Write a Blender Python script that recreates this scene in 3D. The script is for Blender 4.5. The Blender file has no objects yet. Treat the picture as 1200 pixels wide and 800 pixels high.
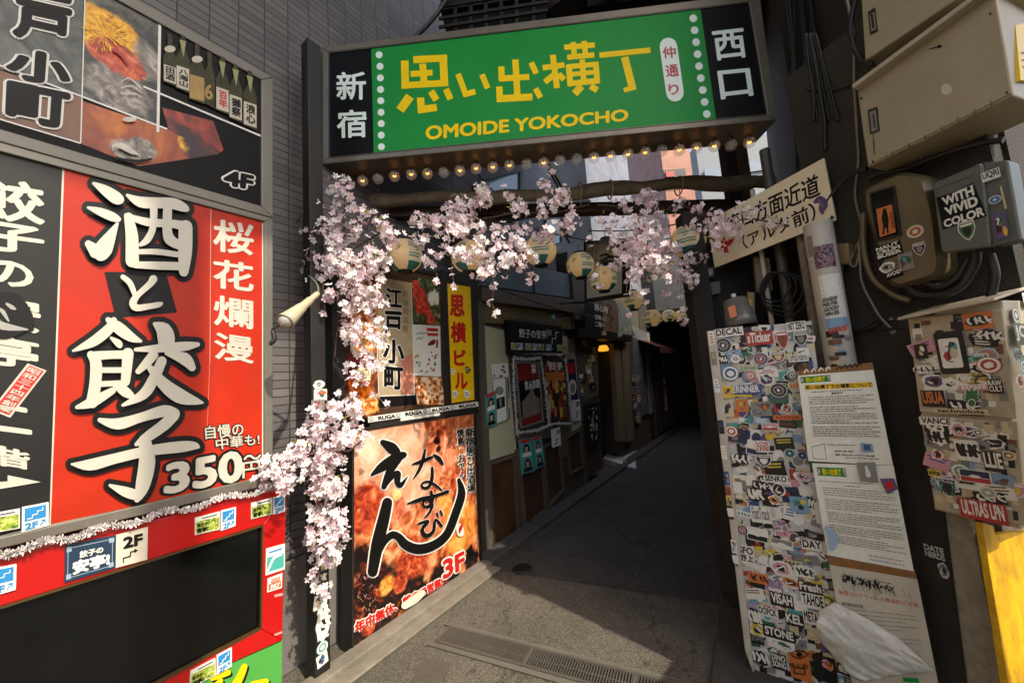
import bpy, math, random
from mathutils import Vector, Matrix
RND = random.Random(11)
SC = bpy.context.scene
COL = SC.collection
PI = math.pi

# ---------------------------------------------------------------- camera
FPX, EYE = 433.0, 1.6                     # focal length in photo pixels (1200 wide), eye height
U_ = Vector((-281, 3927, -433)).normalized()
F_ = Vector((0, 0, -1)); F_ = (F_ - U_ * F_.dot(U_)).normalized()
R_ = F_.cross(U_)
cam_d = bpy.data.cameras.new('camera')
cam_d.sensor_width = 36.0; cam_d.lens = 36.0 * FPX / 1200.0
cam_d.clip_start = 0.02; cam_d.clip_end = 400.0
cam = bpy.data.objects.new('camera', cam_d); COL.objects.link(cam)
cam.matrix_world = Matrix.Translation((0, 0, EYE)) @ Matrix((R_, F_, U_)).to_4x4()
SC.camera = cam

# ---------------------------------------------------------------- light
SUN_AZ, SUN_EL = math.radians(135), math.radians(48)
w = bpy.data.worlds.new('World'); SC.world = w; w.use_nodes = True
nt = w.node_tree; bg = nt.nodes['Background']
sky = nt.nodes.new('ShaderNodeTexSky'); sky.sky_type = 'NISHITA'; sky.sun_disc = False
sky.sun_elevation = SUN_EL; sky.sun_rotation = SUN_AZ; sky.dust_density = 3.0; sky.air_density = 1.0
nt.links.new(sky.outputs[0], bg.inputs[0]); bg.inputs[1].default_value = 0.15
sd = bpy.data.lights.new('sun', 'SUN'); sd.energy = 2.25; sd.angle = math.radians(0.55); sd.color = (1.0, 0.93, 0.80)
so = bpy.data.objects.new('sun', sd); COL.objects.link(so)
to_sun = Vector((math.sin(SUN_AZ) * math.cos(SUN_EL), math.cos(SUN_AZ) * math.cos(SUN_EL), math.sin(SUN_EL)))
so.rotation_euler = to_sun.to_track_quat('Z', 'Y').to_euler(); so.location = to_sun * 30
SC.view_settings.view_transform = 'Standard'; SC.view_settings.look = 'None'
SC.view_settings.exposure = 1.3; SC.view_settings.gamma = 1.0; SC.view_settings.use_curve_mapping = False
SC.view_settings.use_white_balance = True; SC.view_settings.white_balance_temperature = 6900; SC.view_settings.white_balance_tint = 10
SC.cycles.max_bounces = 8; SC.cycles.diffuse_bounces = 5; SC.cycles.caustics_reflective = False; SC.cycles.caustics_refractive = False
SC.cycles.use_denoising = True

# ---------------------------------------------------------------- measuring helpers
def ray(px, py):
    d = Vector((px - 600, 400 - py, -FPX))
    return Vector((d.dot(R_), d.dot(F_), d.dot(U_)))
CAM = Vector((0, 0, EYE))
def at(px, py, Y):                         # point seen at a photo pixel, Y metres ahead
    d = ray(px, py); return CAM + d * (Y / d.y)
def gnd(px, py, z=0.0):
    d = ray(px, py); return CAM + d * ((z - EYE) / d.z)
class Face:                                # a vertical plane: point, compass direction
    def __init__(s, x, y, az, off=0.0):
        a = math.radians(az); s.u = Vector((math.sin(a), math.cos(a), 0)); s.v = Vector((0, 0, 1))
        s.n = Vector((s.u.y, -s.u.x, 0))
        if (CAM - Vector((x, y, EYE))).dot(s.n) < 0: s.n = -s.n
        s.o = Vector((x, y, 0)) + s.n * off; s.az = az; s.flip = s.v.cross(s.n).dot(s.u) < 0
    def moved(s, off): return Face(s.o.x + s.n.x * off, s.o.y + s.n.y * off, s.az)
    def hit(s, px, py, k=0.0):
        d = ray(px, py); o = s.o + s.n * k
        return CAM + d * ((o - CAM).dot(s.n) / d.dot(s.n))
    def uv(s, px, py):
        P = s.hit(px, py); return ((P - s.o).dot(s.u), P.z)
    def w(s, u, v, k=0.0): return s.o + s.u * u + Vector((0, 0, v)) + s.n * k
class Tilted:                              # any plane from three points
    def __init__(s, a, b, c):
        s.n = (b - a).cross(c - a).normalized()
        if (CAM - a).dot(s.n) < 0: s.n = -s.n
        s.o = a.copy(); s.u = (b - a).normalized(); s.v = s.n.cross(s.u)
        if s.v.z < 0: s.v = -s.v
    hit = Face.hit
    def uv(s, px, py):
        P = s.hit(px, py) - s.o; return (P.dot(s.u), P.dot(s.v))
    def w(s, u, v, k=0.0): return s.o + s.u * u + s.v * v + s.n * k
class Flat:                                # the ground or a level sheet above it
    n = Vector((0, 0, 1))
    def __init__(s, z=0.0): s.z = z
    def hit(s, px, py, k=0.0): return gnd(px, py, s.z + k)
def Z(x0, y0, s): return lambda x, y: (x0 + x * s, y0 + y * s)   # enlarged-crop pixel -> photo pixel
def ZL(t, pts): return [t(*p) for p in pts]

# ---------------------------------------------------------------- materials
def lin(r, g, b):
    f = lambda v: v / 12.92 if v <= 0.04045 else ((v + 0.055) / 1.055) ** 2.4
    return (f(r / 255), f(g / 255), f(b / 255), 1.0)
MATS = {}
def mat(name, col, rough=0.55, metal=0.0, var=0.12, vs=6.0, dirt=0.0, dirtcol=(45, 40, 33), ds=3.0, bump=0.0, bs=80.0,
        emit=0.0, ecol=None, spec=0.5, trans=0.0, alpha=1.0, coat=0.0):
    if name in MATS: return MATS[name]
    m = bpy.data.materials.new(name); m.use_nodes = True; t = m.node_tree; L = t.links.new
    b = t.nodes['Principled BSDF']; c = lin(*col)
    b.inputs['Roughness'].default_value = rough; b.inputs['Metallic'].default_value = metal
    b.inputs['Specular IOR Level'].default_value = spec
    b.inputs['Base Color'].default_value = c
    if coat: b.inputs['Coat Weight'].default_value = coat
    tc = t.nodes.new('ShaderNodeTexCoord'); src = None
    if var:
        n = t.nodes.new('ShaderNodeTexNoise'); n.inputs['Scale'].default_value = vs; n.inputs['Detail'].default_value = 7; n.inputs['Roughness'].default_value = 0.65
        L(tc.outputs['Object'], n.inputs['Vector'])
        mr = t.nodes.new('ShaderNodeMapRange'); mr.inputs[1].default_value = 0.3; mr.inputs[2].default_value = 0.7
        mr.inputs[3].default_value = 1 - var; mr.inputs[4].default_value = 1 + var * 0.6; L(n.outputs[0], mr.inputs[0])
        mx = t.nodes.new('ShaderNodeVectorMath'); mx.operation = 'SCALE'; mx.inputs[0].default_value = c[:3]; L(mr.outputs[0], mx.inputs['Scale'])
        src = mx.outputs[0]
        r2 = t.nodes.new('ShaderNodeMapRange'); r2.inputs[3].default_value = max(0.02, rough - 0.12); r2.inputs[4].default_value = min(1, rough + 0.12)
        L(n.outputs[0], r2.inputs[0]); L(r2.outputs[0], b.inputs['Roughness'])
    if dirt:
        n2 = t.nodes.new('ShaderNodeTexNoise'); n2.inputs['Scale'].default_value = ds; n2.inputs['Detail'].default_value = 10; n2.inputs['Roughness'].default_value = 0.7
        mp = t.nodes.new('ShaderNodeMapping'); mp.inputs['Scale'].default_value = (1, 1, 0.45); L(tc.outputs['Object'], mp.inputs[0]); L(mp.outputs[0], n2.inputs['Vector'])
        m2 = t.nodes.new('ShaderNodeMapRange'); m2.inputs[1].default_value = 0.42; m2.inputs[2].default_value = 0.75; m2.inputs[4].default_value = dirt; L(n2.outputs[0], m2.inputs[0])
        mi = t.nodes.new('ShaderNodeMix'); mi.data_type = 'RGBA'; L(m2.outputs[0], mi.inputs[0])
        mi.inputs[6].default_value = c; mi.inputs[7].default_value = lin(*dirtcol)
        if src: L(src, mi.inputs[6])
        src = mi.outputs[2]
    if src: L(src, b.inputs['Base Color'])
    if bump:
        n3 = t.nodes.new('ShaderNodeTexNoise'); n3.inputs['Scale'].default_value = bs; n3.inputs['Detail'].default_value = 4; L(tc.outputs['Object'], n3.inputs['Vector'])
        bu = t.nodes.new('ShaderNodeBump'); bu.inputs['Strength'].default_value = bump; bu.inputs['Distance'].default_value = 0.01
        L(n3.outputs[0], bu.inputs['Height']); L(bu.outputs[0], b.inputs['Normal'])
    if emit:
        b.inputs['Emission Color'].default_value = lin(*(ecol or col)); b.inputs['Emission Strength'].default_value = emit
    if trans:
        tr = t.nodes.new('ShaderNodeBsdfTranslucent'); tr.inputs[0].default_value = c
        ms = t.nodes.new('ShaderNodeMixShader'); ms.inputs[0].default_value = trans
        L(b.outputs[0], ms.inputs[1]); L(tr.outputs[0], ms.inputs[2]); L(ms.outputs[0], t.nodes['Material Output'].inputs[0])
    if alpha < 1: b.inputs['Alpha'].default_value = alpha
    MATS[name] = m; return m
def grid_mat(name, c1, c2, joint, tw, th, az, off=0.0, rough=0.5, jw=0.004, bump=0.5, dirt=0.0):   # tiles or boards on a vertical wall
    if name in MATS: return MATS[name]
    m = mat(name, c1, rough, var=0, dirt=0); t = m.node_tree; L = t.links.new; b = t.nodes['Principled BSDF']
    tc = t.nodes.new('ShaderNodeTexCoord'); mp = t.nodes.new('ShaderNodeMapping'); mp.inputs['Rotation'].default_value = (0, 0, -math.radians(90 - az))
    L(tc.outputs['Object'], mp.inputs[0]); sp = t.nodes.new('ShaderNodeSeparateXYZ'); L(mp.outputs[0], sp.inputs[0])
    cb = t.nodes.new('ShaderNodeCombineXYZ'); L(sp.outputs[0], cb.inputs[0]); L(sp.outputs[2], cb.inputs[1])
    br = t.nodes.new('ShaderNodeTexBrick'); br.offset = off; br.inputs['Scale'].default_value = 1; br.inputs['Brick Width'].default_value = tw; br.inputs['Row Height'].default_value = th
    br.inputs['Mortar Size'].default_value = jw; br.inputs['Color1'].default_value = lin(*c1); br.inputs['Color2'].default_value = lin(*c2); br.inputs['Mortar'].default_value = lin(*joint)
    br.inputs['Mortar Smooth'].default_value = 0.2
    L(cb.outputs[0], br.inputs['Vector'])
    n = t.nodes.new('ShaderNodeTexNoise'); n.inputs['Scale'].default_value = 2.2; n.inputs['Detail'].default_value = 8; L(tc.outputs['Object'], n.inputs['Vector'])
    mr = t.nodes.new('ShaderNodeMapRange'); mr.inputs[1].default_value = 0.3; mr.inputs[2].default_value = 0.7; mr.inputs[3].default_value = 0.75; mr.inputs[4].default_value = 1.12; L(n.outputs[0], mr.inputs[0])
    vm = t.nodes.new('ShaderNodeVectorMath'); vm.operation = 'SCALE'; L(br.outputs[0], vm.inputs[0]); L(mr.outputs[0], vm.inputs['Scale'])
    L(vm.outputs[0], b.inputs['Base Color'])
    bu = t.nodes.new('ShaderNodeBump'); bu.inputs['Strength'].default_value = bump; bu.inputs['Distance'].default_value = 0.004; bu.invert = True
    L(br.outputs[1], bu.inputs['Height']); L(bu.outputs[0], b.inputs['Normal'])
    return m
def photo_mat(name, stops, scale=14, rough=0.4, detail=5, dist=1.5, seed=0.0, coat=0.0, vor=False):   # printed food photograph: warm blotches through a ramp
    if name in MATS: return MATS[name]
    m = bpy.data.materials.new(name); m.use_nodes = True; t = m.node_tree; L = t.links.new; b = t.nodes['Principled BSDF']
    b.inputs['Roughness'].default_value = rough
    tc = t.nodes.new('ShaderNodeTexCoord'); mp = t.nodes.new('ShaderNodeMapping'); mp.inputs['Location'].default_value = (seed, seed * 1.7, seed * 0.6); L(tc.outputs['Object'], mp.inputs[0])
    n = t.nodes.new('ShaderNodeTexNoise'); n.inputs['Scale'].default_value = scale; n.inputs['Detail'].default_value = detail; n.inputs['Distortion'].default_value = dist; L(mp.outputs[0], n.inputs['Vector'])
    out = n.outputs[0]
    if vor:
        v = t.nodes.new('ShaderNodeTexVoronoi'); v.inputs['Scale'].default_value = scale * 1.3; v.feature = 'SMOOTH_F1'; L(mp.outputs[0], v.inputs['Vector'])
        ad = t.nodes.new('ShaderNodeMath'); ad.operation = 'MULTIPLY_ADD'; ad.inputs[1].default_value = 0.6; L(v.outputs['Distance'], ad.inputs[0])
        m3 = t.nodes.new('ShaderNodeMath'); m3.operation = 'MULTIPLY'; m3.inputs[1].default_value = 0.75; L(n.outputs[0], m3.inputs[0]); L(m3.outputs[0], ad.inputs[2]); out = ad.outputs[0]
    r = t.nodes.new('ShaderNodeValToRGB'); L(out, r.inputs[0]); e = r.color_ramp.elements
    for i, (p, c) in enumerate(stops):
        x = e[i] if i < 2 else e.new(p)
        x.position = p; x.color = lin(*c)
    L(r.outputs[0], b.inputs['Base Color'])
    MATS[name] = m; return m

def blob_photo(name, stops, blobs, root, scale=10, rough=0.4, seed=0.0, soft=.25, wob=.35):
    """one printed food photograph: a blotchy base with soft-edged dishes; blobs = (centre, radius, stops, texture scale)"""
    m = photo_mat(name, stops, scale, rough, 7, 1.6, seed); t = m.node_tree; L = t.links.new; b = t.nodes['Principled BSDF']
    src = b.inputs['Base Color'].links[0].from_socket; tc = [n for n in t.nodes if n.type == 'TEX_COORD'][0]
    nw = t.nodes.new('ShaderNodeTexNoise'); nw.inputs['Scale'].default_value = 16; nw.inputs['Detail'].default_value = 6; L(tc.outputs['Object'], nw.inputs['Vector'])
    for i, (c, r, st, sc) in enumerate(blobs):
        d = t.nodes.new('ShaderNodeVectorMath'); d.operation = 'DISTANCE'; L(tc.outputs['Object'], d.inputs[0]); d.inputs[1].default_value = Vector(c) - WL[root]
        ad = t.nodes.new('ShaderNodeMath'); ad.operation = 'MULTIPLY_ADD'; L(nw.outputs[0], ad.inputs[0]); ad.inputs[1].default_value = r * wob * 2; L(d.outputs['Value'], ad.inputs[2])
        mr = t.nodes.new('ShaderNodeMapRange'); mr.interpolation_type = 'SMOOTHSTEP'; mr.inputs[1].default_value = r * (1 + wob) * (1 - soft * .5); mr.inputs[2].default_value = r * (1 + wob) * (1 + soft * .5); mr.inputs[3].default_value = 1; mr.inputs[4].default_value = 0; L(ad.outputs[0], mr.inputs[0])
        n = t.nodes.new('ShaderNodeTexNoise'); n.inputs['Scale'].default_value = sc; n.inputs['Detail'].default_value = 8; n.inputs['Roughness'].default_value = .62; n.inputs['Distortion'].default_value = .8
        mp = t.nodes.new('ShaderNodeMapping'); mp.inputs['Location'].default_value = (i * 3.1 + seed, i * 1.7, i); L(tc.outputs['Object'], mp.inputs[0]); L(mp.outputs[0], n.inputs['Vector'])
        ra = t.nodes.new('ShaderNodeValToRGB'); L(n.outputs[0], ra.inputs[0]); e = ra.color_ramp.elements
        for k, (p, cc) in enumerate(st):
            x = e[k] if k < 2 else e.new(p)
            x.position = p; x.color = lin(*cc)
        mi = t.nodes.new('ShaderNodeMix'); mi.data_type = 'RGBA'; L(mr.outputs[0], mi.inputs[0]); L(src, mi.inputs[6]); L(ra.outputs[0], mi.inputs[7]); src = mi.outputs[2]
    L(src, b.inputs['Base Color']); return m

# ---------------------------------------------------------------- text outlines
GLY = {}
def glyphs(s):
    if s in GLY: return GLY[s]
    cu = bpy.data.curves.new('lettering', 'FONT'); cu.body = s; cu.resolution_u = 3
    o = bpy.data.objects.new('lettering', cu); COL.objects.link(o)
    me = bpy.data.meshes.new_from_object(o.evaluated_get(bpy.context.evaluated_depsgraph_get()))
    v = [(a.co.x, a.co.y) for a in me.vertices]; f = [tuple(p.vertices) for p in me.polygons]
    bpy.data.objects.remove(o); bpy.data.curves.remove(cu); bpy.data.meshes.remove(me)
    if not v: v = [(0, 0), (1, 0), (0, 1)]
    xs = [a[0] for a in v]; ys = [a[1] for a in v]
    GLY[s] = (v, f, (min(xs), min(ys), max(xs), max(ys))); return GLY[s]
DIR8 = [(math.cos(i * PI / 4), math.sin(i * PI / 4)) for i in range(8)]
DIR12 = [(math.cos(i * PI / 6), math.sin(i * PI / 6)) for i in range(12)]

# ---------------------------------------------------------------- mesh builder
WL = {}
def seti(o, label=None, cat=None, group=None, kind=None):
    if label: o['label'] = label
    if cat: o['category'] = cat
    if group: o['group'] = group
    if kind: o['kind'] = kind
    return o
def thing(name, label, cat, loc=(0, 0, 0), group=None):
    o = bpy.data.objects.new(name, None); COL.objects.link(o); o.location = loc; o.empty_display_size = 0.1
    WL[o] = Vector(loc); return seti(o, label, cat, group)
EPS = 2e-5
class MB:
    def __init__(s): s.v = []; s.f = []; s.m = []; s.mats = []; s.sm = []; s.lay = 0
    def mi(s, m):
        if m not in s.mats: s.mats.append(m)
        return s.mats.index(m)
    def poly(s, pts, m, smooth=False):
        b = len(s.v); s.v += [Vector(p) for p in pts]; s.f.append(tuple(range(b, b + len(pts)))); s.m.append(s.mi(m)); s.sm.append(smooth)
    def grid(s, rows, m, closed=False, smooth=True):          # rows of equal length
        b = len(s.v); n = len(rows[0]); k = s.mi(m)
        for r in rows: s.v += [Vector(p) for p in r]
        for i in range(len(rows) - 1):
            for j in range(n if closed else n - 1):
                j2 = (j + 1) % n
                s.f.append((b + i * n + j, b + i * n + j2, b + (i + 1) * n + j2, b + (i + 1) * n + j)); s.m.append(k); s.sm.append(smooth)
    def prism(s, pts, ext, m, back=True):
        a = [Vector(p) for p in pts]; c = [p + ext for p in a]; n = len(a); b = len(s.v); s.v += a + c; k = s.mi(m)
        fs = [tuple(range(b, b + n))] + ([tuple(range(b + 2 * n - 1, b + n - 1, -1))] if back else [])
        fs += [(b + i, b + n + i, b + n + (i + 1) % n, b + (i + 1) % n) for i in range(n)]
        for f in fs: s.f.append(f); s.m.append(k); s.sm.append(False)
    def box(s, o, a, b, c, m):                                # corner and three edge vectors
        o, a, b, c = map(Vector, (o, a, b, c)); s.prism([o, o + a, o + a + b, o + b], c, m)
    def tube(s, path, r, m, seg=8, caps=True):
        P = [Vector(p) for p in path]; rows = []; up = None
        for i, p in enumerate(P):
            d = (P[min(i + 1, len(P) - 1)] - P[max(i - 1, 0)]).normalized()
            if up is None: up = d.orthogonal().normalized()
            up = (up - d * up.dot(d)).normalized() if (up - d * up.dot(d)).length > 1e-6 else d.orthogonal().normalized()
            x = up; y = d.cross(x); rr = r[i] if isinstance(r, (list, tuple)) else r
            rows.append([p + (x * math.cos(2 * PI * j / seg) + y * math.sin(2 * PI * j / seg)) * rr for j in range(seg)])
        s.grid(rows, m, closed=True)
        if caps: s.poly(rows[0][::-1], m); s.poly(rows[-1], m)
    def lathe(s, prof, c, m, seg=20, ax=None, caps=False):     # prof: (radius, height) along ax
        c = Vector(c); ax = Vector(ax or (0, 0, 1)).normalized(); x = ax.orthogonal().normalized(); y = ax.cross(x)
        rows = [[c + ax * h + (x * math.cos(2 * PI * j / seg) + y * math.sin(2 * PI * j / seg)) * r for j in range(seg)] for r, h in prof]
        s.grid(rows, m, closed=True)
        if caps: s.poly(rows[0][::-1], m); s.poly(rows[-1], m)
    # --- printing on a face, coordinates in photo pixels
    def ink(s, face, pts, m, k=0.001):
        s.lay += 1; s.poly([face.hit(x, y, k + s.lay * EPS) for x, y in pts], m)
    def inkuv(s, face, pts, m, k=0.001):
        s.lay += 1; s.poly([face.w(x, y, k + s.lay * EPS) for x, y in pts], m)
    def slab(s, face, pts, m, k=0.0, depth=0.02):
        s.prism([face.hit(x, y, k) for x, y in pts], -face.n * depth, m)
    def frame(s, face, outer, inner, m, k=0.0, depth=0.03):
        n = len(outer)
        for i in range(n):
            j = (i + 1) % n
            s.prism([face.hit(*outer[i], k), face.hit(*outer[j], k), face.hit(*inner[j], k), face.hit(*inner[i], k)], -face.n * depth, m)
    def disc(s, face, cx, cy, r, m, k=0.001, seg=18, ry=None):
        s.ink(face, [(cx + r * math.cos(2 * PI * i / seg), cy + (ry or r) * math.sin(2 * PI * i / seg)) for i in range(seg)], m, k)
    def brush(s, face, strokes, m, t=None, k=0.001, grow=0.0, smooth=True, uv=False):
        for st in strokes:
            p = [(*((t(x, y)) if t else (x, y)), wd * (t(1, 0)[0] - t(0, 0)[0] if t else 1) + grow) for x, y, wd in st]
            if smooth and len(p) > 2:
                q = []
                for i in range(len(p) - 1):
                    a, b, c, d = p[max(i - 1, 0)], p[i], p[i + 1], p[min(i + 2, len(p) - 1)]
                    for j in range(4):
                        h = j / 4
                        q.append(tuple(0.5 * (2 * b[e] + (c[e] - a[e]) * h + (2 * a[e] - 5 * b[e] + 4 * c[e] - d[e]) * h * h + (3 * b[e] - a[e] - 3 * c[e] + d[e]) * h ** 3) for e in range(3)))
                p = q + [p[-1]]
            for (x0, y0, w0), (x1, y1, w1) in zip(p, p[1:]):
                a = math.atan2(y1 - y0, x1 - x0); r0, r1 = max(w0, .2 * (0.002 if uv else 1)) / 2, max(w1, .2 * (0.002 if uv else 1)) / 2
                pts = [(x0 + r0 * math.cos(a + PI / 2 + i * PI / 6), y0 + r0 * math.sin(a + PI / 2 + i * PI / 6)) for i in range(7)]
                pts += [(x1 + r1 * math.cos(a - PI / 2 + i * PI / 6), y1 + r1 * math.sin(a - PI / 2 + i * PI / 6)) for i in range(7)]
                (s.inkuv if uv else s.ink)(face, pts, m, k)
    def bars(s, face, segs, m, t=None, k=0.001):              # square-ended straight strokes (x0,y0,x1,y1,width)
        for x0, y0, x1, y1, wd in segs:
            if t: (x0, y0), (x1, y1), wd = t(x0, y0), t(x1, y1), wd * (t(1, 0)[0] - t(0, 0)[0])
            l = math.hypot(x1 - x0, y1 - y0); nx, ny = -(y1 - y0) / l * wd / 2, (x1 - x0) / l * wd / 2
            s.ink(face, [(x0 + nx, y0 + ny), (x1 + nx, y1 + ny), (x1 - nx, y1 - ny), (x0 - nx, y0 - ny)], m, k)
    def text(s, face, st, quad, m, k=0.001, bold=0.0, em=False, uv=False):
        v, f, bb = glyphs(st)
        if em: bb = glyphs('国')[2]
        C = [Vector(face.w(*q)) if uv else face.hit(*q) for q in quad]; ki = s.mi(m)
        dirs = [(0, 0)] + ([(x * bold, y * bold) for x, y in (DIR8 if bold < 0.04 else DIR12)] if bold else [])
        if bold >= 0.09: dirs += [(x * bold * .55, y * bold * .55) for x, y in DIR8]
        for dx, dy in dirs:
            s.lay += 1; b = len(s.v); off = face.n * (k + s.lay * EPS)
            for x, y in v:
                a = (x + dx - bb[0]) / (bb[2] - bb[0]); c = (bb[3] - y - dy) / (bb[3] - bb[1])
                top = C[0] + (C[1] - C[0]) * a; bot = C[3] + (C[2] - C[3]) * a
                s.v.append(top + (bot - top) * c + off)
            for g in f: s.f.append(tuple(b + i for i in g)); s.m.append(ki); s.sm.append(False)
    def vtext(s, face, st, quad, m, k=0.001, bold=0.0, gap=0.06):
        n = len(st); L = lambda p, q, t_: (p[0] + (q[0] - p[0]) * t_, p[1] + (q[1] - p[1]) * t_)
        for i, ch in enumerate(st):
            t0, t1 = (i + gap) / n, (i + 1 - gap) / n
            s.text(face, ch, [L(quad[0], quad[3], t0), L(quad[1], quad[2], t0), L(quad[1], quad[2], t1), L(quad[0], quad[3], t1)], m, k, bold, em=True)
    def build(s, name, parent=None, loc=None, label=None, cat=None, group=None, kind=None, bevel=0.0):
        me = bpy.data.meshes.new(name)
        off = WL[parent] if parent is not None else Vector(loc or (0, 0, 0))
        me.from_pydata([p - off for p in s.v], [], s.f)
        for m in s.mats: me.materials.append(m)
        me.polygons.foreach_set('material_index', s.m); me.polygons.foreach_set('use_smooth', s.sm); me.update()
        o = bpy.data.objects.new(name, me); COL.objects.link(o)
        if parent is not None: o.parent = parent
        else: o.location = off
        WL[o] = off
        if bevel:
            bv = o.modifiers.new('bevel', 'BEVEL'); bv.width = bevel; bv.segments = 2; bv.limit_method = 'ANGLE'; bv.angle_limit = math.radians(50)
        return seti(o, label, cat, group, kind)
def lerp(a, b, t): return (a[0] + (b[0] - a[0]) * t, a[1] + (b[1] - a[1]) * t)
def bez(a, b, c, n=12): return [Vector(a) * (1 - t) ** 2 + Vector(b) * 2 * t * (1 - t) + Vector(c) * t * t for t in [i / n for i in range(n + 1)]]
def sag(a, b, d, n=12): return [Vector(a).lerp(Vector(b), i / n) - Vector((0, 0, d * 4 * (i / n) * (1 - i / n))) for i in range(n + 1)]

# common materials
BLACK = mat('black_print', (9, 9, 9), 0.55, var=0.2, spec=.2)
INKB = mat('black_ink', (15, 14, 13), 0.5, var=0.15, spec=.25)
WHITE = mat('white_print', (222, 218, 208), 0.4, var=0.06, vs=20)
CREAM = mat('cream_print', (214, 198, 160), 0.45, var=0.08)
DARKM = mat('dark_metal', (38, 36, 34), 0.5, 0.3, dirt=0.3, dirtcol=(70, 60, 48))
GREYM = mat('grey_aluminium', (150, 148, 140), 0.42, 0.55, dirt=0.35, dirtcol=(95, 90, 80))
STEEL = mat('weathered_steel', (120, 112, 100), 0.45, 0.6, dirt=0.4, dirtcol=(70, 62, 50))
CABLE = mat('black_cable', (24, 23, 22), 0.5, var=0.2)
CABLEG = mat('grey_cable', (120, 116, 108), 0.5, var=0.2)
REDP = mat('red_print', (188, 30, 24), 0.4, var=0.08, vs=4, dirt=0.12, dirtcol=(120, 30, 20))
YEL = mat('yellow_print', (232, 190, 20), 0.4, var=0.08)
GLASSD = mat('dark_glass', (8, 9, 9), 0.05, var=0.3, vs=2, spec=.45, dirt=.06, dirtcol=(60, 60, 56), ds=4)
WOODD = mat('dark_timber', (58, 42, 30), 0.7, var=0.35, vs=18, bump=0.3)
WOODB = mat('brown_batten', (134, 92, 42), 0.6, var=0.25, vs=25, dirt=0.3)
# ================================================================ SETTING
AZ = 34.5
W0 = Face(-0.42, 3.5, AZ)                  # line of sign faces along the left side
WT = W0.moved(-0.22)                       # tiled wall behind them
SF = W0.moved(-0.10)                       # shop fronts
BD = Face(1.128, 2.116, 125)               # notice boards at the right of the entrance
RW = Face(1.75, 2.1, -20)                  # dark corner wall at the right

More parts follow.
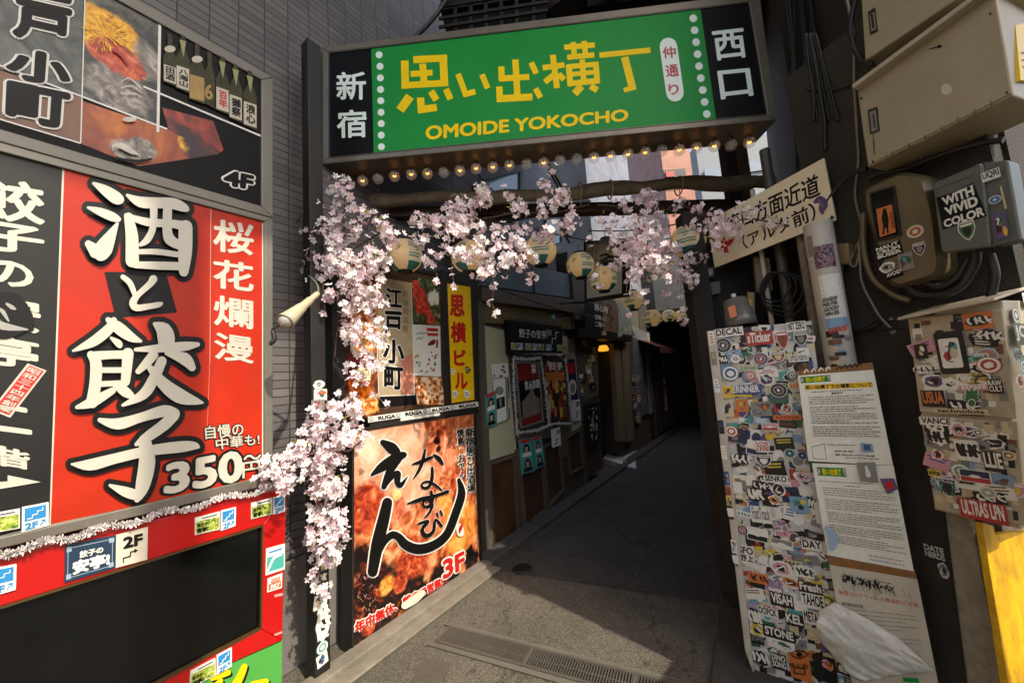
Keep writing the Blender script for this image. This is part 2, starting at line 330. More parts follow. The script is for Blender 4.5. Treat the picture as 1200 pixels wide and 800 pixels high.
# ground -----------------------------------------------------------
def asphalt(name, base, bright):
    m = mat(name, base, 0.9, var=0); t = m.node_tree; L = t.links.new; b = t.nodes['Principled BSDF']
    tc = t.nodes.new('ShaderNodeTexCoord')
    v = t.nodes.new('ShaderNodeTexVoronoi'); v.inputs['Scale'].default_value = 170; L(tc.outputs['Object'], v.inputs['Vector'])
    n = t.nodes.new('ShaderNodeTexNoise'); n.inputs['Scale'].default_value = 2.2; n.inputs['Detail'].default_value = 9; n.inputs['Roughness'].default_value = 0.7; L(tc.outputs['Object'], n.inputs['Vector'])
    r = t.nodes.new('ShaderNodeValToRGB'); r.color_ramp.elements[0].color = lin(*base); r.color_ramp.elements[1].color = lin(*bright)
    r.color_ramp.elements[0].position = 0.3; r.color_ramp.elements[1].position = 0.95; L(v.outputs['Color'], r.inputs[0])
    mr = t.nodes.new('ShaderNodeMapRange'); mr.inputs[1].default_value = 0.3; mr.inputs[2].default_value = 0.7; mr.inputs[3].default_value = 0.6; mr.inputs[4].default_value = 1.2; L(n.outputs[0], mr.inputs[0])
    vm = t.nodes.new('ShaderNodeVectorMath'); vm.operation = 'SCALE'; L(r.outputs[0], vm.inputs[0]); L(mr.outputs[0], vm.inputs['Scale']); v2 = t.nodes.new('ShaderNodeTexVoronoi'); v2.inputs['Scale'].default_value = 5.5; L(tc.outputs['Object'], v2.inputs['Vector'])
    n4 = t.nodes.new('ShaderNodeTexNoise'); n4.inputs['Scale'].default_value = 1.1; n4.inputs['Detail'].default_value = 10; n4.inputs['Roughness'].default_value = .75; L(tc.outputs['Object'], n4.inputs['Vector'])
    g1 = t.nodes.new('ShaderNodeMapRange'); g1.inputs[1].default_value = .09; g1.inputs[2].default_value = .13; g1.inputs[3].default_value = .62; g1.inputs[4].default_value = 1; L(v2.outputs['Distance'], g1.inputs[0])
    g2 = t.nodes.new('ShaderNodeMapRange'); g2.inputs[1].default_value = .53; g2.inputs[2].default_value = .60; g2.inputs[3].default_value = 1; g2.inputs[4].default_value = .72; L(n4.outputs[0], g2.inputs[0])
    ve = t.nodes.new('ShaderNodeTexVoronoi'); ve.feature = 'DISTANCE_TO_EDGE'; ve.inputs['Scale'].default_value = .75; nd = t.nodes.new('ShaderNodeVectorMath'); nd.operation = 'MULTIPLY_ADD'; nd.inputs[1].default_value = (.5, .5, .5); L(n.outputs['Color'], nd.inputs[0]); L(tc.outputs['Object'], nd.inputs[2]); L(nd.outputs[0], ve.inputs['Vector'])
    g3 = t.nodes.new('ShaderNodeMapRange'); g3.inputs[1].default_value = .002; g3.inputs[2].default_value = .007; g3.inputs[3].default_value = .45; g3.inputs[4].default_value = 1; L(ve.outputs['Distance'], g3.inputs[0])
    q1 = t.nodes.new('ShaderNodeMath'); q1.operation = 'MULTIPLY'; L(g1.outputs[0], q1.inputs[0]); L(g2.outputs[0], q1.inputs[1]); q2 = t.nodes.new('ShaderNodeMath'); q2.operation = 'MULTIPLY'; L(q1.outputs[0], q2.inputs[0]); L(g3.outputs[0], q2.inputs[1])
    vf = t.nodes.new('ShaderNodeVectorMath'); vf.operation = 'SCALE'; L(vm.outputs[0], vf.inputs[0]); L(q2.outputs[0], vf.inputs['Scale']); L(vf.outputs[0], b.inputs['Base Color'])
    n2 = t.nodes.new('ShaderNodeTexNoise'); n2.inputs['Scale'].default_value = 130; n2.inputs['Detail'].default_value = 3; L(tc.outputs['Object'], n2.inputs['Vector'])
    ad = t.nodes.new('ShaderNodeMath'); ad.operation = 'SUBTRACT'; L(n2.outputs[0], ad.inputs[0]); L(v.outputs['Distance'], ad.inputs[1])
    bu = t.nodes.new('ShaderNodeBump'); bu.inputs['Strength'].default_value = 0.9; bu.inputs['Distance'].default_value = 0.011; L(ad.outputs[0], bu.inputs['Height']); L(bu.outputs[0], b.inputs['Normal'])
    return m
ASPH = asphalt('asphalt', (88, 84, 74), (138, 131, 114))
ASPD = asphalt('shaded_asphalt', (66, 64, 61), (100, 96, 90))
CONC = mat('concrete', (124, 117, 104), 0.85, var=0.25, vs=9, dirt=0.4, dirtcol=(70, 66, 58), bump=0.5, bs=60)
CONCD = mat('dark_concrete', (70, 67, 62), 0.85, var=0.25, vs=9, dirt=0.4, bump=0.5, bs=60)
a = MB(); a.poly([(-60, -60, -.004), (60, -60, -.004), (60, 60, -.004), (-60, 60, -.004)], ASPH); a.build('ground', kind='structure')
# alley paving, a thin sheet beyond the seam, its colour darkened for alley shade
e0, e1, e2, e3 = gnd(567, 666), gnd(600, 676), gnd(846, 690), gnd(835, 800)
a = MB(); d_ = W0.u * 13
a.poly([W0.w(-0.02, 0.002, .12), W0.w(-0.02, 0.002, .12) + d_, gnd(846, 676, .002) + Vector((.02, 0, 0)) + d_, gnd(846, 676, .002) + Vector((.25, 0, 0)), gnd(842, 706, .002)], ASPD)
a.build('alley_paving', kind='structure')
# concrete ledge under the signs and kerb along the shops
a = MB()
a.box(W0.w(-3.2, 0, .0), W0.u * 3.22, W0.n * .11, Vector((0, 0, .045)), CONC)
a.box(W0.w(-3.2, 0, .113), W0.u * 3.22, W0.n * .10, Vector((0, 0, .018)), CONC)
a.build('sign_ledge', kind='structure', bevel=.006)
a = MB(); a.box(W0.w(.025, 0, -.08), W0.u * 9, W0.n * .19, Vector((0, 0, .05)), CONCD)
a.build('kerb', kind='structure', bevel=.008)
a = MB(); o_ = gnd(848, 676); u_ = Vector((math.sin(math.radians(32)), math.cos(math.radians(32)), 0)); s_ = Vector((u_.y, -u_.x, 0))
a.box(o_ - u_ * 1.3, u_ * 8, s_ * .5, Vector((0, 0, .03)), CONCD); a.build('right_kerb', kind='structure', bevel=.006)

# drain grate across the mouth of the alley
g0, g1 = gnd(528, 734), gnd(800, 803); gd = (g1 - g0).normalized(); gw = Vector((gd.y, -gd.x, 0)) * .165; gl = (g1 - g0).length + .5
t = thing('drain_grate', 'long steel slotted drain grate set in the sunlit asphalt', 'drain grate', g0)
a = MB(); a.poly([g0 + Vector((0, 0, .001)), g0 + gd * gl + Vector((0, 0, .001)), g0 + gd * gl + gw + Vector((0, 0, .001)), g0 + gw + Vector((0, 0, .001))], BLACK); a.build('trough_shade', t)  # flat black sheet stands in for the dark below the bars
a = MB(); gm = mat('grate_steel', (112, 108, 100), 0.5, 0.5, var=.25, dirt=.4)
for q in (Vector(), gw - gw.normalized() * .018): a.box(g0 + q, gd * gl, gw.normalized() * .018, Vector((0, 0, .012)), gm)
a.box(g0 + gw * .5, gd * gl, gw.normalized() * .006, Vector((0, 0, .008)), gm)
for i in range(3): a.box(g0 + gd * (i * .6 - .01) + gw.normalized() * .018, gd * .02, gw - gw.normalized() * .036, Vector((0, 0, .011)), gm)
a.build('grate_frame', t)
a = MB(); n_ = int(gl / .0155)
for i in range(n_): a.box(g0 + gd * (i * .0155 + .003) + gw.normalized() * .018, gd * .006, gw - gw.normalized() * .036, Vector((0, 0, .0095)), gm)
a.build('slot_bars', t)
a = MB(); rim = mat('grate_surround', (96, 92, 84), .85, var=.25, dirt=.3, bump=.4)
for q in (-gw.normalized() * .035, gw): a.box(g0 + q - gd * .05, gd * (gl + .05), gw.normalized() * .034, Vector((0, 0, .005)), rim)
a.build('concrete_surround', t)
# small covers
def cover_round(px, py, r):
    c = gnd(px, py); t = thing('manhole_cover', 'small round iron cover in the shaded alley paving', 'manhole cover', c)
    a = MB(); ir = mat('cast_iron', (40, 38, 36), .5, .4, var=.3); a.lathe([(0, .012), (r * .82, .012), (r * .84, .006), (r * .9, .006), (r * .92, .012), (r, .012), (r, 0)], c, ir, 28)
    a.build('iron_rim', t)
    a = MB()
    for i in range(-3, 4):
        for j in range(-3, 4):
            if i * i + j * j < 11: a.box(c + Vector((i * r * .22 - .008, j * r * .22 - .008, .012)), (.016, 0, 0), (0, .016, 0), (0, 0, .004), ir)
    a.build('raised_studs', t)
cover_round(612, 667, .085)
hc = [gnd(*p) for p in ((482, 800), (497, 770), (528, 776), (516, 806))]
t = thing('handhole_cover', 'square chequered iron hatch in the asphalt beside the ledge', 'hatch', hc[0])
a = MB(); a.prism(hc, Vector((0, 0, .006)), mat('hatch_iron', (92, 88, 80), .6, .2, var=.3, dirt=.4)); a.build('hatch_plate', t)
a = MB()
for i in range(1, 9):
    for j in range(1, 9):
        p = hc[0].lerp(hc[1], i / 9).lerp(hc[3].lerp(hc[2], i / 9), j / 9); s_ = .008 if (i + j) % 2 else .005
        a.box(p + Vector((-s_, -.003, .006)), (2 * s_, 0, 0), (0, .006, 0), (0, 0, .002), MATS['hatch_iron'])
a.build('tread_pattern', t)

# ---- left tiled building
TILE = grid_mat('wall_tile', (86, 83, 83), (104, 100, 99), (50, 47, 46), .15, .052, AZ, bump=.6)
GRAN = mat('speckled_granite', (112, 108, 104), .6, var=.5, vs=160, dirt=.3)
bl = thing('tiled_building', 'grey tiled building carrying the red signboards on the left', 'building', WT.w(-3, 0))
a = MB()
a.box(WT.w(-6, .62), WT.u * 6.03, -WT.n * .5, Vector((0, 0, 11)), TILE)
a.box(WT.w(.033, 3.15), WT.u * 2.4, -WT.n * .5, Vector((0, 0, 8.5)), TILE)
a.build('tiled_wall', bl)
a = MB(); a.box(WT.w(-6, 0, .02), WT.u * 6.03, -WT.n * .5, Vector((0, 0, .617)), GRAN); a.build('granite_plinth', bl, bevel=.006)
# upper windows over the alley
def window(face, q, parent, frame_m, glass_m, bar=0):
    a = MB(); c = (sum(p[0] for p in q) / 4, sum(p[1] for p in q) / 4); inn = [lerp(p, c, .1) for p in q]
    a.frame(face, q, inn, frame_m, .03, .05); f = a.build('window', parent)
    a = MB(); a.slab(face, inn, glass_m, .01, .02); a.build('pane', f)
    return f
SKYG = mat('sky_reflecting_glass', (120, 132, 140), .06, 0.0, var=.2, vs=2, spec=1.0)
window(WT, [(556, 213), (612, 200), (612, 236), (556, 247)], bl, DARKM, SKYG)
window(WT, [(640, 255), (659, 253), (659, 285), (640, 290)], bl, DARKM, SKYG)
# second, farther building on the left, with an outside stair between
b2 = thing('stair_building', 'far tiled block whose sunlit end shows past the log beam', 'building', WT.w(4.4, 0))
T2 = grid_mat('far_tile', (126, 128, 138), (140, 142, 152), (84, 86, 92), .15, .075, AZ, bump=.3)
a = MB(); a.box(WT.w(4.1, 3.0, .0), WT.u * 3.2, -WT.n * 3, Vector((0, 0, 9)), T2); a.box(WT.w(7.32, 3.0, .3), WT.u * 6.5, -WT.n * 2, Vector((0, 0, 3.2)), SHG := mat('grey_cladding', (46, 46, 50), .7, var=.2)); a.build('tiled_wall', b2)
a = MB(); q = W0.w(3.45, 3.0, -.4); dr = (WT.u * .9 + Vector((0, 0, -.75)))
for k in range(6):
    p = WT.w(2.6, 6.2 - k * .9, -.45); a.box(p, WT.u * 1.45 + Vector((0, 0, -.85)), Vector((0, 0, .09)), -WT.n * .05, DARKM)
    a.box(p + Vector((0, 0, .75)), WT.u * 1.45 + Vector((0, 0, -.85)), Vector((0, 0, .04)), -WT.n * .04, DARKM)
a.build('outside_stair', b2)

# ---- right building: alley wall, recess, dark corner wall, sunny return
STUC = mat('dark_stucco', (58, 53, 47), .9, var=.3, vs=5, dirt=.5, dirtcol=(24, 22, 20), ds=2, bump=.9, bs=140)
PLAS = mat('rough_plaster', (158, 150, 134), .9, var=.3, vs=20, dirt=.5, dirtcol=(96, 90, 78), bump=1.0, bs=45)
br = thing('corner_building', 'dark stucco corner building behind the meters and notices', 'building', (2.2, 3, 0))
A1 = Vector((1.32, 2.62, 0)); A2 = A1 + Vector((math.sin(math.radians(33)), math.cos(math.radians(33)), 0)) * 13
B0 = RW.w(-.04, 0); B1 = RW.w(-.49, 0); B2 = B1 + Vector((.94, .342, 0)) * 7; A3 = A2 + Vector((5, -2, 0))
H_ = Vector((0, 0, 10))
def wall(pts, m, nm, parent, z0=0, z1=10, th=.12):
    a = MB()
    for p, q in zip(pts, pts[1:]):
        d = (q - p).normalized(); n = Vector((-d.y, d.x, 0)) * th
        a.box(p + Vector((0, 0, z0)), q - p, n, Vector((0, 0, z1 - z0)), m)
    return a.build(nm, parent)
ALLD = mat('sooty_boards', (56, 50, 45), .8, var=.3, vs=6, bump=.3)
wall([A2, A1], mat('black_boards', (34, 31, 28), .8, var=.3, vs=6, bump=.3), 'alley_wall', br, z1=2.75)
C0 = B0 + Vector((.22, .55, 0))
wall([A1, C0, B0], MATS['black_boards'], 'recess_wall', br, z1=2.75)
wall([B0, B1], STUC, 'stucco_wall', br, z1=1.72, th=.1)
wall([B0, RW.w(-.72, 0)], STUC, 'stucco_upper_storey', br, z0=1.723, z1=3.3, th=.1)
K0, K1 = B0 - RW.n * .75 + RW.u * .4, B1 - RW.n * .6
KM = K0 + Vector((math.sin(math.radians(33)), math.cos(math.radians(33)), 0)) * 1.6
wall([A2 + Vector((1.2, -.8, 0)), KM], ALLD, 'upper_alley_wall', br, z0=2.6, z1=5.5)
wall([KM, K0], ALLD, 'upper_side_wall', br, z0=2.6)
wall([K0, K1], STUC, 'upper_stucco_wall', br, z0=2.6)
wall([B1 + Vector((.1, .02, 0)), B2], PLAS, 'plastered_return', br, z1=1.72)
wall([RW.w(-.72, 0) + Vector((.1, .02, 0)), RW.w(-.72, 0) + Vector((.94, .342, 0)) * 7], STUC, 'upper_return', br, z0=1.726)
a = MB(); a.slab(RW, [(1106, 596), (1136, 596), (1178, 815), (1134, 815)], PLAS, .03, .06); a.build('plaster_pilaster', br, bevel=.01)

# ---- unseen deck, corner pole and box added near the camera to shade the scene (outside the photo)
pn = Vector((W0.n.x, W0.n.y, 0)); pu = Vector((W0.u.x, W0.u.y, 0))
dk = thing('shade_block', 'unseen concrete storeys bridging over the street behind the viewer', 'building', pn * 1.7)
a = MB(); a.box(pn * 1.55 + pu * -4 + Vector((0, 0, 8.0)), pu * 6.3, pn * 1.2, Vector((0, 0, 4.6)), CONC); a.build('blocker', dk)
a = MB(); a.box(pn * -2.25 + pu * -3.4 + Vector((0, 0, 8.02)), pu * 5.6, pn * 3.75, Vector((0, 0, .25)), CONC); a.build('slab', dk)  # added overhead to cut skylight on the ground
a = MB(); a.box((1.6, -1.2, 8.25), (5.2, 0, 0), (0, .2, 0), (0, 0, 3.2), CONC); a.build('sign_shade_wall', dk)  # thin wall added to keep sun off the green sign
a = MB(); a.box(pn * 1.75 + pu * -3.9, pu * .5, pn * .6, Vector((0, 0, 8.0)), CONC); a.build('column', dk)
def pole(x, y, r, h, lab):
    a = MB(); a.lathe([(r * 1.05, 0), (r, 1), (r * .85, h)], (x, y, 0), CONC, 20, caps=True)
    a.build('shading_pole', loc=(x, y, 0), label=lab, cat='pole', group='utility poles in the street')
pole(2.28, .90, .115, 8, 'added unseen shade pole, round concrete, by the sunny corner, nearest to the right wall')  # unseen pole added so its edge casts the ground shadow line
pole(2.62, -2.48, .115, 11, 'round concrete utility pole standing behind the viewer, far from the right wall')
a = MB(); dv = Vector((.707, .707, 0)); ev = Vector((.707, -.707, 0)); c_ = Vector((1.72, 1.02, 0)); a.box(c_ - dv * .2, dv * .41, ev * .22, Vector((0, 0, 1.72)), GRAN); a.box(c_ - dv * .22 - ev * .02, dv * .45, ev * .26, Vector((0, 0, .06)), CONC)  # unseen box added to shade the ground at lower right
a.build('shade_box', loc=c_, label='unseen speckled grey box added for its shadow near the viewer at the right', cat='cabinet', bevel=.01)
a = MB(); a.box(W0.w(-17, 0, -.1), W0.u * 10.9, -W0.n * 3, Vector((0, 0, 13)), mat('bounce_render', (232, 224, 206), .8, var=.05))  # unseen pale block added to bounce sunlight onto the right-hand wall
a.build('bounce_building', loc=W0.w(-12, 0), label='tall cream rendered block added unseen behind the viewer to bounce sunlight rightward', cat='building')
# opposite side of the street
ob = MB(); ob.box((-14, -9, 0), (24, 0, 0), (0, -1, 0), (0, 0, 4.2), mat('pale_render', (150, 146, 138), .8)); ob.build('opposite_building', loc=(0, -9, 0), label='low pale rendered building across the street behind the viewer', cat='building')
# ================================================================ LEFT SIGNS
_p = W0.hit(319, 255, .17)
LS = Face(_p.x, _p.y, 31)
zb1, zb2, zb3, zb4 = Z(0, 0, .3), Z(0, 180, .3), Z(0, 380, .3), Z(0, 560, .3)
FRM = mat('sign_frame_grey', (116, 112, 102), .45, .35, dirt=.4, dirtcol=(90, 84, 74), var=.15)
# ---- upper menu signboard
t = thing('menu_signboard', 'upper signboard with food photographs and 4F, framed in grey metal', 'signboard', LS.hit(150, 100))
def midl(x): return 166 + .279 * x            # seam between upper and lower frames
a = MB(); a.frame(LS, [(-60, -130), (320, 91), (320, 255.2), (-60, midl(-60))], [(-50, -104), (306.5, 93.5), (306.5, 241.5), (-50, 136)], FRM, 0, .16); a.build('metal_frame', t, bevel=.004)
a = MB(); a.slab(LS, [(-52, -106), (307, 93), (307, 242), (-52, 136)], BLACK, -.012, .03)
DKS = [(.3, (16, 17, 15)), (.48, (52, 54, 48)), (.6, (96, 94, 82)), (.75, (60, 50, 44))]; H = lambda x, y: LS.hit(x, y, -.011)
FLW = [(.3, (130, 70, 8)), (.45, (214, 140, 14)), (.6, (240, 186, 30)), (.75, (250, 214, 80))]; PRW = [(.3, (90, 20, 12)), (.45, (176, 54, 24)), (.58, (214, 96, 50)), (.75, (236, 170, 130))]; ONN = [(.3, (70, 62, 58)), (.5, (130, 122, 112)), (.7, (196, 188, 176))]
SASH = blob_photo('sashimi_scene', DKS, [(H(140, 105), .10, ONN, 26), (H(165, 70), .09, ONN, 20), (H(118, 38), .105, FLW, 60), (H(134, 34), .07, FLW, 60), (H(136, 66), .07, PRW, 24), (H(150, 78), .055, PRW, 24), (H(118, 62), .04, PRW, 24)], t, 9, wob=.4)
TBL = blob_photo('table_scene_photo', [(.3, (120, 44, 12)), (.5, (158, 74, 20)), (.7, (196, 110, 34))], [(H(150, 177), .05, ONN, 30), (H(168, 174), .045, ONN, 30), (H(215, 152), .04, PRW, 40), (H(222, 170), .045, FLW, 50), (H(250, 180), .12, [(.4, (24, 12, 10)), (.6, (60, 20, 12))], 8)], t, 5, wob=.3)
K = -.011
a.ink(LS, [(-50, -104), (98, -22), (95, 113), (-50, 64)], photo_mat('fish_photo', [(.3, (34, 40, 36)), (.5, (74, 80, 72)), (.62, (92, 96, 84)), (.75, (120, 120, 104))], 7, dist=2.5), K)
a.ink(LS, [(100, -20), (187, 28), (186, 148), (96, 113)], SASH, K)
a.ink(LS, [(187, 28), (306, 93), (306, 160), (186, 112)], mat('bottle_backdrop', (12, 11, 10), .5, spec=.2), K)
a.ink(LS, [(-50, 66), (95, 114), (95, 168), (-50, 126)], mat('brown_photo', (120, 82, 54), .4, var=.3, vs=8), K)
a.ink(LS, [(95, 118), (196, 152), (255, 181), (162, 195), (96, 169)], TBL, K)
a.ink(LS, [(190, 126), (250, 142), (262, 176), (255, 181), (198, 153)], photo_mat('dim_red_photo', [(.35, (40, 14, 10)), (.55, (140, 40, 18)), (.7, (176, 70, 24))], 9), K)
# chrysanthemum, prawn and onions
PET = mat('petal_yellow', (226, 170, 24), .5, var=.3, vs=40); ORR = mat('prawn_orange', (200, 72, 28), .4, var=.3, vs=30); ONI = mat('onion_white', (196, 190, 176), .45, var=.2, vs=30)
for i in range(70):
    an, r = RND.random() * 6.28, RND.random() ** .5 * 24; x, y = 121 + r * math.cos(an) * 1.05, 40 + r * math.sin(an) * .85
    dx, dy = math.cos(an), math.sin(an); a.brush(LS, [[(x - dx * 2, y - dy * 2, .6), (x, y, 1.5), (x + dx * 3.5, y + dy * 3.5, .5)]], PET if i % 3 else MATS.get('petal_light') or mat('petal_light', (244, 206, 80), .5, var=.2, vs=40), k=K)
a.brush(LS, [[(133, 58, 3), (142, 64, 4), (150, 76, 2)]], mat('prawn_red', (170, 34, 22), .4), k=K)
mat('garlic_grey', (120, 112, 104), .5, var=.3, vs=25)
for i in range(3): a.brush(LS, [[(142, 96 + i * 7, 1), (152 + i * 3, 92 + i * 9, 1.4), (166, 104 + i * 5, .8)]], ONI, k=K)
for i in range(7): a.brush(LS, [[(164 - i * 1.5, 181, .6), (156 - i * 3.5, 174 - i * 1.4 + (i - 3) ** 2 * .5, 3.4), (150 - i * 3, 170 + i * 1.1, 1.2)]], ONI, k=K)
a.brush(LS, [[(136, 185, 2), (160, 189, 4), (178, 186, 2)]], INKB, k=K)
a.disc(LS, 152, 140, 8, ONI, K, ry=3)
GOLD = mat('gold_label', (150, 118, 56), .35, .2, var=.2, vs=30); LAB = mat('bottle_label', (186, 178, 160), .5, var=.12, vs=30)
BOT = mat('bottle_glass_print', (62, 60, 40), .45, spec=.2, var=.5, vs=30); GRN = mat('bottle_neck_tint', (140, 136, 84), .35)
for i, (x0, y0, x1, y1, lab, nk, cc) in enumerate(((640, 250, 688, 330, LAB, 'white', 'field'), (690, 255, 740, 356, LAB, 'g', ''), (741, 290, 800, 398, GOLD, 'white', ''), (800, 320, 838, 415, BOT, 's', ''), (845, 338, 893, 440, LAB, 'g', ''), (897, 368, 945, 472, LAB, 'g', ''), (952, 394, 1002, 500, LAB, 'g', ''))):
    xm = (x0 + x1) / 2; p = lambda x, y: zb1(x, y)
    a.ink(LS, ZL(p, [(x0 - 2, y0 - 30), (xm - 9, y0 - 66), (xm - 9, y0 - 120), (xm + 9, y0 - 112), (xm + 9, y0 - 60), (x1 + 2, y0 - 12), (x1 + 2, y1 + 10), (x0 - 2, y1 - 12)]), BOT, K)
    if nk == 'g': a.ink(LS, ZL(p, [(xm - 14, y0 - 100), (xm + 12, y0 - 92), (xm + 2, y0 - 30)]), GRN, K)
    if nk == 'white': a.disc(LS, *p(xm, y0 - 58), 6.5, LAB, K, ry=4)
    a.ink(LS, ZL(p, [(x0, y0), (x1, y0 + 17), (x1, y1), (x0, y1 - 16)]), lab, K)
for s_, q in (('田酒', (648, 258, 680, 322)), ('八海山', (700, 268, 732, 346)), ('百年', (856, 352, 884, 428)), ('獺祭', (906, 382, 937, 462)), ('浪心', (962, 406, 994, 490))):
    a.vtext(LS, s_, ZL(zb1, [(q[0], q[1]), (q[2], q[1] + 10), (q[2], q[3]), (q[0], q[3] - 10)]), REDP if s_ == '百年' else INKB, K, .03)
a.text(LS, '6', ZL(zb1, [(800, 330), (828, 336), (828, 392), (800, 386)]), GOLD, K, .03)
a.build('printed_panel', t)
a = MB()
for q in ((-50, 58, 95.5, 113, 1.8), (95.5, 113, 196, 151.5, 2), (168, 101.5, 306, 159.5, 2), (100, -20, 94.6, 168, 1.6), (187.3, 28, 185, 155, 3.4), (94.6, 168, -50, 125, 1.6)): a.bars(LS, [q], WHITE, k=-.009)
a.build('white_dividers', t)
a = MB()
for ch, q in (('江', (18, -52, 84, 0)), ('戸', (20, -2, 82, 50)), ('小', (12, 54, 82, 98)), ('町', (12, 96, 80, 146))):
    Q_ = [(q[0], q[1]), (q[2], q[1] + 14), (q[2] - 3, q[3] + 4), (q[0] - 2, q[3] - 10)]
    a.text(LS, ch, Q_, WHITE, -.008, .095); a.text(LS, ch, Q_, INKB, -.006, .05)
Q_ = ZL(zb1, [(882, 664), (988, 688), (984, 738), (880, 718)])
a.text(LS, '4F', Q_, WHITE, -.008, .13); a.text(LS, '4F', Q_, BLACK, -.006, .06)
a.build('lettering', t)

# ---- large red signboard
t = thing('red_signboard', 'large red and black signboard with white brush lettering and 350 yen', 'signboard', LS.hit(180, 400))
a = MB(); a.frame(LS, [(-60, midl(-60) + .4), (320, 255.8), (320, 567), (-60, 657)], [(-50, 164), (310, 259.5), (310, 558), (-50, 641)], FRM, .004, .17); a.build('metal_frame', t, bevel=.004)
SIGNR = mat('red_sign_sheet', (176, 38, 14), .42, spec=.25, var=.16, vs=3, dirt=.3, dirtcol=(140, 60, 40), ds=6, bump=.12, bs=9)
SIGNK = mat('black_sign_sheet', (24, 23, 21), .5, spec=.3, var=.2, vs=5, dirt=.15, dirtcol=(70, 66, 58))
SW = mat('sign_white', (188, 184, 170), .42, var=.06, dirt=.15, dirtcol=(180, 172, 150))
K = -.008
a = MB(); a.slab(LS, [(-52, 163), (311, 259), (311, 559), (-52, 642)], SW, K - .001, .02)
a.ink(LS, [(-50, 164), (73, 195.5), (57.5, 613), (-50, 640)], SIGNK, K); a.build('black_panel', t)
a = MB(); a.ink(LS, [(75.5, 197), (307, 258.8), (307, 550), (302, 561), (59.5, 614)], SIGNR, K); a.build('red_panel', t)
a = MB()
a.ink(LS, ZL(zb2, [(407, 462), (648, 462), (692, 620), (452, 642)]), INKB, K + .001)
a.bars(LS, [(247.2, 241.5, 246, 425, 1.0), (245.8, 425, 243, 500, .5)], mat('seam_pink', (206, 130, 110), .5), k=K + .001)
zs, zg = Z(60, 190, .2624), Z(60, 360, .29988)
SAKE = [[(190, 95, 14), (240, 125, 45), (290, 160, 55), (308, 168, 36)], [(165, 203, 12), (220, 222, 36), (275, 245, 40), (300, 255, 24)], [(295, 275, 14), (265, 330, 50), (235, 385, 80), (222, 412, 60)], [(166, 365, 32), (200, 398, 64)],
        [(340, 148, 14), (400, 178, 48), (480, 182, 48), (545, 185, 50), (590, 202, 40), (608, 212, 18)], [(345, 245, 40), (360, 330, 56), (362, 440, 60)], [(335, 238, 20), (430, 268, 36), (540, 275, 36), (600, 288, 46)],
        [(600, 290, 62), (598, 400, 62), (592, 490, 42)], [(375, 458, 30), (480, 462, 36), (585, 465, 36)], [(458, 205, 34), (455, 290, 30), (430, 345, 32), (400, 368, 18)], [(520, 205, 40), (518, 300, 42), (530, 345, 48), (570, 370, 40)], [(390, 400, 22), (470, 400, 26), (560, 412, 26)]]
TO = [[(320, 512, 22), (352, 540, 26), (374, 592, 22)], [(456, 522, 36), (440, 545, 30), (390, 590, 26), (366, 625, 34), (380, 650, 30), (440, 643, 26), (480, 636, 24), (494, 630, 12)]]
GYO = [[(245, 50, 24), (225, 85, 40), (170, 130, 40), (120, 155, 24), (85, 170, 8)], [(222, 48, 20), (260, 78, 46), (310, 115, 38), (350, 132, 12)], [(235, 120, 12), (262, 140, 28), (268, 150, 20)], [(155, 185, 30), (175, 220, 46), (172, 300, 46), (160, 370, 48)],
       [(165, 190, 36), (240, 185, 32), (300, 185, 34)], [(300, 180, 44), (295, 240, 40), (290, 290, 36)], [(190, 245, 22), (280, 245, 22)], [(180, 300, 22), (290, 295, 22)], [(100, 390, 14), (160, 370, 40), (240, 325, 26)], [(250, 300, 26), (290, 330, 40), (325, 352, 16)],
       [(405, 65, 16), (440, 90, 60), (450, 130, 66), (440, 150, 46)], [(330, 165, 14), (420, 160, 32), (520, 152, 36), (572, 145, 18)], [(400, 185, 38), (370, 220, 34), (340, 250, 22)], [(450, 180, 14), (520, 200, 48), (550, 235, 30)],
       [(432, 210, 38), (400, 280, 42), (360, 340, 40), (280, 382, 12)], [(385, 235, 24), (440, 300, 48), (500, 345, 58), (560, 365, 32), (592, 372, 8)]]
KO = [[(190, 440, 18), (260, 455, 44), (350, 430, 36), (440, 405, 46), (482, 415, 42)], [(480, 420, 44), (440, 460, 44), (370, 510, 38), (332, 535, 14)], [(365, 520, 48), (375, 600, 64), (356, 700, 54), (335, 752, 20)], [(230, 695, 12), (290, 720, 40), (340, 735, 40)], [(80, 612, 8), (150, 615, 44), (250, 590, 40), (380, 560, 40), (500, 545, 44), (556, 540, 32), (575, 545, 12)]]
for st, tf in ((SAKE, zs), (GYO, zg), (KO, zg)):
    a.brush(LS, st, INKB, tf, K + .002, grow=12.5)
for st, tf in ((SAKE, zs), (TO, zs), (GYO, zg), (KO, zg)):
    a.lay = 0; a.brush(LS, st, SW, tf, K + .0245)
a.build('brush_lettering', t)
a = MB(); a.lay = 0
for ch, q in (('桜', (838, 255, 990, 395)), ('花', (838, 410, 990, 538)), ('爛', (840, 552, 988, 684)), ('漫', (842, 698, 990, 818))):
    a.text(LS, ch, ZL(zb2, [(q[0], q[1]), (q[2], q[1] + 22), (q[2], q[3]), (q[0], q[3] - 18)]), SW, K + .002, .022)
for s_, q in (('自慢の', [(800, 398), (948, 382), (952, 432), (804, 448)]), ('中華も!', [(842, 444), (1012, 425), (1014, 468), (846, 490)]), ('350', [(655, 548), (940, 494), (944, 606), (648, 658)]), ('円', [(948, 540), (1014, 530), (1018, 592), (948, 600)]), ('～', [(952, 512), (1018, 502), (1018, 524), (952, 534)])):
    Q_ = ZL(zb3, q)
    a.text(LS, s_, Q_, INKB, K + .002, .1 if s_ == '350' else .08); a.text(LS, s_, Q_, SW, K + .006, .04 if s_ == '350' else .015)
a.build('small_lettering', t)
a = MB()
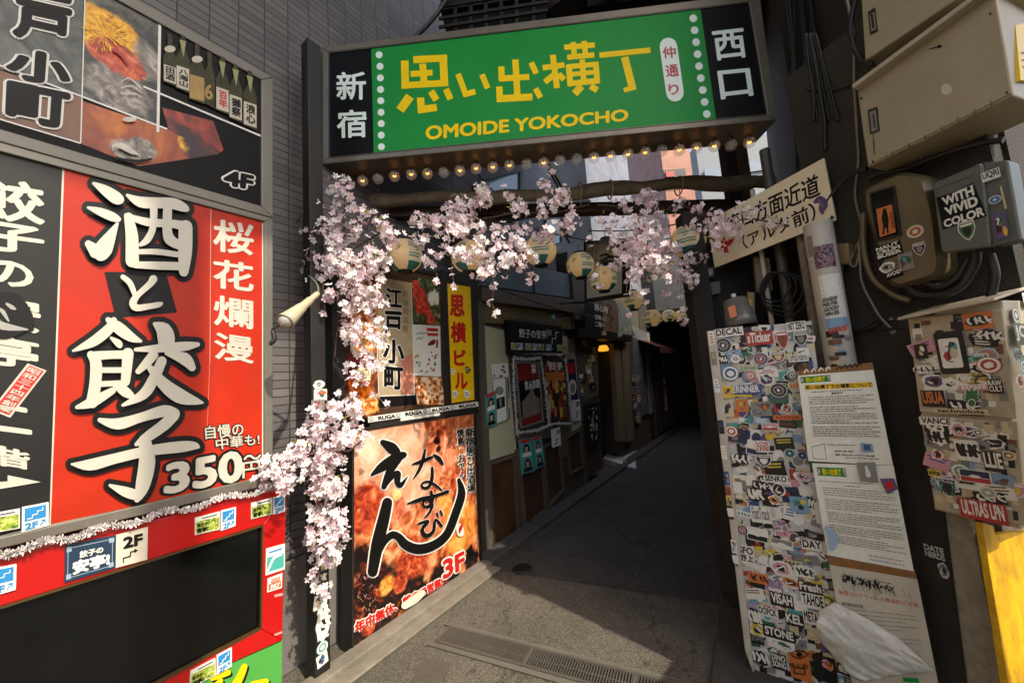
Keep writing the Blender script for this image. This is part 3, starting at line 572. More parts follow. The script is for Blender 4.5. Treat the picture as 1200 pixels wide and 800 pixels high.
for ch, q in (('餃', (-26, 205, 51, 262)), ('子', (-24, 256, 50, 298)), ('の', (-16, 300, 38, 338)), ('安', (-22, 340, 46, 390)), ('亭', (-22, 388, 44, 432)), ('二', (-26, 468, 36, 508)), ('階', (-18, 518, 34, 550))):
    a.text(LS, ch, [(q[0], q[1]), (q[2], q[1] + 12), (q[2], q[3]), (q[0], q[3] - 8)], SW, K + .002, .03)
a.ink(LS, ZL(zb3, [(-80, 622), (30, 612), (30, 588), (160, 615), (0, 642), (-80, 650)]), SW, K + .003)
# comet-shaped crest over the lettering
GRY = mat('crest_grey', (150, 148, 142), .45)
a.brush(LS, [[(-20, 365, 16), (8, 358, 34), (28, 372, 22), (36, 384, 8)], [(-24, 385, 14), (6, 386, 22), (34, 382, 8)]], INKB, k=K + .005)
a.brush(LS, [[(-20, 372, 8), (4, 382, 9), (32, 386, 2)], [(8, 356, 3), (14, 360, 5), (18, 362, 2)], [(0, 362, 3), (4, 366, 5), (10, 376, 2)]], GRY, k=K + .007)
a.build('panel_lettering', t)
a = MB(); q = ZL(zb3, [(108, 152), (182, 180), (40, 364), (-36, 334)]); a.ink(LS, q, SW, K + .002)
a.ink(LS, ZL(zb3, [(114, 160), (172, 182), (36, 354), (-24, 330)]), REDP, K + .003)
n_ = '昭和三十四年創業'; c0, c1 = zb3(141, 172), zb3(12, 340)
for i, ch in enumerate(n_):
    p0, p1 = lerp(c0, c1, (i + .1) / 8), lerp(c0, c1, (i + .92) / 8); dx, dy = 6.6, 2.4
    a.text(LS, ch, [(p0[0] - dx, p0[1] - dy), (p0[0] + dx, p0[1] + dy), (p1[0] + dx, p1[1] + dy), (p1[0] - dx, p1[1] - dy)], SW, K + .004, .02, em=True)
a.build('red_strip', t)
BLU = mat('stair_blue', (36, 128, 186), .4); GRS = photo_mat('grass_photo', [(.35, (60, 90, 30)), (.5, (140, 160, 50)), (.65, (200, 206, 120))], 60, detail=3)
PLW = mat('plate_white', (216, 216, 206), .4, var=.05)
def stair_plate(par, face, q, k, name='stair_plate'):          # blue stair arrow over 2F
    a = MB(); a.slab(face, q, PLW, k, .006); L = lambda u, v: lerp(lerp(q[0], q[1], u), lerp(q[3], q[2], u), v)
    a.ink(face, [L(.1, .08), L(.9, .08), L(.9, .6), L(.1, .6)], BLU, k + .001)
    pts = [(.2, .52), (.4, .52), (.4, .4), (.58, .4), (.58, .28), (.78, .28), (.78, .16)]
    for p, r in zip(pts, pts[1:]): a.bars(face, [(*L(*p), *L(*r), 1.0)], PLW, k=k + .002)
    a.text(face, '2F', [L(.12, .68), L(.58, .68), L(.58, .92), L(.12, .92)], BLU, k + .001, .05); a.bars(face, [(*L(.68, .9), *L(.86, .7), 1.1), (*L(.7, .7), *L(.88, .7), 1.1), (*L(.87, .7), *L(.87, .84), 1.1)], BLU, k=k + .001)
    return a.build(name, par)
def grass_plate(par, face, q, k):
    a = MB(); a.slab(face, q, PLW, k, .006); L = lambda u, v: lerp(lerp(q[0], q[1], u), lerp(q[3], q[2], u), v)
    a.ink(face, [L(.03, .26), L(.97, .26), L(.97, .95), L(.03, .95)], GRS, k + .001)
    a.text(face, '餃子の', [L(.06, .36), L(.46, .36), L(.46, .56), L(.06, .56)], INKB, k + .002, .06); a.text(face, '安亭!', [L(.06, .64), L(.5, .64), L(.5, .9), L(.06, .9)], INKB, k + .002, .06)
    a.bars(face, [(*L(.3, .14), *L(.9, .13), 1.1)], INKB, k=k + .001)
    return a.build('grass_plate', par)
grass_plate(t, LS, ZL(zb3, [(-110, 752), (78, 718), (78, 795), (-110, 830)]), .006)
stair_plate(t, LS, ZL(zb3, [(86, 713), (190, 693), (190, 785), (85, 812)]), .006)

# ---- red display case with dark glass
CS = LS.moved(.03)
REDC = mat('red_lacquer', (176, 16, 15), .3, var=.07, vs=4, coat=.3, dirt=.12, dirtcol=(120, 10, 8))
t = thing('display_case', 'red framed display case with dark glass below the red signboard', 'display case', CS.hit(200, 700))
a = MB(); a.frame(CS, [(-60, 667), (336, 571.5), (331, 749.5), (-60, 926)], [(-50, 726), (309, 614), (307, 737), (-50, 925)], REDC, 0, .16)
a.build('red_frame', t, bevel=.006)
a = MB(); a.slab(CS, [(-52, 726), (309.5, 613.5), (307.5, 737.5), (-52, 926)], GLASSD, -.02, .02); a.build('dark_pane', t)
a = MB(); a.frame(CS, [(-50, 726), (309, 614), (307, 737), (-50, 925)], [(-49, 729), (307, 617), (305, 735), (-49, 920)], mat('brass_bead', (90, 70, 40), .4, .5), .0015, .015); a.build('inner_bead', t)
a = MB(); GP = mat('green_print', (72, 150, 66), .4, var=.08)
a.slab(CS, [(330.5, 751), (330, 905), (200, 905), (190, 813)], GP, -.004, .12)
YO = [[(830, 775, 30), (870, 760, 34), (890, 758, 24)], [(862, 790, 20), (830, 830, 34), (800, 850, 30)], [(955, 735, 24), (930, 790, 32), (890, 850, 34)], [(985, 800, 16), (1040, 792, 22)]]
a.brush(CS, YO, INKB, Z(2.2, 562, .3), -.003); a.brush(CS, YO, YEL, zb4, -.002); a.build('green_panel', t)
a = MB(); a.slab(CS, ZL(zb4, [(255, 262), (452, 222), (450, 350), (252, 408)]), mat('navy_plate', (30, 52, 74), .35), .006, .006)
L_ = lambda u, v: lerp(lerp(zb4(255, 262), zb4(452, 222), u), lerp(zb4(252, 408), zb4(450, 350), u), v)
PALE = mat('plate_pale_blue', (140, 160, 176), .4)
for (u0, v0), (u1, v1) in (((.06, .1), (.94, .1)), ((.06, .9), (.94, .9)), ((.06, .1), (.06, .9)), ((.94, .1), (.94, .9))): a.bars(CS, [(*L_(u0, v0), *L_(u1, v1), .8)], PALE, k=.007)
for u, v in ((.08, .13), (.92, .13), (.08, .87), (.92, .87)): a.ink(CS, [L_(u - .05, v - .07), L_(u + .05, v - .07), L_(u + .05, v + .07), L_(u - .05, v + .07)], PALE, .007)
a.text(CS, '餃子の', [L_(.28, .24), L_(.74, .24), L_(.74, .42), L_(.28, .42)], PLW, .008, .04); a.text(CS, '安亭!', [L_(.16, .48), L_(.86, .48), L_(.86, .82), L_(.16, .82)], PLW, .008, .06); a.build('navy_plate', t)
a = MB(); a.slab(CS, ZL(zb4, [(454, 222), (578, 190), (575, 318), (452, 350)]), mat('cream_plate', (206, 198, 178), .5, var=.12, vs=20), .006, .006)
a.text(CS, '2F', ZL(zb4, [(482, 232), (552, 216), (552, 256), (482, 272)]), INKB, .008, .05); P_ = ZL(zb4, [(482, 330), (482, 312), (510, 304), (510, 288), (534, 283)])
for p, r in zip(P_, P_[1:]): a.bars(CS, [(*p, *r, 1.5)], INKB, k=.008)
a.ink(CS, ZL(zb4, [(524, 275), (540, 281), (526, 292)]), INKB, .008); a.build('floor_plate', t)
grass_plate(t, CS, ZL(zb4, [(762, 155), (858, 130), (858, 200), (762, 222)]), .006); stair_plate(t, CS, ZL(zb4, [(863, 127), (922, 112), (920, 186), (863, 206)]), .006)
grass_plate(t, CS, ZL(zb4, [(982, 97), (1062, 76), (1062, 140), (982, 160)]), .006); stair_plate(t, CS, ZL(zb4, [(1067, 76), (1113, 62), (1113, 130), (1067, 142)]), .006)
stair_plate(t, CS, ZL(zb4, [(-50, 356), (65, 335), (62, 435), (-50, 468)]), .006)
grass_plate(t, CS, ZL(zb4, [(745, 752), (842, 702), (842, 768), (740, 822)]), .006); stair_plate(t, CS, ZL(zb4, [(847, 692), (906, 660), (905, 735), (847, 768)]), .006)
a = MB(); q = ZL(zb4, [(1040, 275), (1113, 255), (1113, 355), (1038, 380)]); a.slab(CS, q, PLW, .004, .004); L_ = lambda u, v: lerp(lerp(q[0], q[1], u), lerp(q[3], q[2], u), v)
a.ink(CS, [L_(.06, .35), L_(.94, .35), L_(.94, .9), L_(.06, .9)], mat('teal_print', (64, 160, 150), .4), .005); a.brush(CS, [[(*L_(.12, .85), 2), (*L_(.4, .45), 3), (*L_(.8, .4), 2)]], PLW, k=.006); a.bars(CS, [(*L_(.15, .18), *L_(.85, .16), 1.6)], BLU, k=.006); a.build('round_rainbow_sticker', t)
a = MB(); q = ZL(zb4, [(1046, 392), (1103, 370), (1101, 428), (1044, 446)]); a.slab(CS, q, PLW, .004, .004); a.ink(CS, [L_(.08, .45), L_(.92, .45), L_(.92, .9), L_(.08, .9)], mat('orange_print', (222, 84, 30), .4), .005)
a.text(CS, 'PAY', [L_(.2, .52), L_(.8, .52), L_(.8, .84), L_(.2, .84)], PLW, .006, .06); a.text(CS, 'COCO', [L_(.2, .14), L_(.8, .14), L_(.8, .38), L_(.2, .38)], MATS['orange_print'], .006, .06); a.build('payment_sticker', t)
a = MB(); a.bars(CS, [(*zb4(1072, 612), *zb4(1102, 600), 2.2), (*zb4(1072, 460), *zb4(1104, 452), 3)], mat('worn_pink', (214, 150, 140), .5), k=.001); a.build('worn_marks', t)

# ---- tinsel strung along the case
def tinsel(mb, pts, r, n, m, ln=1.0):
    for i in range(n):
        f = RND.random() * (len(pts) - 1.001); j = int(f); c = pts[j].lerp(pts[j + 1], f - j)
        d = Vector((RND.gauss(0, 1), RND.gauss(0, 1), RND.gauss(0, 1))).normalized() * r * RND.uniform(.5, 1.15) * ln; wv = d.orthogonal().normalized() * r * .1
        mb.poly([c - wv, c + wv, c + d + wv * .6, c + d - wv * .6], m)
TIN = mat('silver_tinsel', (206, 200, 196), .35, .35, var=.15, vs=40)
pts = [CS.hit(x, 657 - .2475 * x - 8 + 3 * math.sin(x * .09), .02) for x in range(-50, 335, 12)]
a = MB(); tinsel(a, pts, .017, 3000, TIN); a.tube(pts, .003, TIN, 5)
a.build('tinsel_garland', loc=pts[16], label='frayed white tinsel strung along the top of the red display case', cat='garland')

# ---- floodlight on the edge of the signboard
c0 = at(371, 345, 1.93); c1 = at(334, 377, 1.74); ax = (c1 - c0).normalized(); ln = (c1 - c0).length
t = thing('spot_lamp', 'cream bell shaped spot lamp pointing down at the red signboard edge', 'lamp', c0)
ENA = mat('cream_enamel', (186, 178, 152), .4, dirt=.5, dirtcol=(150, 130, 90)); LENS = mat('frosted_lens', (170, 168, 158), .15, spec=.8)
a = MB(); a.lathe([(.012, -.012), (.015, 0), (.015, .2 * ln), (.019, .22 * ln), (.021, .46 * ln), (.025, .5 * ln), (.036, .85 * ln), (.043, ln), (.040, ln), (.032, .85 * ln)], c0, ENA, 24, ax, caps=False); a.build('reflector_shell', t)
a = MB(); a.lathe([(.036, .93 * ln), (.034, ln * 1.0), (.022, ln * 1.06), (.001, ln * 1.085)], c0, LENS, 24, ax); a.build('lens', t)
a = MB(); a.tube(bez(c0, at(345, 372, 2.0), LS.hit(318, 386, .0), 8), .007, DARKM, 8); a.tube(bez(c0 - ax * .01, at(378, 330, 2.02), WT.hit(352, 318), 8), .005, GREYM, 8); a.tube(bez(LS.hit(319, 388), LS.hit(325, 400, .02), LS.hit(316, 402), 6), .012, DARKM, 8); a.build('bracket_arm', t)
# ================================================================ ENTRANCE: GREEN SIGN, LIGHTBOXES, POST
GS = Face(0, 2.5, -87)
z5, z6, z7, z8 = Z(340, 0, .25), Z(620, 0, .25), Z(340, 180, .25), Z(620, 180, .25)
GREENP = mat('green_acrylic', (14, 138, 58), .5, spec=.2, var=.07, vs=3, dirt=.12, dirtcol=(18, 80, 44), ds=5)
KBL = mat('black_acrylic', (8, 8, 8), .5, spec=.15, var=.1); SIGNY = mat('sign_yellow', (240, 204, 10), .5, spec=.2, var=.06); SIGNW = mat('sign_pale_white', (226, 240, 232), .5, var=.05)
t = thing('entrance_sign', 'wide green lightbox sign with yellow lettering and a row of bulbs across the alley mouth', 'sign', GS.hit(640, 190))
a = MB(); a.frame(GS, [(377.5, 55), (890, -9), (911, 140.5), (377.5, 192.5)], [(384, 61), (878, 2), (899.5, 134.5), (384, 185.5)], STEEL, 0, .25)
a.build('metal_frame', t, bevel=.006)
a = MB(); a.frame(GS, [(384, 61), (878, 2), (899.5, 134.5), (384, 185.5)], [(386, 62.5), (877, 3.5), (898, 133.5), (386, 184.3)], mat('frame_bead', (84, 78, 66), .4, .5), -.004, .02); a.build('inner_bead', t)
a = MB(); K = -.010
a.slab(GS, [(384, 60), (879, 2), (900, 135), (384, 186)], KBL, K - .001, .01); a.build('black_panel', t)
a = MB(); a.ink(GS, [(435, 56), (820.7, 9.5), (839.2, 140.5), (438, 180.5)], GREENP, K); a.build('green_panel', t)
a = MB()
for i, x in enumerate((417, 421, 423, 424, 425, 426, 427, 427, 428)): a.disc(GS, *z5(x, (258, 312, 366, 420, 473, 527, 580, 634, 688)[i]), 4.1, SIGNW, K + .001)
for x, y in ((770, 87), (776, 143), (783, 199), (790, 255), (797, 311), (805, 367), (814, 423), (823, 479), (833, 535)): a.disc(GS, *z6(x, y), 4.5, SIGNW, K + .001)
a.build('dot_border', t)
a = MB(); zz = lambda x, y: z5(x + 1120, y)
a.bars(GS, [(537, 285, 540, 402, 36), (522, 402, 740, 389, 31), (577, 281, 736, 273, 33), (717, 268, 724, 404, 36), (621, 300, 628, 392, 32), (565, 348, 668, 341, 28), (562, 452, 515, 518, 42), (611, 458, 616, 530, 34), (602, 516, 688, 504, 34), (660, 428, 686, 470, 32), (730, 418, 752, 466, 30),
            (787, 347, 826, 452, 27), (818, 444, 868, 430, 27), (899, 350, 926, 415, 27), (990, 312, 992, 380, 29), (980, 370, 1121, 361, 28), (1056, 280, 1066, 464, 30), (980, 406, 984, 474, 30), (968, 464, 1136, 455, 33)], SIGNY, z5, K + .001)
a.bars(GS, [(10, 294, 34, 346, 27), (30, 416, 54, 458, 27), (64, 319, 166, 305, 26), (111, 258, 131, 414, 28), (74, 386, 118, 350, 27), (138, 348, 164, 374, 27), (165, 223, 308, 212, 25), (206, 198, 214, 275, 25), (258, 193, 266, 272, 25), (179, 270, 306, 258, 25),
            (186, 306, 194, 400, 28), (178, 314, 322, 301, 24), (312, 292, 320, 384, 27), (180, 394, 332, 378, 27), (190, 350, 318, 338, 22), (249, 280, 256, 386, 26), (247, 404, 213, 440, 34), (288, 404, 320, 424, 30), (330, 260, 569, 236, 26), (448, 268, 487, 424, 35), (490, 412, 444, 424, 22)], SIGNY, z6, K + .001)
a.build('yellow_lettering', t)
a = MB(); P_ = [(499, 147.5), (736, 127.3), (736, 140.3), (499, 162.7)]
a.text(GS, 'OMOIDE YOKOCHO', P_, SIGNY, K + .001, .035)
a.build('romanised_lettering', t)
a = MB()
for ch, q in (('新', ((215, 338), (350, 332), (350, 460), (217, 464))), ('宿', ((217, 517), (352, 510), (354, 638), (220, 642)))): a.text(GS, ch, ZL(z5, q), SIGNW, K + .001, .02)
for ch, q in (('西', ((862, 146), (1004, 130), (1022, 262), (880, 278))), ('口', ((888, 332), (1034, 318), (1052, 442), (906, 460)))): a.text(GS, ch, ZL(z6, q), SIGNW, K + .001, .02)
a.build('white_lettering', t)
a = MB(); a.brush(GS, [[(653, 218, 82), (684, 436, 82)]], SIGNW, z6, K + .001, smooth=False)
for ch, q in (('仲', ((626, 218), (686, 212), (692, 266), (632, 272))), ('通', ((640, 304), (698, 298), (704, 352), (646, 358))), ('り', ((654, 394), (700, 390), (704, 438), (660, 442)))): a.text(GS, ch, ZL(z6, q), mat('crimson_ink', (176, 24, 48), .4), K + .003, .02)
a.build('white_capsule', t)
COP = mat('tarnished_copper', (104, 84, 64), .55, .6, var=.4, vs=7, dirt=.5, dirtcol=(46, 36, 28), ds=5)
a = MB(); q0, q1 = GS.hit(379, 192, -.005), GS.hit(909, 140, -.005); a.box(q0 + Vector((0, 0, .002)), q1 - q0, -GS.n * .235, Vector((0, 0, .01)), COP); a.build('copper_soffit', t)
# bulbs
BX = [(425, 212), (443, 209.5), (462.5, 206.5), (482, 204.5), (501, 203.5), (520, 202), (539, 200), (558, 197.5), (577.5, 196), (597, 194), (617, 192.5), (637, 191), (656, 188), (676, 186.5), (696, 185), (715.5, 183), (736, 181), (756, 179), (775.5, 177), (796, 176), (816, 173.5), (837, 171.5), (857, 170.5), (878, 167)]
BGL = bpy.data.materials.new('bulb_glass'); BGL.use_nodes = True; b_ = BGL.node_tree.nodes['Principled BSDF']
b_.inputs['Base Color'].default_value = (.9, .86, .78, 1); b_.inputs['Roughness'].default_value = .05; b_.inputs['Transmission Weight'].default_value = .0; b_.inputs['Alpha'].default_value = .25
FIL = mat('glowing_filament', (255, 170, 70), .5, var=0, emit=1.6, ecol=(255, 168, 70)); SOCK = mat('brass_socket', (96, 70, 44), .4, .6)
BS = GS.moved(-.155); ROOT0 = WL[t]
pb = None
for i, (x, y) in enumerate(BX):
    c = BS.hit(x, y)
    zt = q0.z + (q1.z - q0.z) * i / 24
    if pb is None or i == 1:
        a = MB(); h = zt - c.z
        R0 = .041
        a.lathe([(R0 * math.sin(PI * k / 12 + .001), -R0 * math.cos(PI * k / 12)) for k in range(10)] + [(.016, .042)], ROOT0, BGL, 16)
        pb = a.build('light_bulb', t); pb.location = c - ROOT0
        a = MB(); a.lathe([(.015, .036), (.017, .04), (.018, .07), (.022, .074), (.022, .1)], ROOT0, SOCK, 12); sk = a.build('socket', t); sk.parent = pb
        a = MB(); a.lathe([(.003, .03), (.003, .01)], ROOT0, SOCK, 6)
        if i == 0: a.tube([ROOT0 + Vector((-.012, 0, .004)), ROOT0 + Vector((0, 0, -.006)), ROOT0 + Vector((.012, 0, .004))], .006, FIL, 6)
        fl = a.build('filament', t); fl.parent = pb
        protos = globals().setdefault('BULBS', []); protos.append((pb, sk, fl))
    else:
        lit = i not in (5, 10, 12, 13, 18, 22, 1); src = BULBS[0 if lit else 1]
        o = src[0].copy(); COL.objects.link(o); o.parent = t; o.location = c - ROOT0
        for ch in src[1:]:
            d = ch.copy(); COL.objects.link(d); d.parent = o
# end bracket and dark post on the left
PBK = mat('black_post_paint', (26, 25, 25), .5, .2, var=.2, dirt=.3, dirtcol=(60, 54, 46))
pc = Vector((-1.238, 2.300, 0))
t = thing('sticker_post', 'slim black steel post plastered with stickers beside the grilled food sign', 'post', pc)
a = MB(); ux = W0.u * .045; nx = W0.n * .045; a.prism([pc - ux - nx, pc + ux - nx, pc + ux + nx, pc - ux + nx], Vector((0, 0, 4.0)), PBK); a.box(pc - ux + Vector((0, 0, 3.5)), W0.u * .12, -W0.n * .03, Vector((0, 0, .4)), PBK); a.build('steel_post', t, bevel=.004)
PF = Face(pc.x + nx.x, pc.y + nx.y, AZ, .002)
PALT = {k: mat('sticker_' + k, c, .4, var=.08, vs=30, dirt=.15, dirtcol=(90, 80, 66), ds=12) for k, c in dict(white=(222, 220, 210), black=(16, 16, 17), red=(166, 48, 42), green=(48, 104, 66), blue=(48, 80, 132), sky=(120, 154, 182), teal=(74, 146, 142), yellow=(206, 182, 66), orange=(198, 112, 56), pink=(202, 142, 158), purple=(90, 72, 118), grey=(128, 126, 122), cream=(200, 184, 146), navy=(30, 40, 74), brown=(110, 70, 44)).items()}
PK = list(PALT)
START = []
_rs = random.Random(3)
for _i in range(10):
    _c = [(_rs.randint(10, 40),) * 3, tuple(_rs.randint(30, 190) for _ in range(3)), tuple(_rs.randint(60, 210) for _ in range(3)), (_rs.randint(170, 215),) * 3]
    START.append((list(zip((.36, .45, .53, .62), _c)), _rs.choice((40, 60, 80)), .4, 3, _rs.uniform(.3, 3), _i * 2.3))
for _i in range(10): photo_mat('sticker_art_%d' % _i, *START[_i])
def sticker(face, cx, cy, w_, h_, par, k, rot=0.0, rnd=RND, style=None, txt=None, c1=None, c2=None, name='sticker'):
    """one printed sticker, centre and size in plane metres"""
    a = MB(); ca, sa = math.cos(rot), math.sin(rot); fx = -1 if getattr(face, 'flip', False) else 1; T = lambda x, y: (cx + fx * (x * ca - y * sa), cy + x * sa + y * ca); P = lambda p: [T(*q) for q in p]
    st = style or rnd.choice(['rect', 'rect', 'disc', 'graf', 'graf', 'graf', 'die', 'die', 'two', 'shield', 'pic', 'pic', 'photo', 'photo', 'photo', 'bar'])
    c1 = PALT[c1 or rnd.choice(['white', 'white', 'white', 'black', 'black', 'cream', 'red', 'green', 'blue', 'yellow', 'orange', 'sky', 'grey', 'teal', 'pink', 'purple', 'navy'])]
    c2 = PALT[c2 or rnd.choice(PK)]
    if c2 is c1: c2 = PALT['black'] if c1 is not PALT['black'] else PALT['white']
    W, H = w_ / 2, h_ / 2
    def rr(W, H, r, n=4):
        r = min(r, W, H) * .99; o = []
        for sx, sy, a0 in ((1, 1, 0), (-1, 1, 90), (-1, -1, 180), (1, -1, 270)):
            o += [(sx * (W - r) + r * math.cos(math.radians(a0 + 90 * i / n)), sy * (H - r) + r * math.sin(math.radians(a0 + 90 * i / n))) for i in range(n + 1)]
        return o
    ell = lambda W, H, n=20: [(W * math.cos(2 * PI * i / n), H * math.sin(2 * PI * i / n)) for i in range(n)]
    blob = lambda W, H, n=14: [(W * rnd.uniform(.72, 1.05) * math.cos(2 * PI * i / n), H * rnd.uniform(.72, 1.05) * math.sin(2 * PI * i / n)) for i in range(n)]
    scr = lambda W, H, n, wd: [[(*T(rnd.uniform(-W, W), rnd.uniform(-H, H)), wd * rnd.uniform(.5, 1.2)) for _ in range(n)]]
    if st == 'rect':
        a.inkuv(face, P(rr(W, H, .1 * min(W, H))), c1, k)
        if not txt:
            for i in range(rnd.randint(2, 4)):
                y = H * (.6 - i * .42); x = W * rnd.uniform(.4, .8); a.inkuv(face, P([(-x, y - H * .1), (x, y - H * .1), (x, y + H * .1), (-x, y + H * .1)]), c2, k)
    elif st == 'disc':
        r = min(W, H) * 1.05; a.inkuv(face, P(ell(r, r)), PALT['white'] if c1 is not PALT['white'] else c2, k); a.inkuv(face, P(ell(r * .92, r * .92)), c1, k); a.inkuv(face, P(ell(r * .66, r * .66)), c2, k)
        a.inkuv(face, P(blob(r * .45, r * .45)), c1, k); a.inkuv(face, P(blob(r * .2, r * .25)), PALT['white'], k)
    elif st == 'graf':
        bgc = PALT['black'] if rnd.random() < .55 else c1; fg = PALT['white'] if bgc is PALT['black'] else PALT['black']
        a.inkuv(face, P(blob(W * 1.05, H * 1.05, 18) if rnd.random() < .5 else rr(W, H, .2 * H)), bgc, k)
        for i in range(4):
            x = -W * .66 + i * W * .44; a.brush(face, [[(*T(x + rnd.uniform(-.1, .1) * W, H * .5), H * .3), (*T(x + rnd.uniform(-.2, .2) * W, 0), H * .34), (*T(x + rnd.uniform(0, .3) * W, -H * .5), H * .26)]], fg, k=k, uv=True)
            if rnd.random() < .7: a.brush(face, [[(*T(x, rnd.uniform(-.3, .3) * H), H * .2), (*T(x + W * .34, rnd.uniform(-.4, .4) * H), H * .2)]], fg, k=k, uv=True)
    elif st == 'die':
        a.inkuv(face, P(blob(W * 1.1, H * 1.1, 16)), PALT['white'], k); a.inkuv(face, P(blob(W * .85, H * .85, 16)), c2, k); a.inkuv(face, P(blob(W * .5, H * .45)), PALT['black'], k); a.brush(face, scr(W * .5, H * .5, 4, H * .16), PALT['white'], k=k, uv=True)
    elif st == 'two':
        a.inkuv(face, P(rr(W, H, .15 * H)), PALT['white'], k); a.inkuv(face, P([(-W * .92, -H * .1), (W * .92, -H * .1), (W * .92, H * .88), (-W * .92, H * .88)]), c1, k); a.inkuv(face, P([(-W * .92, -H * .88), (W * .92, -H * .88), (W * .92, -H * .18), (-W * .92, -H * .18)]), c2, k)
        a.inkuv(face, P(blob(W * .4, H * .3)), PALT['white'], k)
    elif st == 'shield':
        p = [(-W * .9, H), (W * .9, H), (W, H * .2), (W * .55, -H * .6), (0, -H), (-W * .55, -H * .6), (-W, H * .2)]
        a.inkuv(face, P(p), PALT['white'], k); a.inkuv(face, P([(x * .88, y * .88) for x, y in p]), c1, k); a.inkuv(face, P([(x * .5, y * .5 - H * .1) for x, y in p]), c2, k); a.inkuv(face, P([(-W * .7, H * .55), (W * .7, H * .55), (W * .7, H * .75), (-W * .7, H * .75)]), PALT['white'], k)
    elif st == 'pic':
        a.inkuv(face, P(rr(W, H, .12 * H)), c1, k)
        for i in range(rnd.randint(3, 6)):
            x, y = rnd.uniform(-.5, .5) * W, rnd.uniform(-.5, .5) * H; a.inkuv(face, [T(x + u * .5, y + v * .5) for u, v in blob(W * .8, H * .8, 10)], PALT[rnd.choice(PK)], k)
        a.brush(face, scr(W * .7, H * .7, 5, H * .1), PALT['black'], k=k, uv=True)
    elif st == 'bar':
        a.inkuv(face, P(rr(W * 1.1, H * .6, .1 * H)), c1, k)
        for i in range(6): a.inkuv(face, P([(-W * .9 + i * W * .3, -H * .3), (-W * .7 + i * W * .3, -H * .3), (-W * .7 + i * W * .3, H * rnd.uniform(.1, .35)), (-W * .9 + i * W * .3, H * .3)]), c2, k)
    elif st == 'photo':
        pm = photo_mat('sticker_art_%d' % rnd.randint(0, 9), *START[rnd.randint(0, 9)]); a.inkuv(face, P(rr(W, H, .2 * H) if rnd.random() < .6 else ell(W, H)), PALT['white'] if rnd.random() < .6 else PALT['black'], k); a.inkuv(face, P([(x * .9, y * .88) for x, y in (rr(W, H, .2 * H) if rnd.random() < .6 else ell(W, H))]), pm, k)
        if rnd.random() < .5: a.inkuv(face, P([(-W * .7, -H * .75), (W * .7, -H * .75), (W * .7, -H * .45), (-W * .7, -H * .45)]), c1, k)
    elif st == 'plain': a.inkuv(face, P(rr(W, H, .1 * H)), c1, k)
    if txt:
        lines = txt.split('|'); n = len(lines)
        for i, l in enumerate(lines):
            y1 = H * .82 - i * 2 * H * .82 / n; y0 = y1 - 2 * H * .82 / n * .84
            a.text(face, l, P([(-W * .86, y1), (W * .86, y1), (W * .86, y0), (-W * .86, y0)]), c2, k + .0001, .035, uv=True)
    return a.build(name, par)
def psticker(face, q, par, k, **kw):                # sticker covering a photo-pixel box (x0,y0,x1,y1)
    u0, v0 = face.uv(q[0], q[1]); u1, v1 = face.uv(q[2], q[3]); u2, v2 = face.uv(q[2], q[1])
    return sticker(face, (u0 + u1) / 2, (v0 + v1) / 2, abs(u1 - u0), abs(v1 - v2), par, k, **kw)
for i in range(26):
    z = .12 + i * .062
    sticker(PF, RND.uniform(-.012, .012), z, RND.uniform(.06, .085), RND.uniform(.05, .09), t, .0004 * (i % 4), RND.uniform(-.15, .15), style=RND.choice(['graf', 'disc', 'pic', 'graf', 'die']), c1=RND.choice(['black', 'white', 'grey', 'white', 'brown']))
sticker(PF, 0, .30, .085, .17, t, .003, style='die', c2='white')
# ---- menu lightbox with food photographs
zm = Z(380, 320, .2251)
t = thing('menu_lightbox', 'tall lightbox with beer, dumplings and brush lettering behind the blossom', 'lightbox', W0.hit(455, 490))
a = MB(); a.frame(W0, [(389, 296), (524, 322), (529.5, 474.5), (391, 498)], [(402, 300), (517, 324), (521, 475), (405, 493)], DARKM, 0, .2); a.build('dark_frame', t, bevel=.004)
a = MB(); K = -.012; a.slab(W0, [(400, 298), (518, 322), (522, 476), (404, 495)], mat('menu_backing', (70, 50, 36), .4, var=.3), K - .001, .02)
a.ink(W0, [(402, 300), (409, 302), (412, 492), (405, 493)], photo_mat('lacquer_photo', [(.3, (20, 12, 10)), (.55, (60, 22, 16)), (.7, (120, 44, 26))], 30), K)
SEAR0 = [(.3, (110, 20, 14)), (.46, (190, 44, 30)), (.6, (216, 90, 64)), (.74, (240, 200, 180))]; HM = lambda x, y: W0.hit(*zm(x, y)); GYS = [(.3, (110, 50, 18)), (.44, (190, 100, 34)), (.56, (226, 158, 84)), (.7, (246, 220, 170))]; PLS = [(.3, (150, 140, 130)), (.6, (216, 208, 196))]
GYP = photo_mat('dumpling_photo', GYS, 22)
a.ink(W0, [(409, 302), (442, 308), (445, 487), (412, 492)], blob_photo('table_scene', [(.3, (30, 16, 10)), (.46, (90, 40, 20)), (.6, (160, 90, 44)), (.72, (216, 160, 110))], [(HM(170, 330), .11, PLS, 9), (HM(160, 300), .085, GYS, 18), (HM(190, 285), .06, GYS, 18), (HM(205, 375), .08, GYS, 16), (HM(240, 360), .06, GYS, 16), (HM(240, 680), .08, GYS, 18), (HM(140, 590), .06, [(.3, (120, 50, 8)), (.6, (206, 120, 30))], 12)], t, 10, wob=.35), K)
a.ink(W0, ZL(zm, [(122, 440), (150, 418), (215, 412), (244, 432), (242, 466), (122, 474)]), mat('label_brown', (112, 34, 24), .4), K)
BEER = mat('beer_amber', (176, 84, 20), .3, var=.25, vs=25); FOAM = mat('beer_foam', (232, 214, 170), .5)
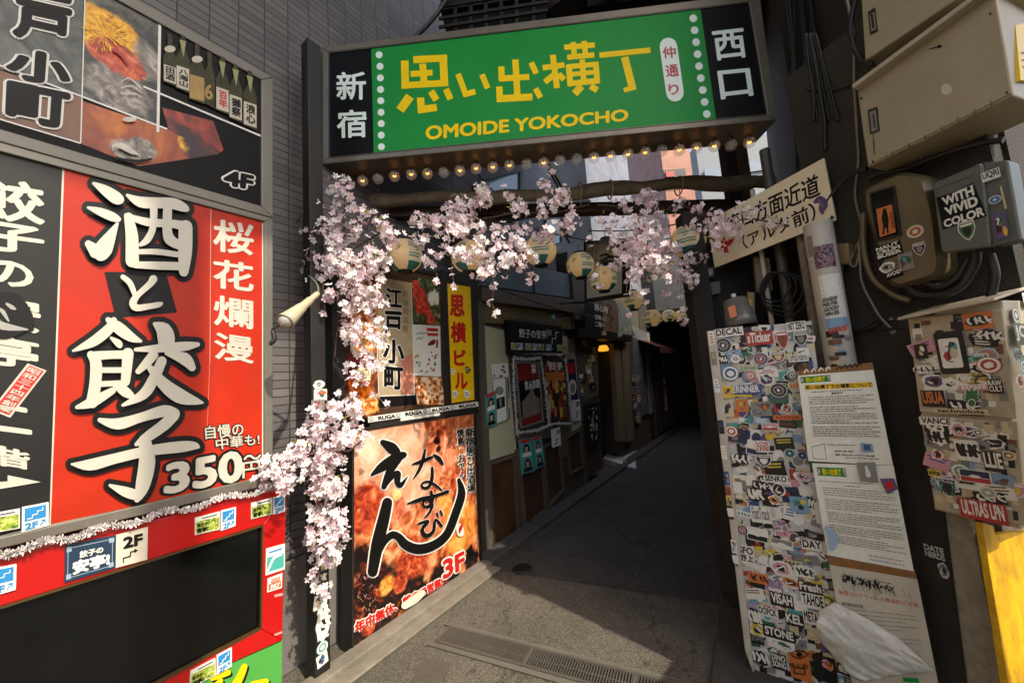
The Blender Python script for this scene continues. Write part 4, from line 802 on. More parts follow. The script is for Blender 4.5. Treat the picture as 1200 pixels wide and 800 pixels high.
a.ink(W0, ZL(zm, [(168, 510), (242, 500), (236, 640), (176, 656)]), BEER, K); a.ink(W0, ZL(zm, [(163, 505), (185, 492), (225, 490), (244, 502), (242, 556), (168, 562)]), FOAM, K)
a.ink(W0, ZL(zm, [(124, 530), (160, 520), (158, 640), (128, 650)]), BEER, K); a.ink(W0, ZL(zm, [(200, 660), (275, 640), (275, 700), (205, 715)]), GYP, K)
a.build('dumpling_and_beer_print', t)
a = MB(); a.ink(W0, ZL(zm, [(276, 20), (452, 50), (470, 632), (284, 640)]), mat('aged_paper_print', (176, 158, 124), .45, var=.25, vs=7), K)
a.ink(W0, ZL(zm, [(400, 440), (462, 420), (470, 632), (400, 640)]), mat('pink_print', (198, 128, 104), .45, var=.2), K)
a.ink(W0, ZL(zm, [(280, 640), (480, 632), (484, 682), (284, 700)]), INKB, K)
for q in ((452, 50, 470, 632, 4), (470, 632, 284, 640, 4), (284, 640, 276, 340, 4)): a.bars(W0, [q], WHITE, zm, K)
for i, (y, ch) in enumerate(((90, '新'), (135, '宿'), (180, '居'), (225, '酒'), (270, '屋'))): a.text(W0, ch, ZL(zm, [(412, y), (440, y + 4), (442, y + 36), (414, y + 32)]), mat('grey_brush', (90, 80, 66), .5), K, .0)
for ch, q in (('江', (325, 78, 405, 178)), ('戸', (318, 198, 404, 325)), ('小', (312, 345, 416, 466)), ('町', (318, 488, 410, 600))):
    Q_ = ZL(zm, [(q[0], q[1]), (q[2], q[1] + 6), (q[2], q[3] + 4), (q[0], q[3] - 4)]); a.text(W0, ch, Q_, WHITE, K + .001, .08); a.text(W0, ch, Q_, INKB, K + .004, .035)
a.build('brush_lettering_print', t)
a = MB(); a.ink(W0, ZL(zm, [(455, 20), (602, 40), (604, 275), (458, 265)]), blob_photo('sashimi_platter_photo', [(.3, (12, 18, 9)), (.46, (44, 56, 26)), (.6, (96, 104, 60)), (.72, (180, 180, 150))], [(HM(500, 110), .07, SEAR0, 30), (HM(510, 170), .07, SEAR0, 30), (HM(540, 200), .05, SEAR0, 30), (HM(570, 130), .06, PLS, 20), (HM(560, 240), .05, SEAR0, 24), (HM(480, 60), .05, SEAR0, 30)], t, 14, seed=5, wob=.45), K)
for x, y in ((575, 110), (560, 130), (590, 125)): a.brush(W0, [[(x, y - 25, 6), (x - 4, y + 5, 22), (x, y + 35, 10)]], PLW, zm, K)
a.brush(W0, [[(500, 80, 6), (488, 120, 10), (506, 160, 8)], [(520, 100, 5), (536, 150, 8), (530, 190, 4)], [(470, 50, 3), (486, 80, 5), (500, 90, 3)]], mat('lobster_red', (190, 44, 26), .35, var=.3, vs=40), zm, K)
a.ink(W0, ZL(zm, [(458, 266), (604, 275), (608, 538), (466, 532)]), PLW, K)
for i in range(5): a.brush(W0, [[(478 + 18 * (i % 3), 320 + 26 * (i // 3), 3), (490 + 18 * (i % 3), 312 + 26 * (i // 3), 4), (500 + 18 * (i % 3), 306 + 26 * (i // 3), 2)]], INKB, zm, K)
a.bars(W0, [(534, 293, 592, 296, 16), (536, 318, 592, 321, 14)], REDP, zm, K); a.brush(W0, [[(545, 370, 14), (565, 360, 26), (575, 350, 10)], [(588, 350, 10), (586, 385, 10)]], mat('label_brown', (112, 34, 24)), zm, K)
for i in range(26): a.brush(W0, [[(475 + RND.random() * 118, 410 + RND.random() * 115, 9), (482 + RND.random() * 110, 415 + RND.random() * 110, 5)]] if 0 else [[(x0 := 475 + RND.random() * 115, y0 := 410 + RND.random() * 112, 8), (x0 + RND.uniform(-14, 14), y0 + RND.uniform(-14, 14), 4)]], RND.choice([INKB, REDP, ORR, MATS['garlic_grey'], PALT['green'], YEL]), zm, K)
a.ink(W0, ZL(zm, [(468, 540), (610, 540), (628, 684), (484, 682)]), photo_mat('grill_photo', [(.3, (24, 14, 10)), (.45, (120, 50, 24)), (.6, (206, 130, 70)), (.72, (230, 206, 170))], 24, vor=True, seed=2), K)
a.build('menu_print', t)
# ---- yellow sign
t = thing('yellow_sign', 'narrow yellow vertical sign with red lettering between menu and shop front', 'sign', W0.hit(540, 470))
a = MB(); a.frame(W0, [(518.5, 316), (559, 324), (562, 470), (524, 475)], [(522.5, 331), (552, 335.5), (556.8, 468), (527.5, 472.5)], DARKM, .006, .2); a.build('dark_frame', t, bevel=.003)
a = MB(); a.slab(W0, [(522, 330), (552.5, 335), (557, 469), (527, 473)], YEL, -.004, .02); K = -.003
for ch, q in (('思', (656, 115, 728, 222)), ('横', (661, 255, 736, 360)), ('ビ', (678, 398, 735, 478)), ('ル', (682, 520, 745, 600))): a.text(W0, ch, ZL(zm, [(q[0], q[1]), (q[2], q[1] + 4), (q[2] + 2, q[3]), (q[0] + 2, q[3] - 2)]), REDP, K, .04)
for x, y, r in ((669, 510, 15), (746, 503, 17), (680, 628, 20), (742, 628, 22)):
    a.brush(W0, [[(x - 4, y - r * .5, r), (x + 3, y, r * 1.5), (x, y + r * .6, r)]], PLW if y > 600 or x < 700 else INKB, zm, K); a.brush(W0, [[(x - r * .4, y - 4, 4), (x + r * .4, y - 6, 4)], [(x - r * .3, y + 6, 3), (x + r * .4, y + 8, 5)]], INKB if y > 600 or x < 700 else PLW, zm, K)
a.build('yellow_panel', t)
# ---- white tape
t = MB(); q = ZL(zm, [(226, 747), (800, 668), (803, 692), (230, 777)]); t.slab(W0, q, PLW, .012, .004); L_ = lambda u, v: lerp(lerp(q[0], q[1], u), lerp(q[3], q[2], u), v)
for i in range(4):
    u = .085 + i * .245; t.text(W0, 'RUGA', [L_(u, .2), L_(u + .15, .2), L_(u + .15, .8), L_(u, .8)], INKB, .013, .05); x, y = L_(u - .055, .5); t.disc(W0, x, y, 2.4, INKB, .013); t.disc(W0, x, y, 1.8, PLW, .013); t.brush(W0, [[(x - 1, y + .2, .5), (x, y + 1, .5), (x + 1, y, .5)]], INKB, k=.013)
t.build('tape_strip', loc=W0.hit(495, 480), label='white tape strip with repeated black lettering above the grilled food sign', cat='tape')
t = MB(); t.slab(W0, ZL(zm, [(398, 752), (602, 727), (602, 740), (398, 769)]), PLW, .012, .003); t.slab(W0, ZL(zm, [(240, 782), (800, 700), (803, 726), (236, 815)]), DARKM, .009, .1); t.build('sign_rail', loc=W0.hit(490, 490), label='dark rail with a blank paper slip between menu and grilled food sign', cat='rail')
# ---- grilled food lightbox
ze = Z(400, 500, .325)
t = thing('grilled_food_sign', 'tall lightbox sign of grilled food with black brush lettering and 3F', 'sign', W0.hit(480, 720))
F4 = [(413, 504), (557.5, 477.5), (565.5, 660), (412.5, 768)]
a = MB(); a.frame(W0, F4, [(415.5, 507), (555.5, 481), (563, 657.5), (415, 762.5)], DARKM, .012, .13); a.slab(W0, [(414, 505), (557, 479), (565, 659), (413.5, 766)], BLACK, -.008, .1); a.build('black_case', t, bevel=.003)
a = MB(); K = .0
HZ = lambda x, y: W0.hit(*ze(x, y))
PRK = [(.28, (96, 30, 20)), (.42, (180, 84, 56)), (.55, (220, 142, 106)), (.72, (240, 206, 176))]; SEAR = [(.3, (60, 16, 10)), (.44, (140, 40, 22)), (.56, (190, 80, 46)), (.7, (226, 150, 100))]; CHR = [(.36, (9, 6, 6)), (.52, (26, 14, 11)), (.6, (96, 34, 20)), (.72, (190, 90, 44))]; GLD = [(.3, (150, 66, 20)), (.46, (206, 124, 48)), (.6, (230, 168, 86)), (.75, (246, 212, 150))]; SMO = [(.3, (196, 118, 84)), (.5, (220, 160, 128)), (.7, (238, 206, 180))]
FOODM = blob_photo('grilled_meat_photo', [(.26, (70, 26, 16)), (.4, (150, 62, 34)), (.54, (204, 118, 72)), (.7, (232, 184, 138))], [(HZ(140, 120), .26, SMO, 6), (HZ(235, 60), .2, SMO, 6), (HZ(250, 190), .2, SMO, 7), (HZ(370, 100), .14, PRK, 9), (HZ(420, 190), .09, SEAR, 14), (HZ(90, 290), .16, SEAR, 13), (HZ(190, 290), .1, PRK, 10), (HZ(430, 360), .20, GLD, 8), (HZ(370, 280), .09, GLD, 10), (HZ(330, 330), .11, PRK, 10), (HZ(255, 480), .17, SEAR, 20), (HZ(110, 640), .25, CHR, 13), (HZ(60, 480), .10, CHR, 12), (HZ(230, 640), .22, CHR, 11), (HZ(370, 560), .17, CHR, 12), (HZ(470, 480), .09, CHR, 12), (HZ(165, 395), .06, CHR, 14), (HZ(345, 50), .035, CHR, 20), (HZ(350, 80), .028, CHR, 20), (HZ(200, 240), .045, [(.3, (150, 130, 70)), (.5, (206, 186, 120)), (.7, (236, 224, 180))], 30), (HZ(165, 570), .06, GLD, 22), (HZ(215, 560), .06, SEAR, 24), (HZ(270, 470), .13, SEAR, 26), (HZ(100, 720), .05, SEAR, 20)], t, 7, seed=1.0, soft=.3, wob=.45)
a.ink(W0, [(415, 506.5), (556, 480.5), (563.5, 657.5), (414.5, 763)], FOODM, K)
mat('garlic_cream', (214, 196, 140), .45, var=.3, vs=40)
for i in range(60): a.brush(W0, [[(x0 := 56 + RND.random() * 70, y0 := 540 + RND.random() * 200, 1.6), (x0 + RND.uniform(-8, 14), y0 + RND.uniform(-14, 4), 1)]], RND.choice([PALT['pink'], PALT['red'], MATS['garlic_cream']]), ze, K)
a.build('food_print', t)
EN = [[(150, 55, 20), (180, 75, 40), (196, 88, 34)], [(110, 172, 10), (150, 142, 34), (200, 110, 36), (226, 100, 22)], [(205, 112, 32), (172, 165, 26), (154, 215, 20)], [(160, 208, 14), (186, 176, 18), (204, 168, 22), (202, 196, 22), (214, 210, 18), (238, 180, 4)],
      [(166, 272, 36), (152, 335, 42), (130, 425, 44), (113, 522, 36)], [(118, 500, 16), (148, 425, 22), (180, 390, 26), (206, 396, 28), (232, 424, 34), (276, 440, 36), (330, 428, 34), (380, 388, 30), (412, 312, 30), (434, 240, 28), (424, 190, 12)]]
NS = [[(258, 134, 6), (290, 124, 14), (328, 108, 9)], [(302, 82, 8), (294, 120, 14), (280, 156, 12), (262, 184, 5)], [(334, 100, 7), (352, 114, 16), (366, 134, 8)], [(328, 146, 9), (328, 180, 12), (318, 212, 12), (298, 220, 9), (290, 206, 7), (310, 196, 8), (338, 208, 10), (364, 228, 5)],
      [(240, 276, 6), (290, 260, 16), (340, 248, 13), (384, 232, 12)], [(324, 232, 10), (328, 262, 14), (318, 284, 12), (300, 286, 9), (296, 270, 8), (314, 262, 9), (328, 280, 12), (318, 308, 9), (300, 326, 4)], [(278, 348, 7), (312, 340, 13), (292, 368, 13), (306, 392, 16), (332, 376, 13), (340, 334, 9), (362, 356, 10)], [(345, 310, 7), (350, 322, 7)], [(358, 302, 7), (364, 316, 7)]]
a = MB(); a.brush(W0, EN, WHITE, ze, .003, grow=3.2); a.lay = 0; a.brush(W0, EN, INKB, ze, .009); a.lay = 0; a.brush(W0, NS, WHITE, ze, .003, grow=.9); a.lay = 0; a.brush(W0, NS, INKB, ze, .009); a.build('brush_lettering', t)
a = MB(); Q_ = ZL(ze, [(446, 6), (480, 0), (478, 238), (454, 240)]); a.vtext(W0, '新宿思ひ出酒場', Q_, WHITE, .002, .09, .04); a.vtext(W0, '新宿思ひ出酒場', Q_, INKB, .006, .02, .04)
Q_ = ZL(ze, [(414, 8), (436, 5), (440, 184), (422, 190)]); a.vtext(W0, '焼鳥・おでん', Q_, WHITE, .002, .09, .04); a.vtext(W0, '焼鳥・おでん', Q_, INKB, .006, .02, .04)
Q_ = ZL(ze, [(364, 482), (436, 448), (440, 505), (366, 545)]); a.text(W0, '3F', Q_, WHITE, .002, .1); a.text(W0, '3F', Q_, REDP, .006, .04)
Q_ = ZL(ze, [(44, 702), (358, 540), (362, 568), (46, 742)]); a.text(W0, '年中無休、朝まで営業!', Q_, WHITE, .002, .12); a.text(W0, '年中無休、朝まで営業!', Q_, REDP, .006, .045)
a.bars(W0, [(446, 492, 466, 432, 5)], INKB, ze, .003); a.ink(W0, ZL(ze, [(448, 448), (471, 420), (476, 452)]), INKB, .003)
a.brush(W0, [[(426, 360, 26), (430, 382, 26)]], WHITE, ze, .003); a.brush(W0, [[(424, 385, 3), (430, 365, 12), (436, 348, 4)]], REDP, ze, .004)
a.brush(W0, [[(228, 644, 24), (262, 622, 30), (292, 598, 22)]], mat('worn_paper', (206, 200, 182), .7, var=.25, vs=60), ze, .008)
a.build('small_lettering', t)
# ================================================================ LOG BEAM, LANTERNS, BLOSSOM
BARK = mat('weathered_log', (132, 122, 102), .8, var=.4, vs=14, bump=.6, bs=30, dirt=.4, dirtcol=(40, 34, 28))
l0, l1 = at(395, 240, 2.95), at(905, 212, 3.05)
t = thing('log_beam', 'rough peeled log slung across the alley behind the green sign', 'beam', l0)
a = MB(); n_ = 26; P_ = [l0.lerp(l1, i / n_) + Vector((0, 0, .012 * math.sin(i * 1.3) + .02 * math.sin(i * .4))) for i in range(n_ + 1)]
a.tube(P_, [.05 + .008 * math.sin(i * .9) + .004 * math.sin(i * 2.7) + .008 * (i / n_) for i in range(n_ + 1)], BARK, 14); a.build('log', t)
a = MB()
for f in (.32, .55, .62, .78):
    p = l0.lerp(l1, f); ax = (l1 - l0).normalized(); y_ = ax.orthogonal().normalized(); x_ = ax.cross(y_)
    a.tube([p + (x_ * math.cos(k * PI / 6) + y_ * math.sin(k * PI / 6)) * .078 for k in range(13)], .006, mat('pale_rope', (170, 160, 140), .8), 6); a.tube([p, p - Vector((0, 0, .12))], .004, MATS['pale_rope'], 5)
a.build('rope_ties', t)
def beam(px0, py0, Y0, px1, py1, Y1, w_, h_, m, name, lab, cat='beam', group=None):
    p, q = at(px0, py0, Y0), at(px1, py1, Y1); d = (q - p).normalized(); s_ = d.cross(Vector((0, 0, 1))).normalized() * w_; v_ = s_.cross(d).normalized() * h_
    a = MB(); a.prism([p - s_ / 2 - v_ / 2, p + s_ / 2 - v_ / 2, p + s_ / 2 + v_ / 2, p - s_ / 2 + v_ / 2], q - p, m); return a.build(name, loc=p, label=lab, cat=cat, group=group, bevel=.004)
beam(430, 252, 3.1, 905, 240, 3.3, .10, .09, WOODD, 'timber_beam', 'dark sawn timber running under and behind the log beam')
beam(560, 262, 3.0, 690, 238, 5.2, .07, .08, WOODD, 'timber_rafter', 'slim dark rafter running into the alley left of the pale lightbox', group='dark rafters in the alley roof')
# ---- paper lanterns
LC = mat('lantern_cream', (240, 214, 168), .6, var=.08, trans=.4, emit=.08, ecol=(250, 206, 140)); LCG = mat('lantern_pale', (226, 222, 194), .6, var=.08, trans=.4, emit=.06, ecol=(240, 220, 180)); LT = mat('lantern_teal', (58, 128, 128), .6, var=.1, trans=.3); LRING = mat('lantern_ring', (18, 17, 16), .5)  # cream papers carry faint emission in place of sunlight glowing through them
LPALE = mat('lantern_white', (214, 206, 186), .6, var=.08, trans=.3)
LYEL = mat('lantern_lit', (240, 170, 50), .6, var=.1, emit=.5, ecol=(250, 170, 50))
def make_lantern(name, lab, group, simple=None):
    t = thing(name, lab, 'lantern', (0, 0, 0), group)
    a = MB(); n, r0 = 24, .13; rows = []; hs = [-1 + 2 * i / 26 for i in range(27)]
    for i, h in enumerate(hs):
        th = math.acos(max(-.96, min(.96, h * .95))); r = r0 * math.sin(th) * (1.0 if i % 2 else .985)
        rows.append([Vector((r * math.cos(2 * PI * j / n), r * math.sin(2 * PI * j / n), h * .118)) for j in range(n)])
    for i in range(26):
        for j in range(n):
            g = (j // 4) % 2; h = (hs[i] + hs[i + 1]) / 2
            m = LC if g == 0 else (LT if h < -.52 else LCG if (h < -.36 or (h > -.1 and h < .3) or h > .66) else (LT if i % 2 else LCG))
            if simple: m = simple
            j2 = (j + 1) % n; a.poly([rows[i][j], rows[i][j2], rows[i + 1][j2], rows[i + 1][j]], m)
    a.build('paper_body', t)
    a = MB(); a.lathe([(.03, -.128), (.052, -.126), (.054, -.108), (.04, -.106)], (0, 0, 0), LRING, 20, caps=True); a.build('base_ring', t)
    a = MB(); a.lathe([(.04, .106), (.054, .108), (.052, .128), (.03, .13)], (0, 0, 0), LRING, 20, caps=True); a.tube([(0, 0, .13), (0, 0, .2)], .004, LRING, 6); a.build('top_ring', t)
    a = MB()
    if not simple:
        for j in range(6):
            an = 2 * PI * (j * 4 + 2) / 24; e = Vector((-math.sin(an), math.cos(an), 0)); o = Vector((math.cos(an), math.sin(an), 0))
            for dx, dz, l, ang in ((-.02, .02, .022, .5), (-.008, .024, .026, 1.0), (.004, .022, .028, 1.9), (.016, .022, .022, 2.5), (0, .008, .03, .1), (-.01, .0, .03, .2)):
                d = e * math.cos(ang) + Vector((0, 0, math.sin(ang))); c = e * dx + Vector((0, 0, dz + .01)); q = d.cross(o) * .0028
                pts = [c - d * l / 2, c + q, c + d * l / 2, c - q]
                a.poly([Vector((o * math.sqrt(max(0, .1335 ** 2 - (p.z * 1.04) ** 2 - p.dot(e) ** 2))) + p) for p in pts], INKB)
        a.build('leaf_crest', t)
    return t
def dup(root, loc, rz=0, sc=1.0, label=None, group=None):
    r = root.copy(); COL.objects.link(r); r.location = loc; r.rotation_euler = (0, 0, rz); r.scale = (sc, sc, sc)
    if label: r['label'] = label
    if group: r['group'] = group
    for ch in list(root.children):
        c = ch.copy(); COL.objects.link(c); c.parent = r
        for g in ch.children:
            d = g.copy(); COL.objects.link(d); d.parent = c
    return r
GL = 'paper lanterns hung across the alley mouth'
spec = [(474, 300, 21.7, 0, 'teal and cream paper lantern below the left blossom mass, before the food photographs'), (549, 301, 21, .5, 'teal and cream paper lantern half hidden by blossom above the yellow sign'), (633, 294, 20, 1.0, 'teal and cream paper lantern under the middle blossom spray, left of the pale lightbox'),
        (680, 311, 16.8, 1.5, 'smaller teal and cream paper lantern just left of the pale hanging lightbox'), (707, 327, 16.5, 2.0, 'small paper lantern overlapping the pale hanging lightbox'), (806, 283, 21, 2.6, 'teal and cream paper lantern next to the white direction board'), (742, 352, 12.5, .3, 'little paper lantern above the doorway to the stairs, tangled in blossom tips')]
lan = None
for x, y, r, rz, lab in spec:
    Y = .13 * 433 / r / .995; c = at(x, y, Y)
    if lan is None: lan = make_lantern('paper_lantern', lab, GL); lan.location = c; lan.rotation_euler.z = rz
    else: dup(lan, c, rz, 1, lab)
GF = 'paper lanterns in a row deep in the alley'
far = [(764, 373, 11.5, 'nearest and palest lantern of the row deep in the alley'), (783.6, 370, 8, None), (797, 370, 7, None), (809, 368, 6.2, None), (824, 369, 5.3, None), (833, 369, 4.8, None)]
for i, (x, y, r, lab) in enumerate(far): dup(lan, at(x, y, .13 * 433 / r), i * .8, 1, lab or 'small paper lantern in the receding row deep in the alley, past the nearest one', GF)
ll = make_lantern('lit_lantern', 'glowing yellow lantern below the far lantern row', None, LYEL); ll.location = at(824, 382, 8.5); ll.scale = (1.2, 1.2, .8)
wl = make_lantern('white_lantern', 'white paper lantern with a black brush mark beside the pale lightbox', None, LPALE); wl.location = at(711, 294, 3.95); wl.scale = (1.1, 1.1, 1.15)
a = MB(); FW = Face(at(711, 294, 3.80).x, at(711, 294, 3.80).y, -80)
a.brush(FW, [[(703, 300, 1.5), (710, 298, 2.4), (720, 303, 1)], [(706, 306, 2), (714, 301, 2.4), (722, 300, 1.2)], [(708, 310, 1), (716, 309, 2)]], INKB); a.build('brush_mark', wl)
for ch in wl.children:
    if ch.name.startswith('brush_mark'):
        ch.matrix_parent_inverse = Matrix.Identity(4); ch.data.transform(Matrix.Translation(Vector(WL[wl]))); ch.data.transform((Matrix.Translation(wl.location) @ Matrix.Diagonal((1.1, 1.1, 1.15, 1))).inverted())

# ---- artificial cherry blossom
def petal_mat(name, col, tr):
    return mat(name, col, .6, var=.05, vs=60, trans=tr)
PB = [petal_mat('petal_pale', (244, 231, 234), .22), petal_mat('petal_white', (248, 240, 238), .22), petal_mat('petal_pink', (236, 206, 214), .22)]
HEART = mat('blossom_heart', (190, 96, 116), .6, var=0); LEAFY = petal_mat('young_leaf', (170, 176, 50), .4); TWIG = mat('blossom_twig', (74, 50, 38), .8, var=.2); TIPY = mat('calyx', (140, 110, 90), .7, var=0)
def flower(mb, c, nrm, r):
    x = nrm.orthogonal().normalized(); y = nrm.cross(x); a0 = RND.random() * 6.28; m = RND.choices(PB, (4, 5, 3))[0]; cup = RND.uniform(-.1, .55)
    for i in range(5):
        an = a0 + i * 2 * PI / 5 + RND.uniform(-.12, .12); d = x * math.cos(an) + y * math.sin(an); e = nrm.cross(d); rr = r * RND.uniform(.85, 1.12); tip = nrm * cup * rr; wd = RND.uniform(.27, .36)
        mb.poly([c, c + d * rr * .45 + e * rr * wd + tip * .35, c + d * rr * .85 + e * rr * wd * .8 + tip * .8, c + d * rr * 1.02 + e * rr * .1 + tip, c + d * rr * .93 + tip * .9, c + d * rr * 1.02 - e * rr * .1 + tip, c + d * rr * .85 - e * rr * wd * .8 + tip * .8, c + d * rr * .45 - e * rr * wd + tip * .35], m)
    mb.poly([c + nrm * .002 + (x * math.cos(k * 1.257) + y * math.sin(k * 1.257)) * r * .17 for k in range(5)], HEART)
def blossom(name, label, blobs, n, dens=1.0, stems=(), leaf=.03, dz=.10, rr=.0225, twigs=(), group=None):
    """blobs: (photo x, photo y, radius px, metres ahead)"""
    bl_, lf, tw = MB(), MB(), MB(); wts = [b[2] ** 2 for b in blobs]
    loc = at(*blobs[0][:2], blobs[0][3]); t = thing(name, label, 'blossom', loc, group)
    made = 0
    while made < n:
        bx, by, br_, bY = RND.choices(blobs, wts)[0]; an = RND.random() * 6.28; q = math.sqrt(RND.random())
        cc = at(bx + br_ * q * math.cos(an), by + br_ * q * math.sin(an), bY + RND.gauss(0, dz * .5)); tw.tube([cc + Vector((RND.uniform(-.03, .03), RND.uniform(-.03, .03), RND.uniform(.02, .06))), cc], .0015, TWIG, 4, caps=False)
        for k in range(RND.randint(4, 7)):
            d = Vector((RND.gauss(0, 1), RND.gauss(0, 1), RND.gauss(0, 1) - .2)).normalized(); toward = (CAM - cc).normalized() * .45
            flower(bl_, cc + d * RND.uniform(.018, .048), (d + toward + to_sun * .35).normalized(), rr * RND.uniform(.85, 1.12)); made += 1.55
        if RND.random() < leaf * 5:
            d = Vector((RND.gauss(0, 1), RND.gauss(0, 1), RND.gauss(0, 1))).normalized(); s_ = d.orthogonal() * .008; c2 = cc + d * .03; lf.poly([c2, c2 + d * .015 + s_, c2 + d * .034, c2 + d * .015 - s_], LEAFY)
    for path in stems:                                   # hanging tips: [(px,py,Y),...] with flowers at the end
        P = [at(*p) for p in path]; tw.tube(P, .0016, TIPY, 4, caps=False)
        for p in P[1:]:
            for k in range(RND.randint(2, 4)):
                d = Vector((RND.gauss(0, 1), RND.gauss(0, 1), RND.gauss(-.3, 1))).normalized(); flower(bl_, p + d * .018, (d + (CAM - p).normalized() * .5).normalized(), rr)
    for path in twigs: tw.tube([at(*p) for p in path], .005, TWIG, 6)
    bl_.build('petals', t); tw.build('twigs', t)
    if lf.f: lf.build('young_leaves', t)
    return t
GB = 'artificial cherry blossom garlands round the entrance'
Y1 = 2.28
blossom('blossom_garland', 'big mass of pale pink blossom below the left end of the green sign', [(400, 222, 16, Y1), (412, 240, 14, Y1), (366, 238, 12, Y1), (372, 268, 14, Y1), (400, 270, 26, Y1), (432, 262, 14, Y1), (448, 278, 20, Y1 + .05), (385, 300, 26, Y1), (420, 300, 30, Y1), (400, 330, 30, Y1), (430, 336, 26, Y1), (372, 322, 16, Y1), (440, 310, 16, Y1 + .05), (420, 368, 26, Y1), (438, 390, 16, Y1), (405, 390, 14, Y1), (425, 420, 18, Y1), (445, 428, 8, Y1), (420, 448, 13, Y1), (408, 462, 11, Y1), (460, 268, 9, Y1), (432, 452, 8, Y1)], 1500,
        stems=[[(378, 330, Y1), (380, 350, Y1), (381, 366, Y1)], [(430, 430, Y1), (440, 462, Y1), (452, 474, Y1)], [(370, 300, Y1), (364, 330, Y1)]], twigs=[[(392, 420, Y1 + .08), (402, 300, Y1 + .08), (405, 215, Y1 + .05)], [(402, 300, Y1 + .05), (450, 270, Y1 + .05)], [(347, 262, Y1), (362, 240, Y1)]], group=GB)
Y2 = 2.4
blossom('blossom_garland', 'pale pink blossom spray hanging left of centre above the yellow sign', [(540, 245, 18, Y2 + .05), (520, 262, 18, Y2), (562, 232, 9, Y2), (566, 225, 8, Y2), (508, 255, 9, Y2), (488, 262, 11, Y2), (496, 278, 10, Y2), (530, 280, 20, Y2), (552, 262, 18, Y2), (560, 290, 18, Y2 - .03), (580, 286, 20, Y2 - .03), (600, 300, 14, Y2 - .03), (575, 310, 14, Y2 - .03), (505, 295, 10, Y2), (502, 305, 8, Y2), (592, 318, 8, Y2)], 900,
        stems=[[(530, 300, Y2), (529, 318, Y2), (533, 336, Y2)], [(512, 320, Y2), (512, 330, Y2)], [(578, 322, Y2), (579, 336, Y2), (576, 354, Y2), (581, 367, Y2)], [(552, 318, Y2), (556, 324, Y2)], [(595, 318, Y2), (592, 322, Y2)]], twigs=[[(480, 262, Y2 + .06), (540, 262, Y2 + .06), (600, 250, Y2 + .06)]], group=GB)
Y3 = 2.5
blossom('blossom_garland', 'pale pink blossom spray in the middle, beneath the lit bulbs', [(600, 232, 12, Y3), (612, 250, 14, Y3), (630, 260, 14, Y3), (648, 238, 16, Y3), (655, 228, 10, Y3), (664, 256, 12, Y3), (640, 278, 12, Y3), (655, 270, 12, Y3 - .03), (610, 268, 12, Y3), (604, 286, 9, Y3), (625, 300, 8, Y3 - .04), (615, 282, 9, Y3 - .04), (648, 204, 5, Y3), (640, 220, 7, Y3)], 480,
        stems=[[(612, 300, Y3), (614, 312, Y3), (620, 330, Y3)], [(620, 296, Y3), (622, 318, Y3), (628, 326, Y3)], [(606, 290, Y3), (609, 316, Y3)]], twigs=[[(590, 250, Y3 + .06), (650, 250, Y3 + .06), (690, 240, Y3 + .06)]], group=GB)
Y4 = 2.55
blossom('blossom_garland', 'big sunlit blossom spray over the lanterns right of centre', [(735, 240, 12, Y4 + .1), (758, 236, 14, Y4 + .1), (765, 250, 12, Y4 + .1), (708, 258, 7, Y4 + .1), (720, 262, 10, Y4 + .05), (745, 258, 12, Y4 + .05), (752, 276, 20, Y4 - .05), (735, 286, 16, Y4 - .05), (770, 282, 16, Y4 - .05), (750, 300, 20, Y4 - .05), (772, 304, 18, Y4 - .05), (788, 298, 12, Y4), (790, 318, 14, Y4 - .05), (765, 322, 14, Y4 - .05), (742, 318, 10, Y4 - .05), (800, 312, 10, Y4), (690, 282, 9, Y4), (698, 292, 6, Y4), (728, 306, 10, Y4), (780, 336, 8, Y4), (805, 330, 8, Y4), (730, 326, 5, Y4)], 1150,
        stems=[[(735, 322, Y4), (734, 342, Y4)], [(752, 328, Y4), (751, 345, Y4), (757, 352, Y4)], [(738, 345, Y4), (735, 368, Y4)], [(780, 330, Y4), (781, 342, Y4), (780, 366, Y4), (798, 376, Y4)], [(798, 328, Y4), (797, 346, Y4), (800, 362, Y4)], [(700, 298, Y4), (702, 310, Y4), (703, 335, Y4)], [(696, 292, Y4), (698, 325, Y4)], [(745, 330, Y4), (756, 340, Y4)], [(790, 340, Y4), (801, 377, Y4)]], twigs=[[(700, 240, Y4 + .12), (760, 245, Y4 + .12), (830, 250, Y4 + .12)]], group=GB)
blossom('blossom_garland', 'thin blossom twigs reaching across the white direction board', [(812, 243, 7, 2.5), (826, 246, 10, 2.4), (822, 262, 10, 2.4), (840, 258, 12, 2.3), (850, 268, 12, 2.25), (868, 248, 8, 2.2), (880, 254, 9, 2.15), (860, 262, 9, 2.2), (846, 282, 10, 2.3), (836, 290, 6, 2.3), (815, 300, 8, 2.5), (895, 258, 5, 2.15), (910, 262, 4, 2.1), (858, 278, 6, 2.25), (830, 276, 6, 2.3), (788, 246, 7, 2.6), (802, 232, 5, 2.6), (820, 240, 4, 2.5)], 330, rr=.019, twigs=[[(800, 240, 2.6), (840, 262, 2.3), (880, 256, 2.15), (912, 262, 2.1)], [(800, 262, 2.5), (835, 280, 2.3), (850, 296, 2.3)]], group=GB)
Y5 = 2.12
